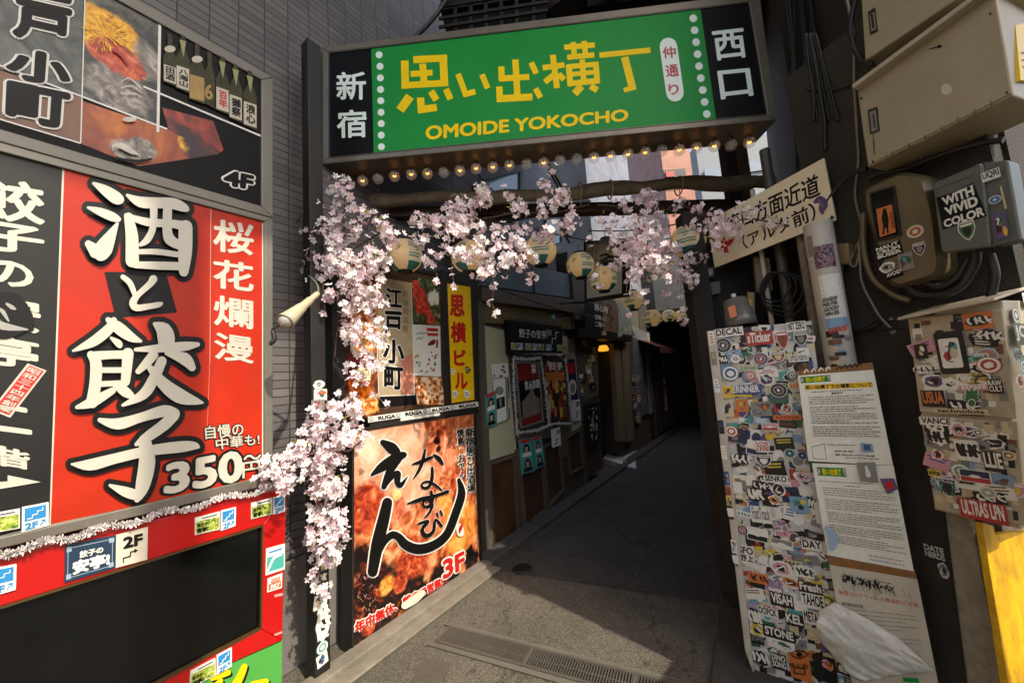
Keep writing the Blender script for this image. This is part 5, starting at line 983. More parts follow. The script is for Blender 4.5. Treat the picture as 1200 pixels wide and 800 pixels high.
blossom('blossom_garland', 'column of blossom climbing the slim sticker post', [(400, 474, 12, Y5 + .05), (412, 488, 12, Y5 + .05), (382, 482, 14, Y5), (365, 500, 15, Y5), (385, 510, 18, Y5), (405, 508, 14, Y5), (420, 508, 9, Y5), (370, 530, 14, Y5), (390, 535, 16, Y5), (362, 548, 9, Y5), (385, 560, 16, Y5), (396, 575, 9, Y5), (372, 572, 12, Y5), (378, 598, 14, Y5), (392, 605, 10, Y5), (366, 600, 9, Y5), (376, 625, 14, Y5), (390, 630, 12, Y5), (400, 620, 6, Y5), (378, 648, 11, Y5), (390, 652, 9, Y5), (374, 668, 8, Y5), (380, 684, 5, Y5)], 1050,
        stems=[[(374, 670, Y5), (377, 688, Y5), (382, 697, Y5)]], twigs=[[(374, 690, Y5 + .06), (380, 560, Y5 + .05), (388, 470, Y5 + .06)], [(385, 530, Y5), (410, 528, Y5 - .05), (425, 515, Y5)]], group=GB)
blossom('blossom_garland', 'short branch of blossom over the right end of the tinsel', [(348, 530, 11, 1.95), (336, 540, 12, 1.9), (322, 548, 12, 1.85), (330, 560, 11, 1.85), (312, 562, 8, 1.82), (344, 552, 8, 1.92), (326, 536, 7, 1.9), (310, 550, 5, 1.82)], 260, twigs=[[(370, 528, 2.05), (340, 545, 1.9), (306, 566, 1.8)]], rr=.019, group=GB)
# ================================================================ ALLEY SHOPS
zc4, z5e, zc5 = Z(560, 370, .2377), Z(560, 180, .275), Z(660, 330, .2874)
SHW = mat('shop_dark_wall', (84, 76, 65), .7, var=.3, dirt=.3); BRF = mat('bronze_frame', (96, 84, 68), .5, .2, var=.2); FROST = mat('frosted_panel', (176, 174, 146), .5, var=.08, dirt=.1, dirtcol=(100, 96, 80))
INT = mat('dim_interior', (60, 40, 26), .5, var=.5, vs=3); BLG = mat('blue_grey_panel', (100, 114, 126), .5, var=.15, dirt=.3, dirtcol=(70, 74, 78)); TRG = mat('yellowed_glass', (120, 104, 70), .2, var=.3, vs=2)
t = thing('dumpling_shop', 'dumpling shop front with frosted panels and black sign, first along the alley', 'building', SF.w(.1, 0))
a = MB(); a.box(SF.w(.04, 0, -.06), SF.u * 2.55, -SF.n * 1.2, Vector((0, 0, 3.14)), SHW); a.build('wall', t)
a = MB(); a.slab(SF, [(565, 336), (682, 352.5), (682, 367), (565, 352)], BRF, .05, .14); a.slab(SF, [(560, 352), (567, 352), (579, 650), (571, 655)], SHW, .03, .1); a.build('lintel_beam', t, bevel=.004)
a = MB(); a.slab(SF, [(567, 300), (670, 322), (682, 351), (565, 334)], BLG, .0, .05); a.slab(SF, [(622, 310), (624, 310), (628, 344), (626, 344)], DARKM, .01, .02); a.build('upper_panel', t)
a = MB(); a.slab(SF, [(567, 353), (672, 366.5), (673, 386), (567, 378)], TRG, -.03, .02); a.bars(SF, [(618, 358, 620, 383, 2.2)], BRF, k=-.02); a.build('transom_glass', t)
a = MB(); a.slab(SF, ZL(zc4, [(30, 48), (150, 76), (192, 670), (60, 712)]), FROST, -.01, .03); a.build('frosted_panel', t); a = MB(); a.slab(SF, ZL(zc4, [(415, 98), (478, 108), (512, 540), (445, 585)]), FROST, -.01, .03); a.build('frosted_panel', t)
for q in ([(62, 722), (188, 680), (212, 1080), (84, 1160)], [(212, 690), (325, 640), (345, 960), (232, 1060)], [(330, 640), (410, 600), (430, 860), (352, 950)], [(448, 596), (512, 552), (526, 745), (462, 785)]):
    f = MB(); c_ = (sum(p[0] for p in q) / 4, sum(p[1] for p in q) / 4); inn = [lerp(p, c_, .07) for p in q]; f.frame(SF, ZL(zc4, q), ZL(zc4, inn), BRF, .01, .05); f_ = f.build('window', t)
    a = MB(); a.slab(SF, ZL(zc4, inn), mat('window_brown', (74, 52, 34), .12, var=.5, vs=2.5, spec=.7), -.03, .01); a.build('pane', f_)
for q in ([(196, 660), (208, 655), (250, 1100), (236, 1110)], [(408, 600), (442, 590), (446, 690), (414, 700)]):
    a = MB(); a.slab(SF, ZL(zc4, q), BRF, .03, .05); a.build('door_post', t)
a = MB(); a.slab(SF, ZL(zc4, [(150, 190), (432, 190), (465, 590), (190, 620)]), SHW, .0, .03); a.build('door_panel', t)
# shop sign
s = thing('shop_sign', 'black shop sign with white hand lettering and stair arrow over the dumpling shop door', 'sign', SF.hit(625, 400))
a = MB(); a.slab(SF, ZL(zc4, [(148, 18), (415, 52), (420, 176), (160, 190)]), BLACK, .07, .06); a.build('sign_board', s, bevel=.003)
a = MB(); a.text(SF, '餃子の安亭!', ZL(zc4, [(178, 66), (318, 78), (320, 118), (180, 110)]), PLW, .072, .02); a.ink(SF, ZL(zc4, [(336, 66), (364, 70), (365, 98), (337, 94)]), PALT['grey'], .072)
P_ = ZL(zc4, [(366, 138), (366, 112), (384, 112), (384, 80), (400, 82)])
for p, r in zip(P_, P_[1:]): a.bars(SF, [(*p, *r, .9)], PLW, k=.072)
a.build('white_lettering', s)
for i, x in enumerate((165, 196, 236, 268, 300, 336, 392)):
    q = ZL(zc4, [(x, 132 + i * 1.5), (x + 26, 133 + i * 1.5), (x + 27, 166 + i), (x + 1, 166 + i)])
    (stair_plate if i % 2 else grass_plate)(s, SF, q, .074)
# lamp clip over the sign
a = MB(); a.tube([SF.hit(588, 372, .05), SF.hit(640, 378, .2), SF.hit(668, 372, .05)], .008, DARKM, 6); a.lathe([(.03, 0), (.03, .05), (.0, .06)], SF.hit(648, 374, .12), PALT['teal'], 12); a.build('clip_lamp', loc=SF.hit(630, 376), label='small dark clip lamp on a bar above the black shop sign', cat='lamp')
# tinsel framed poster boards
def poster(name, lab, face, q, base, k, content, cat='poster', frame=None, group=None):
    p = thing(name, lab, cat, face.hit(*q[3]), group); a = MB(); a.slab(face, q, base, k, .008); L = lambda u, v: lerp(lerp(q[0], q[1], u), lerp(q[3], q[2], u), v)
    content(a, face, L, k + .0005); a.build('sheet', p)
    if frame: a = MB(); c = L(.5, .5); a.frame(face, q, [lerp(x, c, .06) for x in q], frame, k + .012, .02); a.build('frame', p)
    return p
def bits(n, pal, smin, smax, x0=.04, x1=.96, y0=.04, y1=.96):
    def f(a, face, L, k):
        for i in range(n):
            u, v, w_, h_ = RND.uniform(x0, x1), RND.uniform(y0, y1), RND.uniform(smin, smax), RND.uniform(smin, smax) * .8
            a.ink(face, [L(max(x0, u - w_), max(y0, v - h_)), L(min(x1, u + w_), max(y0, v - h_)), L(min(x1, u + w_), min(y1, v + h_)), L(max(x0, u - w_), min(y1, v + h_))], RND.choice(pal), k)
    return f
def beerposter(a, f, L, k):
    a.ink(f, [L(0, 0), L(1, 0), L(1, .26), L(0, .3)], mat('poster_red', (120, 34, 26), .4), k); a.ink(f, [L(0, .82), L(1, .8), L(1, 1), L(0, 1)], MATS['poster_red'], k)
    a.ink(f, [L(.1, .62), L(.5, .48), L(.9, .6), L(.9, .84), L(.1, .86)], mat('poster_grey', (120, 110, 100), .4, var=.3), k); a.ink(f, [L(.5, .4), L(.62, .36), L(.72, .6), L(.5, .66)], MATS['poster_grey'], k)
    a.text(f, '飲み放題', [L(.2, .3), L(.85, .28), L(.85, .42), L(.2, .44)], PLW, k, .02); a.text(f, '宴', [L(.55, .04), L(.75, .04), L(.75, .18), L(.55, .18)], PLW, k, .02)
poster('framed_poster', 'dark red party poster in a silver frame wreathed with tinsel', SF, ZL(zc4, [(188, 224), (302, 228), (326, 522), (216, 556)]), INKB, .03, beerposter, frame=GREYM)
poster('menu_poster', 'dark menu poster crowded with small dishes inside the tinsel wreath', SF, ZL(zc4, [(322, 208), (428, 214), (446, 520), (346, 532)]), mat('menu_dark', (46, 34, 26), .5), .03, lambda a, f, L, k: (bits(60, [PALT['orange'], PALT['brown'], PALT['yellow'], PALT['red'], PALT['cream'], PALT['black']], .04, .1)(a, f, L, k), a.ink(f, [L(.05, .22), L(.95, .2), L(.95, .34), L(.05, .34)], PALT['orange'], k), a.text(f, '餃子', [L(.15, .06), L(.8, .06), L(.8, .18), L(.15, .18)], PLW, k, .02)))
W_ = lambda *p: [SF.hit(*q, .05) for q in ZL(zc4, p)]
def strand(pts): 
    o = []
    for p, q in zip(pts, pts[1:]): o += [p.lerp(q, i / 4) for i in range(4)]
    return o + [pts[-1]]
t2 = MB()
for pts in (W_((165, 180), (290, 185), (415, 190)), W_((175, 210), (180, 380), (195, 590)), W_((310, 210), (335, 380), (350, 530)), W_((430, 210), (450, 380), (465, 520)), W_((200, 575), (290, 565), (370, 530), (460, 530)), W_((175, 205), (240, 215), (310, 205))):
    P_ = strand(pts); tinsel(t2, P_, .032, 480, TIN); t2.tube(P_, .006, TIN, 5)
t2.build('tinsel_wreath', loc=SF.hit(610, 420), label='silver tinsel wreath looped round the two posters on the shop door', cat='garland')
def portrait(a, f, L, k):
    for y in (.18, .62):
        a.ink(f, [L(.3, y + .02), L(.5, y - .04), L(.72, y + .02), L(.76, y + .2), L(.26, y + .2)], INKB, k); a.ink(f, [L(.38, y + .06), L(.62, y + .06), L(.6, y + .18), L(.5, y + .22), L(.4, y + .18)], mat('skin_print', (196, 150, 120), .5), k); a.ink(f, [L(.2, y + .22), L(.8, y + .22), L(.86, y + .34), L(.14, y + .34)], PLW if y < .5 else INKB, k)
    a.ink(f, [L(.1, .02), L(.9, .0), L(.8, .1), L(.2, .12)], REDP, k)
TE = PALT['teal']
poster('teal_poster', 'teal poster of two dark haired people, left of the pair below the tinsel', SF, ZL(zc4, [(203, 612), (266, 600), (282, 762), (218, 782)]), TE, .04, portrait)
poster('teal_poster', 'teal poster of two dark haired people, right of the pair below the tinsel', SF, ZL(zc4, [(272, 598), (312, 588), (333, 736), (286, 756)]), TE, .04, portrait)
poster('teal_poster', 'teal poster of two people stuck at the shop corner beside the tiles', SF, ZL(zc4, [(34, 392), (90, 366), (96, 534), (42, 552)]), TE, .03, portrait)
NEWS = [PALT['grey'], PLW, PALT['white'], PALT['black'], PALT['sky']]
poster('notice_sheet', 'white notice sheet of little maps on the frosted panel', SF, ZL(zc4, [(66, 240), (148, 232), (152, 300), (74, 306)]), PLW, .015, bits(9, NEWS, .06, .12))
poster('notice_sheet', 'tall white notice sheet with black pictures under the little map sheet', SF, ZL(zc4, [(78, 312), (134, 306), (142, 510), (92, 530)]), PLW, .018, lambda a, f, L, k: (a.disc(f, *L(.45, .28), 5, PALT['grey'], k), a.ink(f, [L(.1, .45), L(.9, .43), L(.9, .68), L(.1, .7)], INKB, k), a.ink(f, [L(.4, .48), L(.6, .46), L(.6, .66), L(.4, .66)], PALT['grey'], k)))
poster('notice_sheet', 'narrow grey notice sheet at the edge of the frosted panel', SF, ZL(zc4, [(136, 306), (152, 304), (160, 505), (146, 512)]), PALT['grey'], .016, bits(8, NEWS, .1, .2))
poster('floor_notice', 'white 2F notice with a stair arrow on the shop door frame', SF, ZL(zc4, [(464, 416), (502, 410), (510, 512), (472, 520)]), PLW, .02, lambda a, f, L, k: (a.text(f, '2F', [L(.3, .1), L(.8, .1), L(.8, .3), L(.3, .3)], INKB, k, .03), a.bars(f, [(*L(.2, .85), *L(.5, .85), 1), (*L(.5, .85), *L(.5, .6), 1), (*L(.5, .6), *L(.8, .58), 1)], INKB, k=k)))
poster('floor_notice', 'white 2F notice with a stair arrow below the tinsel wreath', SF, ZL(zc4, [(362, 560), (405, 548), (410, 636), (368, 650)]), PLW, .03, lambda a, f, L, k: (a.text(f, '2F', [L(.3, .1), L(.8, .1), L(.8, .3), L(.3, .3)], INKB, k, .03), a.bars(f, [(*L(.2, .85), *L(.5, .85), 1), (*L(.5, .85), *L(.5, .6), 1), (*L(.5, .6), *L(.8, .58), 1)], INKB, k=k)))
poster('cartoon_poster', 'navy poster with a pale oval figure beside the tinsel wreath', SF, ZL(zc4, [(428, 215), (478, 212), (496, 412), (452, 420)]), PALT['navy'], .018, lambda a, f, L, k: (a.disc(f, *L(.5, .68), 4.5, PALT['white'], k, ry=9), a.disc(f, *L(.5, .7), 3, PALT['grey'], k, ry=6), a.ink(f, [L(.1, .1), L(.9, .1), L(.8, .35), L(.2, .35)], REDP, k)))
# ---- stair entrance
t = thing('stair_entrance', 'dark stair entrance with black fascia and pale timber posts beyond the dumpling shop', 'building', SF.hit(700, 520))
a = MB(); a.box(SF.w(2.62, 0, -1.3), SF.u * 1.75, -SF.n * .3, Vector((0, 0, 3.6)), SHW); a.box(SF.w(2.6, 0, -1.3), SF.u * .05, SF.n * 1.3, Vector((0, 0, 3.6)), SHW); a.box(SF.w(2.6, 2.5, -1.2), SF.u * 1.7, SF.n * 1.25, Vector((0, 0, .9)), SHW); a.build('wall', t)
a = MB(); a.slab(SF, ZL(zc5, [(60, 190), (140, 200), (145, 460), (60, 500)]), SHW, -.02, .05); a.slab(SF, ZL(zc5, [(60, 495), (150, 470), (160, 760), (95, 800)]), mat('brown_dado', (64, 52, 38), .6, var=.2), -.02, .08); a.build('side_wall', t)
a = MB(); a.slab(SF, ZL(zc5, [(60, 190), (280, 222), (280, 243), (60, 225)]), BLACK, .16, .2)
for i, (x, s_) in enumerate(((130, '2階'), (197, '3F'), (262, '4'))): a.text(SF, s_, ZL(zc5, [(x - 10, 205 + i * 7), (x + 10, 208 + i * 7), (x + 10, 224 + i * 6), (x - 10, 222 + i * 6)]), PLW, .162, .02)
a.build('fascia', t)
TIM = mat('pale_timber', (120, 104, 78), .7, var=.25, vs=20, bump=.3)
for q in ([(206, 250), (232, 250), (258, 650), (232, 652)], [(238, 248), (266, 250), (290, 648), (262, 655)]):
    a = MB(); a.slab(SF, ZL(zc5, q), TIM, .03, .1); a.build('timber_post', t, bevel=.005)
a = MB()
for i in range(6): a.box(SF.w(2.95, 0, -.35 - i * .17), SF.u * .62, -SF.n * .17, Vector((0, 0, .17 * (i + 1))), CONCD)
a.build('steps', t)
for i in range(34):
    x, y = RND.uniform(68, 132), RND.uniform(205, 450); psticker(SF, (*zc5(x - 9, y - 14), *zc5(x + 9, y + 14)), t, -.014 + .0006 * (i % 12), style=RND.choice(['pic', 'rect', 'two', 'graf']), c1=RND.choice(['yellow', 'cream', 'white', 'brown', 'black', 'red', 'yellow']), name='wall_flyer')
def calli(a, f, L, k): a.brush(f, [[(*L(.3, .1), 1), (*L(.6, .2), 2), (*L(.35, .4), 1.5), (*L(.65, .55), 2), (*L(.4, .7), 1.5)], [(*L(.5, .75), 1.5), (*L(.6, .9), 1)]], INKB, k=k)
poster('stacked_sign', 'black hanging sign with rows of white lettering above the stair entrance', SF, ZL(zc5, [(88, 80), (158, 100), (160, 204), (92, 195)]), BLACK, .14, lambda a, f, L, k: (a.text(f, '居心地', [L(.1, .1), L(.9, .1), L(.9, .34), L(.1, .34)], PLW, k, .03), a.text(f, '酒場入口', [L(.1, .5), L(.8, .5), L(.8, .66), L(.1, .66)], PLW, k, .02), a.text(f, '二階へ', [L(.1, .74), L(.7, .74), L(.7, .92), L(.1, .92)], PLW, k, .02)), cat='sign')
poster('stacked_sign', 'brown timber sign with a black brush stroke above the stair entrance', SF, ZL(zc5, [(162, 75), (218, 92), (222, 208), (164, 200)]), mat('sign_timber', (120, 90, 54), .6, var=.2, vs=18), .14, calli, cat='sign')
poster('stacked_sign', 'pale green stained sign at the end of the row above the stair entrance', SF, ZL(zc5, [(224, 80), (278, 100), (280, 216), (226, 210)]), mat('pale_green_sign', (150, 166, 150), .5, var=.35, vs=8), .14, lambda a, f, L, k: bits(5, [PALT['grey'], PALT['cream']], .05, .1)(a, f, L, k), cat='sign')
pl = Face(at(711, 310, 4.1).x, at(711, 310, 4.1).y, AZ - 78)
hx = thing('hanging_lightbox', 'pale projecting lightbox above the stair entrance behind the lanterns', 'sign', at(708, 310, 4.1))
a = MB(); a.slab(pl, [(685, 284), (731, 280), (730, 345), (686, 352)], mat('pale_acrylic', (196, 196, 180), .4, var=.1, emit=.0), 0, .12); a.build('acrylic_box', hx, bevel=.004)
a = MB(); a.frame(pl, [(684, 283), (732, 279), (731, 346), (685, 353)], [(686.5, 285.5), (729.5, 281.5), (728.5, 343.5), (687.5, 350)], DARKM, .004, .13); a.tube([SF.hit(655, 356, .02), pl.hit(686, 354)], .012, DARKM, 8); a.build('metal_frame', hx)
poster('framed_menu', 'black framed menu board on the low wall by the stair entrance', SF, ZL(zc5, [(92, 502), (146, 490), (152, 652), (104, 672)]), BLACK, .03, lambda a, f, L, k: bits(26, [PALT['grey'], PLW, PALT['cream']], .03, .08, .15, .85, .1, .9)(a, f, L, k), cat='menu board', frame=DARKM)
a = MB(); a.lathe([(.0, .06), (.07, .05), (.1, -.02), (.09, -.05), (0, -.06)], SF.hit(707, 408, -.08), LYEL, 16); a.build('amber_lamp', loc=SF.hit(707, 408, -.08), label='small amber lamp glowing inside the stair entrance', cat='lamp')
# ramp plate
q = [gnd(706.5, 543), gnd(728, 525.5), gnd(746, 528), gnd(745, 550)]
t = thing('ramp_plate', 'small chequered steel ramp plate laid at the stair entrance', 'ramp', q[0]); a = MB(); CHQ = mat('chequer_plate', (212, 212, 208), .5, .1, var=.15)
a.prism([q[0] + Vector((0, 0, .10)), q[1] + Vector((0, 0, .10)), q[2] + Vector((0, 0, .02)), q[3] + Vector((0, 0, .02))], Vector((0, 0, -.012)), CHQ); a.prism([q[0] + Vector((0, 0, .1)), q[3] + Vector((0, 0, .02)), q[3], q[0]], Vector((.004, .004, 0)), CHQ); a.build('steel_plate', t)
a = MB()
for i in range(1, 9):
    u = i / 9; p0, p1 = q[0].lerp(q[1], u) + Vector((0, 0, .102)), q[3].lerp(q[2], u) + Vector((0, 0, .022)); d = (p1 - p0).normalized(); s_ = (q[1] - q[0]).normalized() * .01
    a.prism([p0 - s_, p0 + s_, p1 + s_, p1 - s_], Vector((0, 0, .004)), CHQ)
a.build('tread_ridges', t)
# ---- farther shops
SHUT = mat('grey_shutter', (112, 114, 118), .5, .3, var=.25); MAR = mat('maroon_cloth', (78, 22, 25), .8, var=.2)
t = thing('shuttered_shop', 'shuttered shop with scrawled grey panels past the stair entrance', 'building', SF.w(4.6, 0))
a = MB(); a.box(SF.w(4.35, 0, -.05), SF.u * 2.1, -SF.n * 1.5, Vector((0, 0, 3.4)), SHW); a.build('wall', t)
a = MB(); a.slab(SF, ZL(zc5, [(282, 180), (345, 210), (362, 530), (300, 560)]), SHUT, .0, .04)
for i in range(7): a.brush(SF, [[(320 + RND.uniform(-14, 14), 250 + i * 38, 5), (330 + RND.uniform(-14, 14), 265 + i * 38, 6), (318 + RND.uniform(-14, 14), 285 + i * 38, 4)]], PALT['grey'], zc5, .001)
a.build('scrawled_panel', t)
a = MB(); a.slab(SF, ZL(zc5, [(340, 205), (352, 208), (368, 530), (356, 540)]), PALT['grey'], .03, .06); a.build('door_jamb', t)
for i in range(16):
    x, y = RND.uniform(284, 312), RND.uniform(380, 570); psticker(SF, (*zc5(x - 8, y - 12), *zc5(x + 8, y + 12)), t, .004 + .0006 * i, style=RND.choice(['pic', 'rect', 'two']), c1=RND.choice(['red', 'cream', 'brown', 'black']), name='wall_flyer')
q = ZL(zc5, [(378, 215), (398, 215), (414, 535), (402, 545)]); a = MB(); a.slab(SF, q, MAR, .08, .01); a.vtext(SF, 'もつ焼・煮込酒場', ZL(zc5, [(383, 250), (397, 250), (412, 528), (402, 534)]), PLW, .082, .02); a.build('cloth_banner', loc=SF.hit(*q[0]), label='maroon vertical cloth banner with white lettering on the shuttered shop', cat='banner')
t = thing('maroon_awning_shop', 'dark shop under a maroon awning deep in the alley', 'building', SF.w(6.6, 0))
a = MB(); a.box(SF.w(6.5, 0, -.05), SF.u * 7, -SF.n * 1.5, Vector((0, 0, 3.4)), ALLD); a.build('wall', t)
a = MB()
for i in range(14): a.box(SF.w(6.7 + i * .46, 0.1, -.04), SF.u * .07, SF.n * .08, Vector((0, 0, 2.3)), SHW if i % 2 else BRF)
a.build('timber_slats', t)
a = MB(); o = SF.w(6.0, 2.38, .0); a.prism([o, o + SF.u * 2.4, o + SF.u * 2.4 + SF.n * .45 - Vector((0, 0, .22)), o + SF.n * .45 - Vector((0, 0, .22))], Vector((0, 0, -.02)), MAR); a.prism([o + SF.n * .45 - Vector((0, 0, .22)), o + SF.u * 2.4 + SF.n * .45 - Vector((0, 0, .22)), o + SF.u * 2.4 + SF.n * .45 - Vector((0, 0, .36)), o + SF.n * .45 - Vector((0, 0, .36))], SF.n * .01, MAR); a.build('awning', t)
a = MB(); a.box(SF.w(13.4, 0, -1.0), SF.n * 5, SF.u * .3, Vector((0, 0, 5.6)), ALLD); a.build('alley_end_wall', loc=SF.w(13.4, 0), label='dark wall closing the far end of the alley', cat='wall')
a = MB(); a.box(SF.w(7.0, 3.05, .1), SF.u * 7.5, SF.n * 2.3, Vector((0, 0, .06)), ALLD)
for i in range(10): a.box(SF.w(7.1 + i * .7, 2.96, .1), SF.u * .08, SF.n * 2.3, Vector((0, 0, .088)), WOODD)
a.build('alley_roof', loc=SF.w(5.6, 3), label='dark boarded roof covering the deep end of the alley', cat='roof')
# ================================================================ RIGHT SIDE
zr5, zr6, zi3, zr4 = Z(820, 360, .275), Z(840, 560, .3), Z(920, 420, .25), Z(940, 600, .25)
za7, za8, zm1, zs2, zd8 = Z(880, 0, .275), Z(820, 170, .2876), Z(1000, 170, .2625), Z(1040, 340, .35), Z(820, 280, .1876)
# ---- sticker board
t = thing('sticker_board', 'tall board plastered with overlapping stickers at the right of the alley mouth', 'board', BD.hit(882, 790))
a = MB(); q = [(838, 387), (951, 376), (1010, 830), (884, 794)]; a.slab(BD, q, mat('sticker_base', (196, 194, 188), .5, var=.2), 0, .05); L_ = lambda u, v: lerp(lerp(q[0], q[1], u), lerp(q[3], q[2], u), v)
u0, v1_ = BD.uv(*q[0]); u1, _ = BD.uv(*q[2]); rs = random.Random(5)
for i in range(620):
    a.lay %= 140
    u, v = rs.uniform(.02, .98), rs.uniform(.005, .995); w_, h_ = rs.uniform(.05, .15), rs.uniform(.01, .032); an = rs.uniform(-.3, .3)
    P_ = [L_(min(1, max(0, u + w_ / 2 * cx)), min(1, max(0, v + h_ / 2 * cy + an * .1 * cx * w_))) for cx, cy in ((-1, -1), (1, -1), (1, 1), (-1, 1))]
    if i % 2:
        c0_ = L_(u, v); rx_, ry_ = abs(P_[1][0] - P_[0][0]) * .42, abs(P_[3][1] - P_[0][1]) * .55; E_ = lambda f: [(min(max(c0_[0] + rx_ * f * math.cos(k * PI / 6), min(q[0][0], c0_[0] - 1)), c0_[0] + 9), c0_[1] + ry_ * f * math.sin(k * PI / 6)) for k in range(12)]
        if .1 < u < .9:
            if i % 4 == 1: a.ink(BD, E_(1.18), PALT['white'], .0005)
            P_ = E_(1)
    a.ink(BD, P_, PALT[rs.choice(PK + ['white'] * 9 + ['grey'] * 4 + ['black'] * 8 + ['cream'] * 4 + ['green', 'sky'])], .0005)
a.lay = 141
for i in range(260):
    a.lay = 141 + (a.lay - 141) % 90
    u, v = rs.uniform(.04, .96), rs.uniform(.01, .99); p = BD.uv(*L_(u, v)); q2 = BD.uv(*L_(min(.98, u + rs.uniform(-.07, .07)), min(.99, v + rs.uniform(-.012, .012)))); a.brush(BD, [[(*p, rs.uniform(.002, .008)), (*q2, rs.uniform(.002, .007))]], PALT[rs.choice(['black', 'black', 'white', 'white', 'red', 'blue'])], k=.0005, uv=True)
a.build('board_panel', t)
n_ = 0
for i in range(58):
    u, v = (rs.random() * .9 + .05), (i + .5) / 58; p = L_(u, v); U, V = BD.uv(*p)
    sticker(BD, U, V, rs.uniform(.05, .1), rs.uniform(.035, .08), t, .006 + .0003 * (i % 12), rs.uniform(-.25, .25), rnd=rs, c1=rs.choice(['white', 'white', 'white', 'black', 'black', 'cream', 'grey', 'green', 'sky', 'yellow', 'red', 'navy']))
def many(face, tf, par, k, items):
    for i, it in enumerate(items):
        x0, y0, x1, y1 = it[:4]; kw = it[4] if len(it) > 4 else {}
        a0, b0 = tf(x0, y0); a1, b1 = tf(x1, y1); psticker(face, (a0, b0, a1, b1), par, k + .0004 * (i % 8), rnd=RND, **kw)
many(BD, zr5, t, .010, [(60, 88, 190, 126, dict(txt='DECAL', style='rect', c1='white', c2='black')), (192, 102, 316, 162, dict(style='rect', c1='red', c2='white', txt='sTicker')), (320, 100, 388, 184, dict(style='shield', c1='red', c2='brown')), (366, 62, 456, 104, dict(style='rect', c1='white', c2='black', txt='NET ZERO')), (396, 106, 466, 166, dict(style='shield', c1='black', c2='grey')),
    (62, 130, 140, 196, dict(style='disc', c1='black', c2='grey')), (68, 205, 122, 240, dict(style='graf', c1='yellow')), (130, 198, 176, 240, dict(style='die', c2='white')), (226, 190, 296, 250, dict(style='disc', c1='blue', c2='orange')), (300, 190, 370, 236, dict(style='shield', c1='brown', c2='cream')), (376, 206, 466, 232, dict(style='rect', c1='white', c2='black', txt='LITTLE TOKYO')),
    (92, 246, 172, 316, dict(style='disc', c1='white', c2='blue')), (190, 270, 240, 312, dict(style='disc', c1='red', c2='white')), (370, 264, 422, 316, dict(style='disc', c1='black', c2='white')), (132, 330, 266, 370, dict(style='rect', c1='blue', c2='white', txt='ERINNER')), (90, 336, 150, 386, dict(style='pic', c1='yellow')), (296, 320, 376, 386, dict(style='disc', c1='black', c2='grey')),
    (316, 450, 432, 486, dict(style='bar', c1='orange', c2='red')), (346, 410, 400, 450, dict(style='die', c2='red')), (106, 494, 166, 560, dict(style='disc', c1='white', c2='red')), (236, 566, 300, 616, dict(style='rect', c1='white', c2='red', txt='LOVE|AND|LIVE')), (226, 470, 300, 497, dict(style='rect', c1='sky', c2='white')), (262, 492, 336, 524, dict(style='two', c1='pink', c2='red')),
    (130, 616, 226, 672, dict(style='graf', c1='white')), (236, 626, 312, 680, dict(style='shield', c1='black', c2='white')), (356, 590, 410, 650, dict(style='disc', c1='teal', c2='navy')), (412, 602, 462, 656, dict(style='disc', c1='blue', c2='navy')), (270, 712, 378, 746, dict(style='rect', c1='white', c2='black', txt='SENKO')), (96, 400, 150, 466, dict(style='pic', c1='cream')), (150, 390, 212, 445, dict(style='pic', c1='orange')), (216, 400, 312, 462, dict(style='pic', c1='grey')), (136, 740, 186, 790, dict(style='plain', c1='white'))])
many(BD, zr6, t, .010, [(110, 30, 192, 92, dict(style='graf', c1='yellow')), (210, 15, 272, 72, dict(style='die', c2='black')), (130, 108, 216, 172, dict(style='rect', c1='white', c2='grey', txt='FastTrack')), (78, 174, 124, 226, dict(style='disc', c1='black', c2='pink')), (328, 238, 414, 278, dict(style='rect', c1='white', c2='black', txt='DAY')), (80, 260, 152, 332, dict(style='rect', c1='white', c2='black', txt='SFO|野上')), (282, 70, 362, 132, dict(style='pic', c1='sky')), (198, 62, 252, 102, dict(style='die', c2='orange')),
    (316, 404, 414, 446, dict(style='rect', c1='black', c2='white', txt='Fresh')), (206, 446, 302, 498, dict(style='rect', c1='black', c2='white', txt='VISAH')), (326, 448, 424, 506, dict(style='rect', c1='white', c2='black', txt='TAHOE')), (158, 500, 240, 536, dict(style='rect', c1='white', c2='black', txt='DOFCK')), (264, 524, 342, 572, dict(style='rect', c1='black', c2='white', txt='KEL')), (334, 514, 412, 566, dict(style='rect', c1='white', c2='black', txt='METAL')), (180, 580, 308, 624, dict(style='rect', c1='black', c2='white', txt='STONE')), (196, 626, 306, 662, dict(style='pic', c1='white')),
    (130, 610, 186, 642, dict(style='rect', c1='black', c2='grey', txt='JOPE')), (210, 680, 276, 742, dict(style='rect', c1='black', c2='white', txt='DINO|SONG')), (276, 664, 372, 780, dict(style='plain', c1='orange')), (372, 690, 474, 790, dict(style='pic', c1='black')), (120, 366, 202, 406, dict(style='graf', c1='orange')), (300, 340, 380, 384, dict(style='graf', c1='white')), (130, 666, 210, 722, dict(style='graf', c1='black')), (116, 500, 180, 570, dict(style='graf', c1='white'))])
a = MB(); a.brush(BD, [[(288, 684, 3), (322, 672, 5), (358, 686, 3)], [(290, 690, 3), (322, 704, 4), (358, 688, 3)]], INKB, zr6, .018); a.disc(BD, *zr6(322, 688), 3.2, INKB, .018); a.text(BD, '目と石', ZL(zr6, [(284, 712), (356, 718), (356, 732), (284, 726)]), INKB, .018, .02); a.frame(BD, ZL(zr6, [(300, 736), (346, 742), (346, 768), (300, 762)]), ZL(zr6, [(304, 740), (342, 746), (342, 764), (304, 758)]), INKB, .0185, .0005); a.build('eye_drawing', t)
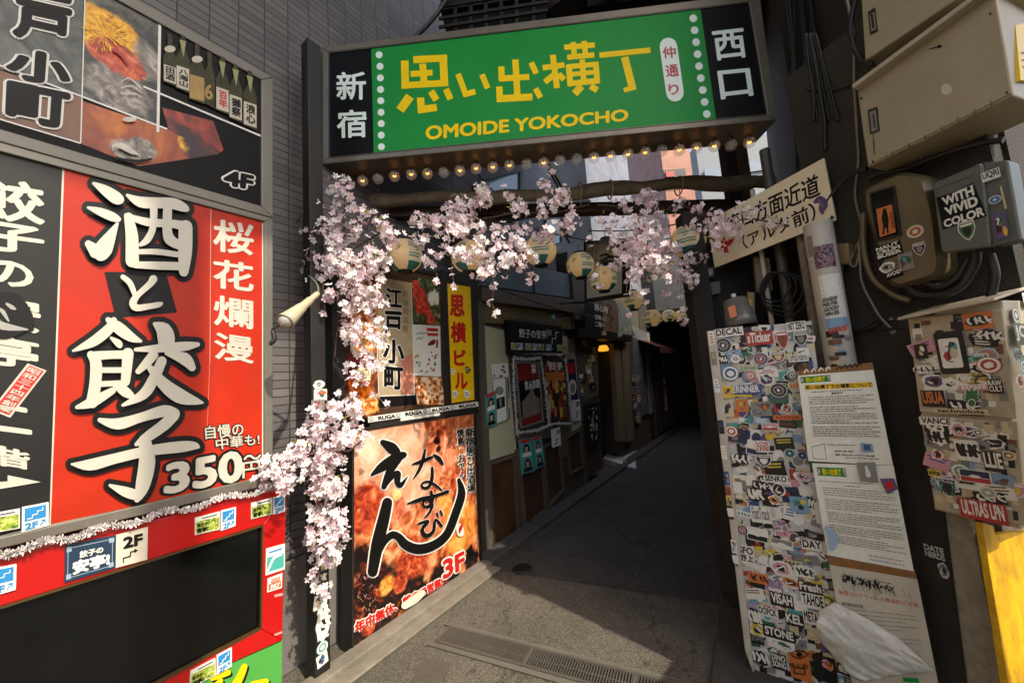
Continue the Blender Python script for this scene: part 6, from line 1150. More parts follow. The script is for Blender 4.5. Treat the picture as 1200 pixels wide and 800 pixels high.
a = MB(); a.slab(BD, [(828, 388), (838.5, 387), (884.5, 794), (873, 762)], mat('worn_white_post', (190, 184, 170), .6, var=.15, dirt=.5, dirtcol=(120, 110, 94), ds=9), .022, .06); a.build('edge_post', t, bevel=.004)
EP = BD.moved(.0235)
for i, (y, c) in enumerate(((396, 'white'), (420, 'grey'), (452, 'white'), (500, 'black'), (530, 'white'), (560, 'blue'), (578, 'red'), (588, 'yellow'), (600, 'green'), (640, 'white'), (655, 'black'))):
    x = 833 + (y - 388) * .1085; psticker(EP, (x - 4.2, y - 8, x + 4.2, y + 8), t, .0004 * i, style=RND.choice(['rect', 'graf', 'pic']), c1=c)
a = MB(); a.slab(BD, [(884, 792), (1010, 828), (1020, 900), (892, 850)], BLACK, .002, .05); a.build('foot_board', t)
# ---- notices
PAP = mat('laminated_paper', (228, 227, 216), .25, var=.06, vs=14, dirt=.12, dirtcol=(170, 160, 130), spec=.6)
t = thing('notice_board', 'brown battened board carrying three laminated notices, in front of the sticker board', 'notice board', BD.hit(1000, 800))
a = MB(); a.slab(BD, [(935, 436), (1023, 427), (1100, 812), (1000, 812), (985, 700)], mat('board_brown', (110, 84, 50), .6, var=.2), .035, .02); a.build('backing', t)
for q in ([(58, 58), (408, 18), (418, 50), (64, 80)],): a = MB(); a.slab(BD, ZL(zi3, q), WOODB, .048, .014); a.brush(BD, [[(90 + i * 34, 66 - i * 4, 8), (100 + i * 34, 52 - i * 4, 7), (110 + i * 34, 62 - i * 4, 5)] for i in range(4)], PLW, zi3, .0485); a.brush(BD, [[(240 + i * 24, 52 - i * 3, 5), (256 + i * 24, 34 - i * 3, 6), (262 + i * 24, 46 - i * 3, 4)] for i in range(5)], INKB, zi3, .0485); a.build('batten', t)
a = MB(); a.slab(BD, ZL(zr4, [(118, 200), (528, 272), (540, 312), (128, 246)]), WOODB, .05, .014); a.build('batten', t)
NB = BD.moved(.052)
def notice(lab, q, fn, name='laminated_notice', tint=PAP):
    p = thing(name, lab, 'notice', NB.hit(*q[3])); a = MB(); a.slab(NB, q, tint, 0, .003); L = lambda u, v: lerp(lerp(q[0], q[1], u), lerp(q[3], q[2], u), v)
    fn(a, L); a.build('printed_sheet', p); return p
LINE = mat('small_print', (88, 88, 86), .5, var=0)
def lines(a, L, v0, v1, n, u0=.1, u1=.93, dens=.85, wd=.9, m=None):
    for i in range(n):
        v = v0 + (v1 - v0) * i / max(1, n - 1); u = u0; e = u1 - (RND.random() * .35 if RND.random() < .3 else 0)
        while u < e:
            l = RND.uniform(.012, .07); a.bars(NB, [(*L(u, v), *L(min(e, u + l), v), wd * RND.uniform(.75, 1.1))], m or LINE, k=.0005); u += l + RND.uniform(.006, .016)
def badge(a, L, u0, v0, u1, v1):
    a.ink(NB, [L(u0, v0), L(u1, v0), L(u1, v1), L(u0, v1)], BLACK, .0005); d = (u1 - u0) * .12; a.ink(NB, [L(u0 + d, v0), L(u1 - d, v0), L(u1 - d, v1), L(u0 + d, v1)], GREENP, .0006)
    a.text(NB, '思い出横丁', [L(u0 + d * 1.4, v0 + (v1 - v0) * .15), L(u1 - d * 1.4, v0 + (v1 - v0) * .15), L(u1 - d * 1.4, v1 - (v1 - v0) * .15), L(u0 + d * 1.4, v1 - (v1 - v0) * .15)], SIGNY, .0008, .03)
    for c, x in (('新', u0 + d * .5), ('西', u1 - d * .5)): a.text(NB, c, [L(x - d * .35, v0 + .01), L(x + d * .35, v0 + .01), L(x + d * .35, v1 - .01), L(x - d * .35, v1 - .01)], PLW, .0008, .02)
def note1(a, L):
    badge(a, L, .03, .02, .42, .09); a.ink(NB, [L(.07, .115), L(.95, .125), L(.95, .18), L(.07, .17)], YEL, .0005); a.text(NB, '思い出横丁での撮影について', [L(.08, .12), L(.94, .13), L(.94, .175), L(.08, .165)], INKB, .0008, .03)
    lines(a, L, .2, .2, 1, .15, .8, wd=.8); a.text(NB, '撮影条件', [L(.4, .215), L(.55, .215), L(.55, .235), L(.4, .235)], INKB, .0005, .02)
    for v0, n in ((.26, 4), (.375, 3), (.455, 5), (.6, 5)): lines(a, L, v0, v0 + .025 * (n - 1), n, .1, .93, wd=.9)
    lines(a, L, .8, .8, 1, .25, .6, wd=.8); lines(a, L, .87, .91, 2, .33, .86, wd=1.2, m=INKB); lines(a, L, .94, .95, 1, .45, .85)
    a.frame(NB, [L(.06, .83), L(.22, .79), L(.22, .97), L(.06, .97)], [L(.065, .835), L(.215, .798), L(.215, .965), L(.065, .965)], LINE, .0012, .0005)
    a.ink(NB, [L(.66, .77), L(.8, .78), L(.8, .87), L(.66, .865)], PALT['sky'], .0009); a.ink(NB, [L(.69, .79), L(.77, .79), L(.77, .85), L(.69, .85)], PALT['blue'], .0011)
notice('upper laminated notice with a yellow heading strip under the green badge', ZL(zi3, [(60, 80), (414, 52), (506, 500), (110, 480)]), note1)
def note2(a, L):
    badge(a, L, .05, .04, .4, .13); lines(a, L, .19, .195, 1, .05, .7, wd=.7, m=PALT['red']); lines(a, L, .225, .225, 1, .35, .55)
    for v0, n in ((.26, 4), (.38, 5), (.52, 5), (.66, 4), (.77, 4)): lines(a, L, v0, v0 + .024 * (n - 1), n, .08, .95, wd=.8)
    lines(a, L, .92, .96, 2, .5, .9, wd=.8, m=PALT['blue']); a.brush(NB, [[(*L(.04, .7), 5), (*L(.1, .8), 12), (*L(.07, .9), 9)]], mat('blue_ink_stain', (150, 176, 200), .4), k=.0002)
    a.ink(NB, [L(.55, -.02), L(.78, -.03), L(.78, .17), L(.56, .17)], PALT['grey'], .003); a.brush(NB, [[(*L(.66, .02), 3), (*L(.67, .1), 6)]], PALT['white'], k=.0035); a.ink(NB, [L(.8, .13), L(.98, .12), L(1.0, .22), L(.86, .28)], PALT['purple'], .003); a.ink(NB, [L(.84, .16), L(.94, .15), L(.96, .21), L(.87, .24)], REDP, .0035)
notice('middle laminated notice of dense small print with a blue stain', ZL(zi3, [(126, 490), (508, 502), (604, 996), (200, 920)]), note2)
def note3(a, L):
    a.text(NB, '新型コロナウイルス感染防止対策', [L(.05, .2), L(.95, .23), L(.95, .27), L(.05, .24)], mat('faded_red', (190, 110, 96), .5), .0005, .02); a.text(NB, '東京都特別対策', [L(.06, .3), L(.3, .31), L(.3, .34), L(.06, .33)], LINE, .0005, .02)
    lines(a, L, .36, .62, 8, .2, .9, wd=.8); lines(a, L, .08, .1, 1, .1, .9, wd=1)
    for i in range(70): u = .1 + RND.random() * .6; a.brush(NB, [[(*L(u, .1 + RND.gauss(0, .02) + u * .04), 1.5), (*L(u + .03, .1 + RND.gauss(0, .03) + u * .04), .6)]], INKB, k=.0007)
    for i in range(40): u = .1 + RND.random() * .8; a.brush(NB, [[(*L(u, .17 + RND.gauss(0, .03)), .4), (*L(u + .02, .18 + RND.gauss(0, .03)), .3)]], PALT['grey'], k=.0007)
    a.ink(NB, [L(.6, .93), L(.78, .94), L(.78, .98), L(.6, .97)], GREENP, .0005)
notice('lowest laminated notice, sooty at the top and torn by its plastic cover', ZL(zr4, [(128, 246), (540, 314), (640, 808), (236, 808)]), note3, tint=mat('sooty_paper', (196, 190, 174), .4, var=.1, dirt=.35, dirtcol=(110, 100, 84), ds=8))
from mathutils import noise
# crumpled plastic sheet hanging off the lowest notice
SH = mat('white_plastic_film', (242, 242, 236), .25, var=.03, trans=.5, spec=.8)
ol = [(150, 420), (190, 440), (310, 500), (430, 570), (520, 650), (612, 738), (520, 750), (400, 770), (290, 792), (232, 770), (165, 690), (100, 620), (64, 572), (76, 470)]
ctr = (280, 640); rows = []
tp_ = [(72, 500), (80, 462), (150, 420), (190, 440), (310, 500), (430, 570), (520, 650), (612, 736)]; bt_ = [(64, 560), (100, 620), (165, 690), (232, 770), (290, 794), (400, 770), (520, 752), (616, 744)]
def along(c, f): f = min(f, .9999) * (len(c) - 1); j = int(f); return lerp(c[j], c[j + 1], f - j)
for r in range(29):
    v = r / 28; row = []
    for i in range(71):
        u = i / 70; p = lerp(along(tp_, u), along(bt_, u), v); d_ = p[0] * .45 - p[1] * .9; e_ = p[0] * .9 + p[1] * .45
        nz = lambda s1, s2, o: noise.noise(Vector((d_ * s1 + o, e_ * s2, o * 2.3)))
        wob = .014 + .036 * math.sin(PI * v) * (1 - u * .6) + .012 * nz(.02, .006, 1) + .011 * (1 - abs(nz(.03, .008, 5)) * 2) + .006 * (1 - abs(nz(.06, .02, 9)) * 2) + .003 * nz(.12, .07, 3)
        row.append(NB.hit(*zr4(*p), wob))
    rows.append(row)
a = MB(); a.grid(rows, SH); o_ = a.build('plastic_sheet', loc=NB.hit(*zr4(*ctr)), label='crumpled white plastic sheet drooping over the lowest notice', cat='plastic sheet')
so_ = o_.modifiers.new('thick', 'SOLIDIFY'); so_.thickness = .0012
# ---- grey cabinets
CAB = mat('cabinet_khaki_grey', (160, 151, 127), .5, .1, var=.08, vs=4, dirt=.25, dirtcol=(96, 84, 62), ds=5)
CF = RW.moved(.24)
t = thing('utility_cabinet', 'large khaki grey steel cabinet with a white round spot, lower of the two', 'cabinet', CF.hit(1016, 196))
a = MB(); a.slab(CF, [(1004, 104), (1166, -14), (1187.5, 111.5), (1016.5, 196.5)], CAB, 0, .3); a.build('cabinet_body', t, bevel=.006)
a = MB(); a.slab(CF, [(998, 99.5), (1170, -28), (1171, -22), (999, 104.5)], mat('cabinet_lid', (176, 168, 148), .5, dirt=.3), .05, .36); a.build('rain_lid', t, bevel=.003)
a = MB(); a.frame(CF, ZL(za7, [(498, 470), (536, 456), (546, 556), (508, 572)]), ZL(za7, [(503, 476), (532, 464), (541, 552), (512, 565)]), DARKM, .006, .008); a.slab(CF, ZL(za7, [(503, 476), (532, 464), (541, 552), (512, 565)]), PALT['grey'], .002, .004); a.bars(CF, [(520, 485, 528, 545, 6)], DARKM, za7, .003); a.build('latch', t)
a = MB()
for q_ in ((470, 420), (520, 690), (1020, 60), (1090, 395)): a.disc(CF, *za7(*q_), 1.6, DARKM, .003, 10)
a.bars(CF, [(500, 705, 1112, 398, 2.5), (486, 640, 500, 705, 2)], DARKM, za7, .002); a.build('screws_and_seam', t)
a = MB(); a.brush(CF, [[(600 + i * 70, 640 - i * 36, 2), (604 + i * 70, 660 - i * 36, 5), (606 + i * 70, 676 - i * 36, 2)] for i in range(7)] + [[(520, 575, 3), (524, 620, 7), (526, 660, 3)]], mat('rust_streak', (96, 74, 48), .7, var=.3), za7, .0015); a.build('rust_streaks', t)
a = MB(); a.disc(CF, *za7(833, 381), 6.6, mat('pale_spot', (190, 184, 168), .5), .002); a.build('round_spot', t)
a = MB(); a.disc(CF, *za7(803, 199), 2.2, INKB, .002); a.brush(CF, [[(760, 210, 4), (800, 200, 7), (815, 196, 3)]], INKB, za7, .002); a.build('paint_chip', t)
SD = Face(CF.hit(1187.5, 111.5).x, CF.hit(1187.5, 111.5).y, 70)
a = MB(); q_ = [(1117, 112), (1200, 100), (1210, 330), (1142, 322)]; a.slab(SD, [(1190, 30), (1214, 24), (1222, 96), (1196, 94)], YEL, .012, .01)
a.text(SD, 'J', [(1193, 38), (1198, 36), (1200, 52), (1195, 53)], INKB, .0135, .03); a.brush(SD, [[(1197, 62, 1), (1202, 62, 2)], [(1198, 70, 1), (1203, 71, 2)], [(1199, 78, 1), (1204, 80, 2)]], INKB, k=.013); a.build('yellow_label', t)
t = thing('utility_cabinet', 'upper khaki grey steel cabinet cut off by the top edge, with one dark latch', 'cabinet', CF.hit(1013, 71))
a = MB(); a.slab(CF, [(1005, -60), (1150, -160), (1150, -20), (1013.5, 71.5)], CAB, .03, .33); a.build('cabinet_body', t, bevel=.006)
a = MB(); q = ZL(za7, [(498, 52), (526, 34), (538, 132), (508, 148)]); c_ = (sum(p[0] for p in q) / 4, sum(p[1] for p in q) / 4); a.frame(CF, q, [lerp(p, c_, .2) for p in q], DARKM, .036, .008); a.bars(CF, [(514, 60, 522, 122, 10)], DARKM, za7, .031); a.build('latch', t)
a = MB(); P_ = [CF.hit(*p, .01) for p in ZL(za7, [(455, -30), (430, 60), (422, 130), (440, 210), (470, 262), (520, 276)])]; a.tube(P_, .010, CABLE, 8); a.build('black_cable', loc=P_[0], label='black cable looping round the left end of the upper cabinet', cat='cable')
# ---- meters
MF = RW.moved(.16)
OLV = mat('meter_olive', (108, 96, 70), .4, .1, var=.12, dirt=.3, dirtcol=(56, 48, 36)); GRB = mat('box_grey_green', (92, 96, 90), .45, .1, var=.1, dirt=.2)
def rounded(pts, r, n=4):
    o = []
    for i, p in enumerate(pts):
        a_, b_ = pts[i - 1], pts[(i + 1) % len(pts)]
        p0, p1 = lerp(p, a_, r), lerp(p, b_, r); o += [((1 - t) ** 2 * p0[0] + 2 * t * (1 - t) * p[0] + t * t * p1[0], (1 - t) ** 2 * p0[1] + 2 * t * (1 - t) * p[1] + t * t * p1[1]) for t in [k / n for k in range(n + 1)]]
    return o
t = thing('electric_meter', 'brown rounded electricity meter covered with stickers', 'meter', MF.hit(1050, 320))
a = MB(); fp = ZL(zm1, rounded([(40, 208), (205, 132), (300, 150), (345, 300), (375, 570), (172, 630)], .22)); bp = ZL(zm1, rounded([(60, 200), (220, 125), (345, 138), (420, 300), (440, 548), (190, 640)], .2))
F0 = [MF.hit(*p, .0) for p in fp]; F1 = [MF.hit(*p, -.04) for p in ZL(zm1, rounded([(30, 200), (210, 118), (330, 136), (385, 300), (410, 585), (160, 650)], .22))]; F2 = [p - MF.n * .11 for p in F1]
a.grid([F0, F1, F2], OLV, closed=True); a.poly(F0, OLV); a.build('meter_case', t)
a = MB(); a.frame(MF, ZL(zm1, [(70, 212), (180, 180), (212, 402), (100, 432)]), ZL(zm1, [(78, 220), (174, 191), (204, 396), (107, 422)]), DARKM, .012, .012); a.build('window_bezel', t); a = MB(); a.slab(MF, ZL(zm1, [(76, 218), (176, 189), (206, 398), (105, 424)]), GLASSD, .004, .003); a.ink(MF, ZL(zm1, [(102, 286), (172, 265), (190, 388), (118, 412)]), PALT['orange'], .005)
a.brush(MF, [[(140, 290, 16), (142, 330, 30), (146, 360, 22)], [(136, 360, 8), (134, 395, 8)], [(152, 360, 8), (154, 390, 8)]], INKB, zm1, .006); a.text(MF, '居酒屋', ZL(zm1, [(166, 300), (178, 297), (188, 370), (176, 374)]), INKB, .006, .0); a.build('dial_window', t)
many(MF, zm1, t, .004, [(232, 342, 326, 432, dict(style='disc', c1='cream', c2='red')), (262, 434, 334, 496, dict(style='shield', c1='black', c2='grey')), (114, 524, 198, 570, dict(style='die', c2='grey')), (196, 480, 280, 560, dict(style='pic', c1='grey'))])
a = MB(); a.ink(MF, ZL(zm1, [(98, 458), (206, 420), (226, 484), (112, 520)]), BLACK, .004)
for i, s_ in enumerate(('NAUT', 'CRUM', 'BUSER')): f0, f1 = (i + .1) / 3.2, (i + .9) / 3.2; c0, c1, d0, d1 = (104, 460), (200, 426), (116, 514), (220, 482); a.text(MF, s_, ZL(zm1, [lerp(c0, d0, f0), lerp(c1, d1, f0), lerp(c1, d1, f1), lerp(c0, d0, f1)]), PLW, .0055, .04)
a.ink(MF, ZL(zm1, [(145, 572), (220, 545), (224, 580), (150, 605)]), BLACK, .004); a.text(MF, 'AVOID', ZL(zm1, [(152, 576), (214, 552), (216, 568), (154, 592)]), PLW, .0055, .03); a.build('black_sticker', t)
t = thing('junction_box', 'grey green plastic box with a black sticker reading with vivid color', 'junction box', MF.hit(1120, 300))
BF = RW.moved(.2)
a = MB(); a.slab(BF, ZL(zm1, rounded([(352, 172), (576, 76), (616, 450), (392, 482)], .08)), GRB, 0, .05); a.slab(BF, ZL(zm1, [(574, 78), (690, 66), (752, 422), (616, 450)]), GRB, -.012, .09); a.slab(BF, ZL(zm1, [(354, 176), (574, 82), (610, 446), (396, 476)]), GRB, -.045, .08); a.build('box_shell', t, bevel=.006)
a = MB(); a.frame(BF, ZL(zm1, [(372, 188), (540, 124), (548, 176), (380, 232)]), ZL(zm1, [(380, 192), (534, 134), (540, 172), (386, 224)]), GRB, .004, .004); a.build('lid_panel', t)
a = MB(); a.ink(BF, ZL(zm1, [(370, 236), (536, 168), (597, 316), (400, 378)]), BLACK, .002)
for s_, q in (('WITH', [(398, 238), (532, 182), (541, 222), (408, 270)]), ('VIVID', [(410, 282), (550, 228), (560, 268), (420, 314)]), ('COLOR', [(405, 338), (580, 276), (587, 312), (412, 368)])): a.text(BF, s_, ZL(zm1, q), PLW, .004, .045)
a.build('black_sticker', t)
many(BF, zm1, t, .0035, [(460, 340, 562, 430, dict(style='shield', c1='green', c2='black')), (566, 112, 666, 158, dict(style='rect', c1='white', c2='navy', txt='UQRI')), (596, 206, 674, 284, dict(style='disc', c1='sky', c2='blue')), (616, 300, 706, 420, dict(style='pic', c1='purple')), (655, 180, 690, 290, dict(style='plain', c1='cream'))])
# ---- sticker cabinet
SB = RW.moved(.2); CABW = mat('sticker_cabinet_paint', (180, 168, 142), .5, var=.12, dirt=.4, dirtcol=(100, 88, 66), ds=6)
t = thing('sticker_cabinet', 'two door meter cabinet plastered with stickers under a small lid', 'cabinet', SB.hit(1096, 598))
a = MB(); a.slab(SB, ZL(zs2, [(66, 90), (387, 60), (448, 800), (158, 734)]), CABW, -.012, .2); a.build('cabinet_body', t, bevel=.004)
D1, D2 = [(69, 94), (384, 64), (430, 430), (108, 406)], [(109, 416), (433, 440), (466, 790), (161, 732)]
for D in (D1, D2):
    a = MB(); a.slab(SB, ZL(zs2, D), CABW, 0, .011)
    L_ = lambda u, v: zs2(*lerp(lerp(D[0], D[1], u), lerp(D[3], D[2], u), v))
    for i in range(90):
        u, v, w_, h_ = RND.uniform(.06, .94), RND.uniform(.04, .96), RND.uniform(.03, .08), RND.uniform(.02, .05); a.ink(SB, [L_(u - w_ * .7, v - h_), L_(u + w_ * .7, v - h_), L_(u + w_ * .7, v + h_), L_(u - w_ * .7, v + h_)], PALT[RND.choice(['cream', 'white', 'grey', 'black', 'cream', 'brown', 'white', 'grey'])], .0003)
    d_ = a.build('door', t, bevel=.003)
    for i in range(22):
        U, V = SB.uv(*L_(RND.uniform(.1, .9), RND.uniform(.08, .94))); sticker(SB, U, V, RND.uniform(.05, .09), RND.uniform(.04, .065), d_, .006 + .0004 * (i % 10), RND.uniform(-.3, .3), c1=RND.choice(['white', 'cream', 'black', 'grey', 'white', 'pink', 'sky']))
many(SB, zs2, t, .011, [(250, 74, 366, 130, dict(style='plain', c1='orange')), (258, 82, 358, 122, dict(style='graf', c1='black')), (156, 136, 286, 284, dict(style='plain', c1='black')), (172, 160, 262, 262, dict(style='pic', c1='white')), (336, 296, 398, 346, dict(style='rect', c1='black', c2='white', txt='RAW|CULT')), (114, 334, 204, 390, dict(style='rect', c1='black', c2='orange', txt='USUA')), (296, 210, 396, 290, dict(style='disc', c1='white', c2='red')), (92, 180, 146, 230, dict(style='pic', c1='black')),
    (80, 250, 180, 280, dict(style='graf', c1='white')), (160, 396, 344, 414, dict(style='rect', c1='cream', c2='black', txt='technolots')), (110, 424, 226, 452, dict(style='rect', c1='white', c2='black', txt='VANCE')), (288, 456, 330, 494, dict(style='disc', c1='white', c2='black')), (170, 628, 246, 692, dict(style='shield', c1='teal', c2='teal', txt='WEST|WEEK')), (242, 704, 412, 772, dict(style='rect', c1='red', c2='white', txt='ULTRAS LPN')), (140, 598, 186, 620, dict(style='rect', c1='yellow', c2='black', txt='alta')), (320, 538, 402, 606, dict(style='rect', c1='black', c2='white', txt='LLIE')), (242, 600, 356, 644, dict(style='two', c1='navy', c2='red')), (382, 524, 440, 580, dict(style='disc', c1='cream', c2='brown')), (132, 460, 216, 520, dict(style='graf', c1='white')), (225, 500, 320, 570, dict(style='graf', c1='white')), (208, 440, 280, 490, dict(style='die', c2='pink')), (310, 650, 376, 700, dict(style='disc', c1='cream', c2='sky')), (150, 530, 196, 566, dict(style='die', c2='red'))])
a = MB(); LF = PALT['green']; c_ = zs2(282, 366)
for k in range(7):
    an = PI + PI * k / 6; l_ = 16 if 1 < k < 5 else 12; p = (c_[0] + math.cos(an) * l_, c_[1] + math.sin(an) * l_ * 1.1); n = (-(p[1] - c_[1]) * .22, (p[0] - c_[0]) * .22); mid = lerp(c_, p, .5)
    a.ink(SB, [(c_[0], c_[1]), (mid[0] + n[0], mid[1] + n[1]), p, (mid[0] - n[0], mid[1] - n[1])], PALT['white'], .0145); a.ink(SB, [lerp(c_, q_, .86) for q_ in [(c_[0], c_[1]), (mid[0] + n[0], mid[1] + n[1]), p, (mid[0] - n[0], mid[1] - n[1])]], LF, .0155)
a.disc(SB, c_[0], c_[1] + 4, 5, PALT['white'], .0155, ry=5); a.disc(SB, c_[0], c_[1] + 4, 4, LF, .0165, ry=4); a.build('leaf_sticker', t)
a = MB(); l_ = [SB.hit(*p, .0) for p in ZL(zs2, [(62, 86), (392, 36)])]; a.prism([l_[0] + SB.n * .07 - Vector((0, 0, .02)), l_[1] + SB.n * .07 - Vector((0, 0, .0)), l_[1] - SB.n * .22 + Vector((0, 0, .05)), l_[0] - SB.n * .22 + Vector((0, 0, .03))], Vector((0, 0, .012)), CABW); a.build('lid', t, bevel=.003)
pR = SB.hit(*zs2(388, 60), -.012); pB = SB.hit(*zs2(448, 800), -.012); S2 = Face(pR.x, pR.y, 70)
sd_ = Vector((.94, .342, 0)) * .5
a = MB(); a.prism([pR + Vector((.002, -.001, .03)), pR + sd_ + Vector((0, 0, .03)), Vector((pB.x, pB.y, pB.z + .02)) + sd_, Vector((pB.x + .002, pB.y, pB.z + .02))], Vector((-.34, .94, 0)) * .18, mat('pale_cabinet', (186, 178, 154), .5, var=.1, dirt=.3)); a.build('side_box', t, bevel=.004)
for i, (px_, py_, s_, c1, c2, txt, st) in enumerate(((1188, 370, .07, 'white', 'black', None, 'disc'), (1194, 392, .1, 'black', 'white', 'JO', 'rect'), (1190, 416, .07, 'sky', 'blue', None, 'graf'), (1196, 430, .08, 'teal', 'white', None, 'disc'), (1192, 446, .06, 'orange', 'red', None, 'die'), (1200, 466, .07, 'cream', 'blue', None, 'pic'), (1200, 352, .07, 'white', 'black', None, 'graf'))):
    U, V = S2.uv(px_, py_); sticker(S2, U, V, s_, s_ * .8, t, .006 + .0004 * i, style=st, c1=c1, c2=c2, txt=txt)
# ---- white direction board
PS = RW.moved(.10); BRDW = mat('board_offwhite', (232, 222, 192), .5, var=.06, dirt=.15, dirtcol=(170, 150, 110))
t = thing('direction_board', 'off white tilted direction board with black lettering and a red arrow', 'sign', PS.hit(905, 250))
a = MB(); a.slab(PS, [(829, 259.5), (965.3, 185), (979.5, 258), (837.2, 313.8)], BRDW, 0, .012); a.build('board', t, bevel=.002)
a = MB(); a.text(PS, '東口方面近道', ZL(za8, [(112, 290), (480, 114), (492, 204), (122, 362)]), INKB, .001, .018); a.text(PS, '（アルタ前）', ZL(za8, [(168, 372), (462, 232), (478, 302), (184, 424)]), INKB, .001, .018); a.build('black_lettering', t)
a = MB(); a.ink(PS, ZL(za8, [(62, 420), (100, 372), (108, 392), (140, 376), (146, 396), (112, 414), (118, 440)]), REDP, .001); a.build('red_arrow', t)
a = MB(); a.brush(PS, [[(470, 232, 14), (490, 222, 30), (505, 240, 36), (498, 262, 26), (500, 280, 8)]], PALT['purple'], za8, .002); a.brush(PS, [[(486, 225, 6), (500, 250, 8)]], PALT['grey'], za8, .0025); a.ink(PS, ZL(za8, [(524, 306), (538, 286), (550, 296)]), INKB, .002); a.build('dark_sticker', t)
# ---- pipes
PIPE = mat('painted_pipe', (190, 184, 172), .5, var=.1, dirt=.35, dirtcol=(120, 110, 92), ds=10); PF2 = RW.moved(.02)
def pipe(px0, py0, px1, py1, Y, r, m, name, lab, cat='pipe', group=None):
    p, q = at(px0, py0, Y), at(px1, py1, Y); x, y = p.x, p.y; a = MB(); a.tube([(x, y, q.z), (x, y, p.z)], r, m, 18); return x, y, a.build(name, loc=(x, y, q.z), label=lab, cat=cat, group=group)
t = thing('sticker_pipe', 'fat white downpipe wrapped in stickers below the direction board', 'pipe', at(972, 430, 1.87))
p_, q_ = at(963, 262, 1.87), at(982, 440, 1.87); cx, cy = (p_.x + q_.x) / 2, (p_.y + q_.y) / 2
a = MB(); a.tube([(cx, cy, q_.z - .5), (cx, cy, p_.z)], .062, PIPE, 24); a.build('pipe_tube', t)
rad = math.atan2(-cy, -cx)
class Round:                                     # the curved front of the pipe
    n = Vector((0, 0, 0))
    def w(s, u, v, k=0.0): an = rad + u / .062; return Vector((cx + math.cos(an) * (.0625 + k), cy + math.sin(an) * (.0625 + k), v))
RP = Round()
def wrap(v0, v1, u0, u1, m, k):
    a = MB(); n = 8
    a.grid([[RP.w(u0 + (u1 - u0) * i / n, v, k) for i in range(n + 1)] for v in (v0, v1)], m, smooth=True); return a
zt = lambda y: at(970, y, 1.87).z
wrap(zt(316), zt(290), -.035, .05, photo_mat('dark_band_photo', [(.35, (26, 16, 22)), (.5, (90, 50, 70)), (.65, (170, 140, 150))], 40, dist=3), .001).build('photo_sticker', t)
a = wrap(zt(382), zt(324), -.03, .06, PLW, .001)
for i in range(4):
    v = zt(330 + i * 6); a.poly([RP.w(x, v + y, .0016) for x, y in ((-.02, -.008), (.05, -.008), (.05, .008), (-.02, .008))], INKB if i % 2 else PALT['grey'])
a.build('text_sticker', t)
for i in range(14):
    v = zt(392 + i * 3.4); c_ = RND.uniform(-.035, .05); wrap(v - RND.uniform(.006, .016), v + RND.uniform(.006, .016), c_ - RND.uniform(.01, .03), c_ + RND.uniform(.01, .03), PALT[RND.choice(['black', 'grey', 'brown', 'cream', 'grey', 'black', 'sky'])], .0012 + .0003 * (i % 4)).build('scrap_sticker', t)
wrap(zt(300), zt(276), -.06, -.03, PALT['grey'], .001).build('scrap_sticker', t)
a = wrap(zt(386), zt(374), -.03, .062, PALT['sky'], .002); a.build('garage_sticker', t)
GA = MB(); GF_ = Face(cx + math.cos(rad) * .067, cy + math.sin(rad) * .067, math.degrees(math.atan2(-math.sin(rad), math.cos(rad))) if 0 else math.degrees(math.atan2(cx, cy)) + 90)
GA.text(GF_, 'GARAGE', [(971, 385), (993, 380), (993, 386), (971, 391)], REDP, .0, .04); 
for i, s_ in enumerate(('SOUGUN', 'MIX P30.', 'GOOD', 'VIN 03.')): GA.text(GF_, s_, [(964 + i, 350 + i * 5.6), (981 + i, 346 + i * 5.6), (981 + i, 350.4 + i * 5.6), (964 + i, 354.4 + i * 5.6)], INKB, 0, .04)
GA.build('printed_lettering', t)
a = MB(); JB = mat('beige_box', (150, 128, 92), .5, dirt=.2); J = RW.moved(.07); a.slab(J, ZL(zd8, [(822, 30), (928, 24), (936, 156), (828, 160)]), JB, 0, .07); o_ = a.build('switch_box', loc=J.hit(985, 297), label='small beige box between the sticker pipe and the meter', cat='box', bevel=.005)
a = MB(); P_ = [J.hit(*p, .0) for p in ZL(zd8, [(890, 160), (886, 300), (895, 440), (920, 520), (980, 570), (1060, 560), (1120, 520)])]; a.tube(P_, .014, CABLE, 8); a.build('thick_cable', loc=P_[0], label='thick black cable curving down from the small beige box', cat='cable')
# ---- tilted lamp bucket above the sticker board
c0, c1 = at(861, 351, 2.15), at(870, 383, 2.12); ax = (c1 - c0).normalized(); ln = (c1 - c0).length
t = thing('bucket_lamp', 'grey bucket shaped lamp housing tilted above the sticker board', 'lamp', c0)
a = MB(); a.lathe([(.0, -.004), (.05, 0), (.062, .02 * ln), (.078, ln * .7), (.08, ln * .72), (.078, ln), (.07, ln)], c0, mat('bucket_grey', (110, 108, 102), .4, .3, var=.1, dirt=.2), 24, ax); a.build('housing', t)
LFc = Face(at(858, 362, 2.06).x, at(858, 362, 2.06).y, 100); a = MB(); a.slab(LFc, [(853, 360), (861, 357), (864, 370), (856, 373)], PALT['orange'], 0, .001); a.build('orange_label', t)
a = MB(); a.lathe([(.012, 0), (.014, .03), (0, .034)], c0 - ax * .035, PLW, 10, ax); a.tube([c0, c0 + Vector((.05, .12, .06))], .008, DARKM, 6); a.build('socket', t)
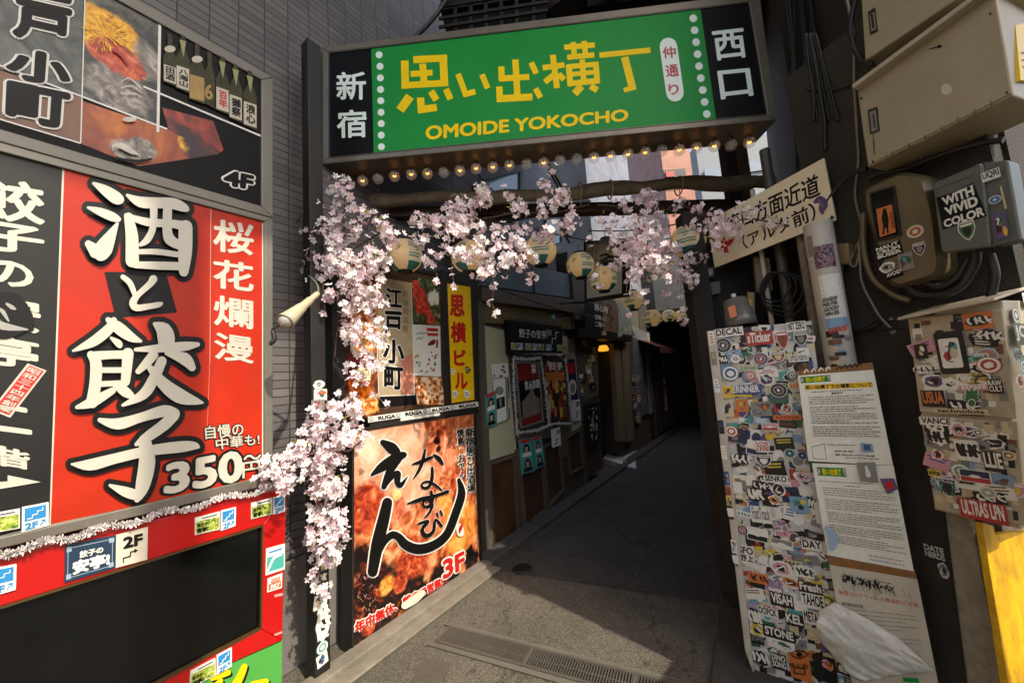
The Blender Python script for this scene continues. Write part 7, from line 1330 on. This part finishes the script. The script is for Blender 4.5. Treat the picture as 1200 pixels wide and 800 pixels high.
# ---- stuff in the recess
a = MB(); x0, y0 = at(915, 300, 2.3).x, at(915, 300, 2.3).y; a.tube([(x0, y0, 1.4), (x0, y0, 3.0)], .03, mat('dark_grey_pipe', (74, 70, 64), .5, var=.2), 12); a.build('conduit_pipe', loc=(x0, y0, 1.4), label='dark grey conduit standing in the recess behind the direction board', cat='pipe')
a = MB(); x0, y0 = at(893, 300, 2.34).x, at(893, 300, 2.34).y; a.tube([(x0, y0, 1.6), (x0, y0, 2.75)], .014, PIPE, 10); a.build('conduit_pipe', loc=(x0, y0, 1.6), label='thin pale conduit standing in the recess behind the direction board', cat='pipe')
a = MB(); x0, y0 = at(948, 350, 2.1).x, at(948, 350, 2.1).y; a.tube([(x0, y0, 1.3), (x0 + .01, y0, 2.5)], .022, mat('peeling_pipe', (130, 120, 104), .7, var=.5, vs=30, dirt=.6), 12); a.build('conduit_pipe', loc=(x0, y0, 1.3), label='peeling pale pipe just left of the sticker pipe', cat='pipe')
for i in range(4):
    cc = at(908 + i * 4, 336 + i * 3, 2.26); a = MB(); r = .075 + i * .012; ex = Vector((.82, -.57, 0)); a.tube([cc + ex * r * math.cos(k * PI / 10) + Vector((0, 0, r * 1.25 * math.sin(k * PI / 10))) + Vector((.01 * math.sin(k), 0, 0)) for k in range(21)], .006, CABLE, 6, caps=False); a.build('coiled_cable', loc=cc, label='black cable coil hanging in the recess behind the direction board', cat='cable', group='cable coils in the recess')
a = MB(); DB_ = Face(at(900, 340, 2.36).x, at(900, 340, 2.36).y, 110)
a.slab(DB_, [(884, 300), (902, 302), (906, 340), (888, 342)], mat('faded_box', (120, 112, 92), .6, var=.2), 0, .05); a.build('conduit_box', loc=DB_.hit(895, 340), label='faded beige conduit box in the recess left of the cable coils', cat='box', bevel=.004)
a = MB(); q = ZL(zd8, [(300, 330), (344, 332), (346, 490), (318, 500)]); a.slab(DB_, q, JB, .03, .03); a.ink(DB_, ZL(zd8, [(288, 372), (322, 376), (326, 420), (294, 424)]), YEL, .032); a.brush(DB_, [[(306, 384, 6), (306, 400, 9), (308, 412, 4)]], INKB, zd8, .033); a.build('warning_box', loc=DB_.hit(*q[3]), label='beige box with a yellow warning label beside the bucket lamp', cat='box', bevel=.003)
CM = Face(at(832, 340, 2.6).x, at(832, 340, 2.6).y, 100)
t = thing('camera_box', 'grey security box with a small square camera above it, over the far lanterns', 'security camera', CM.hit(833, 350)); a = MB(); a.slab(CM, ZL(zd8, [(8, 278), (128, 262), (134, 340), (14, 362)]), mat('camera_grey', (84, 84, 80), .5), 0, .1); a.build('case', t, bevel=.005)
a = MB(); a.slab(CM, ZL(zd8, [(28, 180), (92, 172), (96, 238), (34, 246)]), DARKM, .02, .06); a.disc(CM, *zd8(62, 208), 3.4, GLASSD, .022); a.frame(CM, ZL(zd8, [(44, 186), (80, 182), (82, 226), (48, 230)]), ZL(zd8, [(48, 190), (77, 187), (78, 222), (51, 225)]), GREYM, .023, .002); a.build('camera', t, bevel=.003)
a = MB(); BN = Face(at(818, 330, 3.4).x, at(818, 330, 3.4).y, 105); a.slab(BN, [(807, 310), (818, 308), (822, 352), (811, 354)], MAR, 0, .01); a.build('cloth_banner', loc=BN.hit(812, 350), label='short maroon cloth banner hanging right of the lanterns', cat='banner')
# ---- cables: bundle beside the green sign, wall runs, loops under the meters
for i in range(9):
    x = 926 + i * 3.4; P_ = [at(x + RND.uniform(-3, 3) - 6, -20, 2.32), at(x + RND.uniform(-6, 6), 60, 2.3), at(x + RND.uniform(-5, 5) + 2, 130, 2.28), at(x + RND.uniform(-7, 7) + 8, 200, 2.2), at(x + 14 + RND.uniform(-6, 6), 262, 2.15)]
    Q_ = []
    for p, q in zip(P_, P_[1:]): Q_ += [p.lerp(q, k / 3) for k in range(3)]
    a = MB(); a.tube(Q_ + [P_[-1]], RND.uniform(.008, .015), CABLE, 7); a.build('bundled_cable', loc=P_[-1], label='black cable in the bundle right of the green sign', cat='cable', group='cables bundled right of the green sign')
for i, (pts, m, r, lab) in enumerate((([(990, -10), (1000, 40), (1001, 100), (1004, 150), (1006, 190), (1002, 230), (1010, 270), (998, 300)], CABLEG, .006, 'thin grey cable running down the dark wall beside the cabinets'), ([(1006, 285), (1008, 310), (1010, 330), (1020, 352), (1032, 372), (1044, 384)], CABLEG, .005, 'thin grey cable curving below the brown meter'), ([(945, 105), (975, 106), (1000, 98)], CABLE, .007, 'short black cable crossing the dark wall to the cabinet'), ([(970, 236), (985, 215), (1002, 202), (1016, 198)], CABLE, .012, 'black cable entering the lower cabinet from the left'), ([(1010, 270), (1006, 300), (1002, 312), (996, 308), (1000, 296)], CABLEG, .005, 'grey cable loop beside the brown meter'), ([(1018, 210), (1030, 204), (1060, 198), (1100, 182), (1140, 170), (1176, 164)], CABLE, .012, 'black cable running under the lower cabinet'),
        ([(1060, 332), (1075, 344), (1100, 346), (1125, 336), (1140, 312), (1143, 296)], CABLE, .018, 'thick black cable looping below the meter to the junction box'), ([(1080, 328), (1100, 336), (1120, 326), (1134, 304)], CABLE, .016, 'inner black cable loop below the junction box'), ([(1012, 250), (1012, 290), (1022, 325), (1046, 345), (1066, 352)], OLV, .013, 'brown pipe bending round the left side of the meter'), ([(1160, 298), (1166, 322), (1160, 350), (1150, 375)], CABLE, .014, 'short black cable hanging from the right of the junction box'))):
    P_ = [RW.hit(x, y, .09 if i not in (0, 2) else .012) for x, y in pts]; Q_ = []
    for k in range(len(P_) - 1):
        b0, b1, b2, b3 = P_[max(k - 1, 0)], P_[k], P_[k + 1], P_[min(k + 2, len(P_) - 1)]
        for j in range(5): h = j / 5; Q_.append(.5 * (2 * b1 + (b2 - b0) * h + (2 * b0 - 5 * b1 + 4 * b2 - b3) * h * h + (3 * b1 - b0 - 3 * b2 + b3) * h ** 3))
    a = MB(); a.tube(Q_ + [P_[-1]], r, m, 8); a.build('wall_cable', loc=P_[0], label=lab, cat='cable')
# stickers and scraps on the dark wall
a = MB(); W2 = RW.moved(.0)
wl_ = [(566, 152, 680, 226, dict(style='rect', c1='black', c2='white', txt='DATE|NERDS')), (634, 236, 696, 306, dict(style='die', c2='grey'))]
many(RW, zr4, br, .004, wl_)
many(RW, Z(1040, 340, .35), br, .004, [(-8, 88, 40, 148, dict(style='graf', c1='grey'))])
# yellow panel on the sunny return
YP = Face((B1 + Vector((.1, .02, 0))).x, (B1 + Vector((.1, .02, 0))).y, 70); YLP = mat('scuffed_yellow_paint', (226, 176, 14), .5, var=.15, dirt=1.0, dirtcol=(120, 84, 20), ds=14)
a = MB(); a.slab(YP, [(1151, 612), (1164, 616), (1166, 626), (1240, 618), (1240, 840), (1188, 840)], YLP, .03, .02); a.build('yellow_board', loc=YP.hit(1180, 800), label='scuffed yellow panel on the sunny return of the corner building', cat='board')
# ================================================================ ABOVE THE SIGN AND FAR OFF
t = thing('roof_clutter', 'black steel rack and ducting on the wall above the green sign', 'rack', at(580, 10, 3.0))
a = MB(); BK = Face(at(600, 10, 2.95).x, at(600, 10, 2.95).y, -87)
a.slab(BK, [(518, 2), (640, -20), (640, 22), (522, 38)], BLACK, 0, .5); a.slab(BK, [(515, -40), (640, -70), (640, -6), (516, 12)], DARKM, .03, .5); a.build('duct_box', t, bevel=.005)
a = MB()
for x in (530, 548, 566, 584, 602, 622): a.slab(BK, [(x, -50), (x + 4, -51), (x + 6, 34), (x + 2, 35)], DARKM, .06, .02)
for y in (0, 14, 24): a.slab(BK, [(514, y + 6), (642, y - 14), (642, y - 11), (514, y + 9)], DARKM, .075, .015)
a.build('steel_rack', t)
t = thing('roof_clutter', 'dark pipework and sheeting above the right half of the green sign', 'rack', at(760, -10, 3.0))
a = MB(); a.slab(BK, [(688, -40), (900, -80), (900, -20), (688, 8)], BLACK, .0, .6); a.slab(BK, [(640, -60), (690, -70), (690, -14), (640, -2)], DARKM, -.2, .3); a.build('sheeting', t, bevel=.005)
a = MB()
for i in range(5): a.tube([BK.hit(640 + i * 50, -20, .05), BK.hit(690 + i * 45, -4 - i * 4, .09), BK.hit(740 + i * 40, -14 - i * 8, .05)], .02, DARKM, 8)
a.build('pipework', t)
a = MB(); P_ = bez(at(528, -8, 2.9), at(512, 22, 2.7), GS.hit(486, 44, -.02), 12); a.tube(P_, .016, CABLE, 8); a.build('sign_cable', loc=P_[-1], label='black cable arching down to the top of the green sign', cat='cable')
for i, (p, q, d) in enumerate(((at(560, 250, 3.6), at(850, 300, 4.2), .1), (at(566, 330, 3.7), at(700, 372, 4.6), .05), (at(600, 300, 3.4), at(720, 240, 6), .02), (at(690, 270, 3.4), at(840, 250, 3.2), .06), (at(560, 204, 3.0), at(610, 250, 3.4), .03))):
    a = MB(); a.tube(sag(p, q, d), .006, CABLE, 6); a.build('overhead_wire', loc=p, label='thin black wire strung over the alley behind the lanterns', cat='wire', group='wires over the alley')
# distant buildings on the right beyond the alley roofs
ORB = grid_mat('orange_brick', (150, 88, 62), (164, 98, 70), (136, 120, 104), .25, .07, 120, off=.5); PWH = mat('pale_facade', (128, 134, 138), .7, var=.08)
p = at(800, 200, 13)
t = thing('distant_building', 'orange brick building glimpsed above the log beam', 'building', p); a = MB(); a.box(Vector((at(777, 200, 13).x, 13, p.z - 3)), (at(811, 200, 13).x - at(777, 200, 13).x, 0, 0), (0, 4, 0), (0, 0, 6), ORB); a.build('facade', t)
a = MB(); q = at(779, 212, 12.8); a.box(q, (.8, 0, 0), (0, .1, 0), (0, 0, .42), PALT['black']); a.box(q + Vector((.05, -.05, .12)), (.3, 0, 0), (0, .04, 0), (0, 0, .2), REDP); a.build('dark_sign', t)
p = at(845, 190, 18)
t = thing('distant_building', 'pale office building with a strip of windows glimpsed at the right above the log beam', 'building', p); a = MB(); a.box(p + Vector((-1.2, 0, -5)), (6, -1, 0), (0, 4, 0), (0, 0, 6.0), PWH); a.build('facade', t)
a = MB(); a.box(p + Vector((-1.0, -.1, -.9)), (5, -.8, 0), (0, -.05, 0), (0, 0, .5), SKYG); a.build('window_strip', t)
# timber post and dark boards at the right end of the log beam
p = at(862, 216, 3.35); a = MB(); a.box(p + Vector((-.06, 0, -.3)), (.10, 0, 0), (0, .1, 0), (0, 0, 1.2), WOODD); a.build('timber_post', loc=p, label='dark weathered timber post behind the right end of the log beam', cat='post', bevel=.004)
p = at(877, 216, 3.3); a = MB(); a.box(p + Vector((-.03, 0, -.3)), (.07, 0, 0), (0, .08, 0), (0, 0, 1.2), TIM); a.build('timber_post', loc=p, label='pale timber post behind the right end of the log beam', cat='post', bevel=.004)
# unseen sheet added over the alley mouth to darken the ground below
a = MB(); a.box(WT.w(.2, 5.0, .25), WT.u * 2.0, WT.n * 2.9, Vector((0, 0, .1)), ALLD); a.build('shade_canopy', loc=WT.w(.2, 5.0), label='unseen dark flat canopy high over the alley mouth behind the green sign', cat='canopy')
# extra cables on the dark wall
for i in range(6):
    x = 952 + i * 7 + RND.uniform(-4, 4); xs = 944 + i * 2.5; n = RND.randint(4, 6); pts = [RW.hit(lerp((xs, 0), (x, 0), min(1, k / 3))[0] + RND.uniform(-2, 2), 40 + k * 34, .012) for k in range(n)]
    a = MB(); a.tube(pts, RND.uniform(.005, .011), CABLE, 6); a.build('wall_cable', loc=pts[-1], label='loose dark cable hanging down the stucco wall right of the green sign', cat='cable', group='loose cables on the stucco wall')
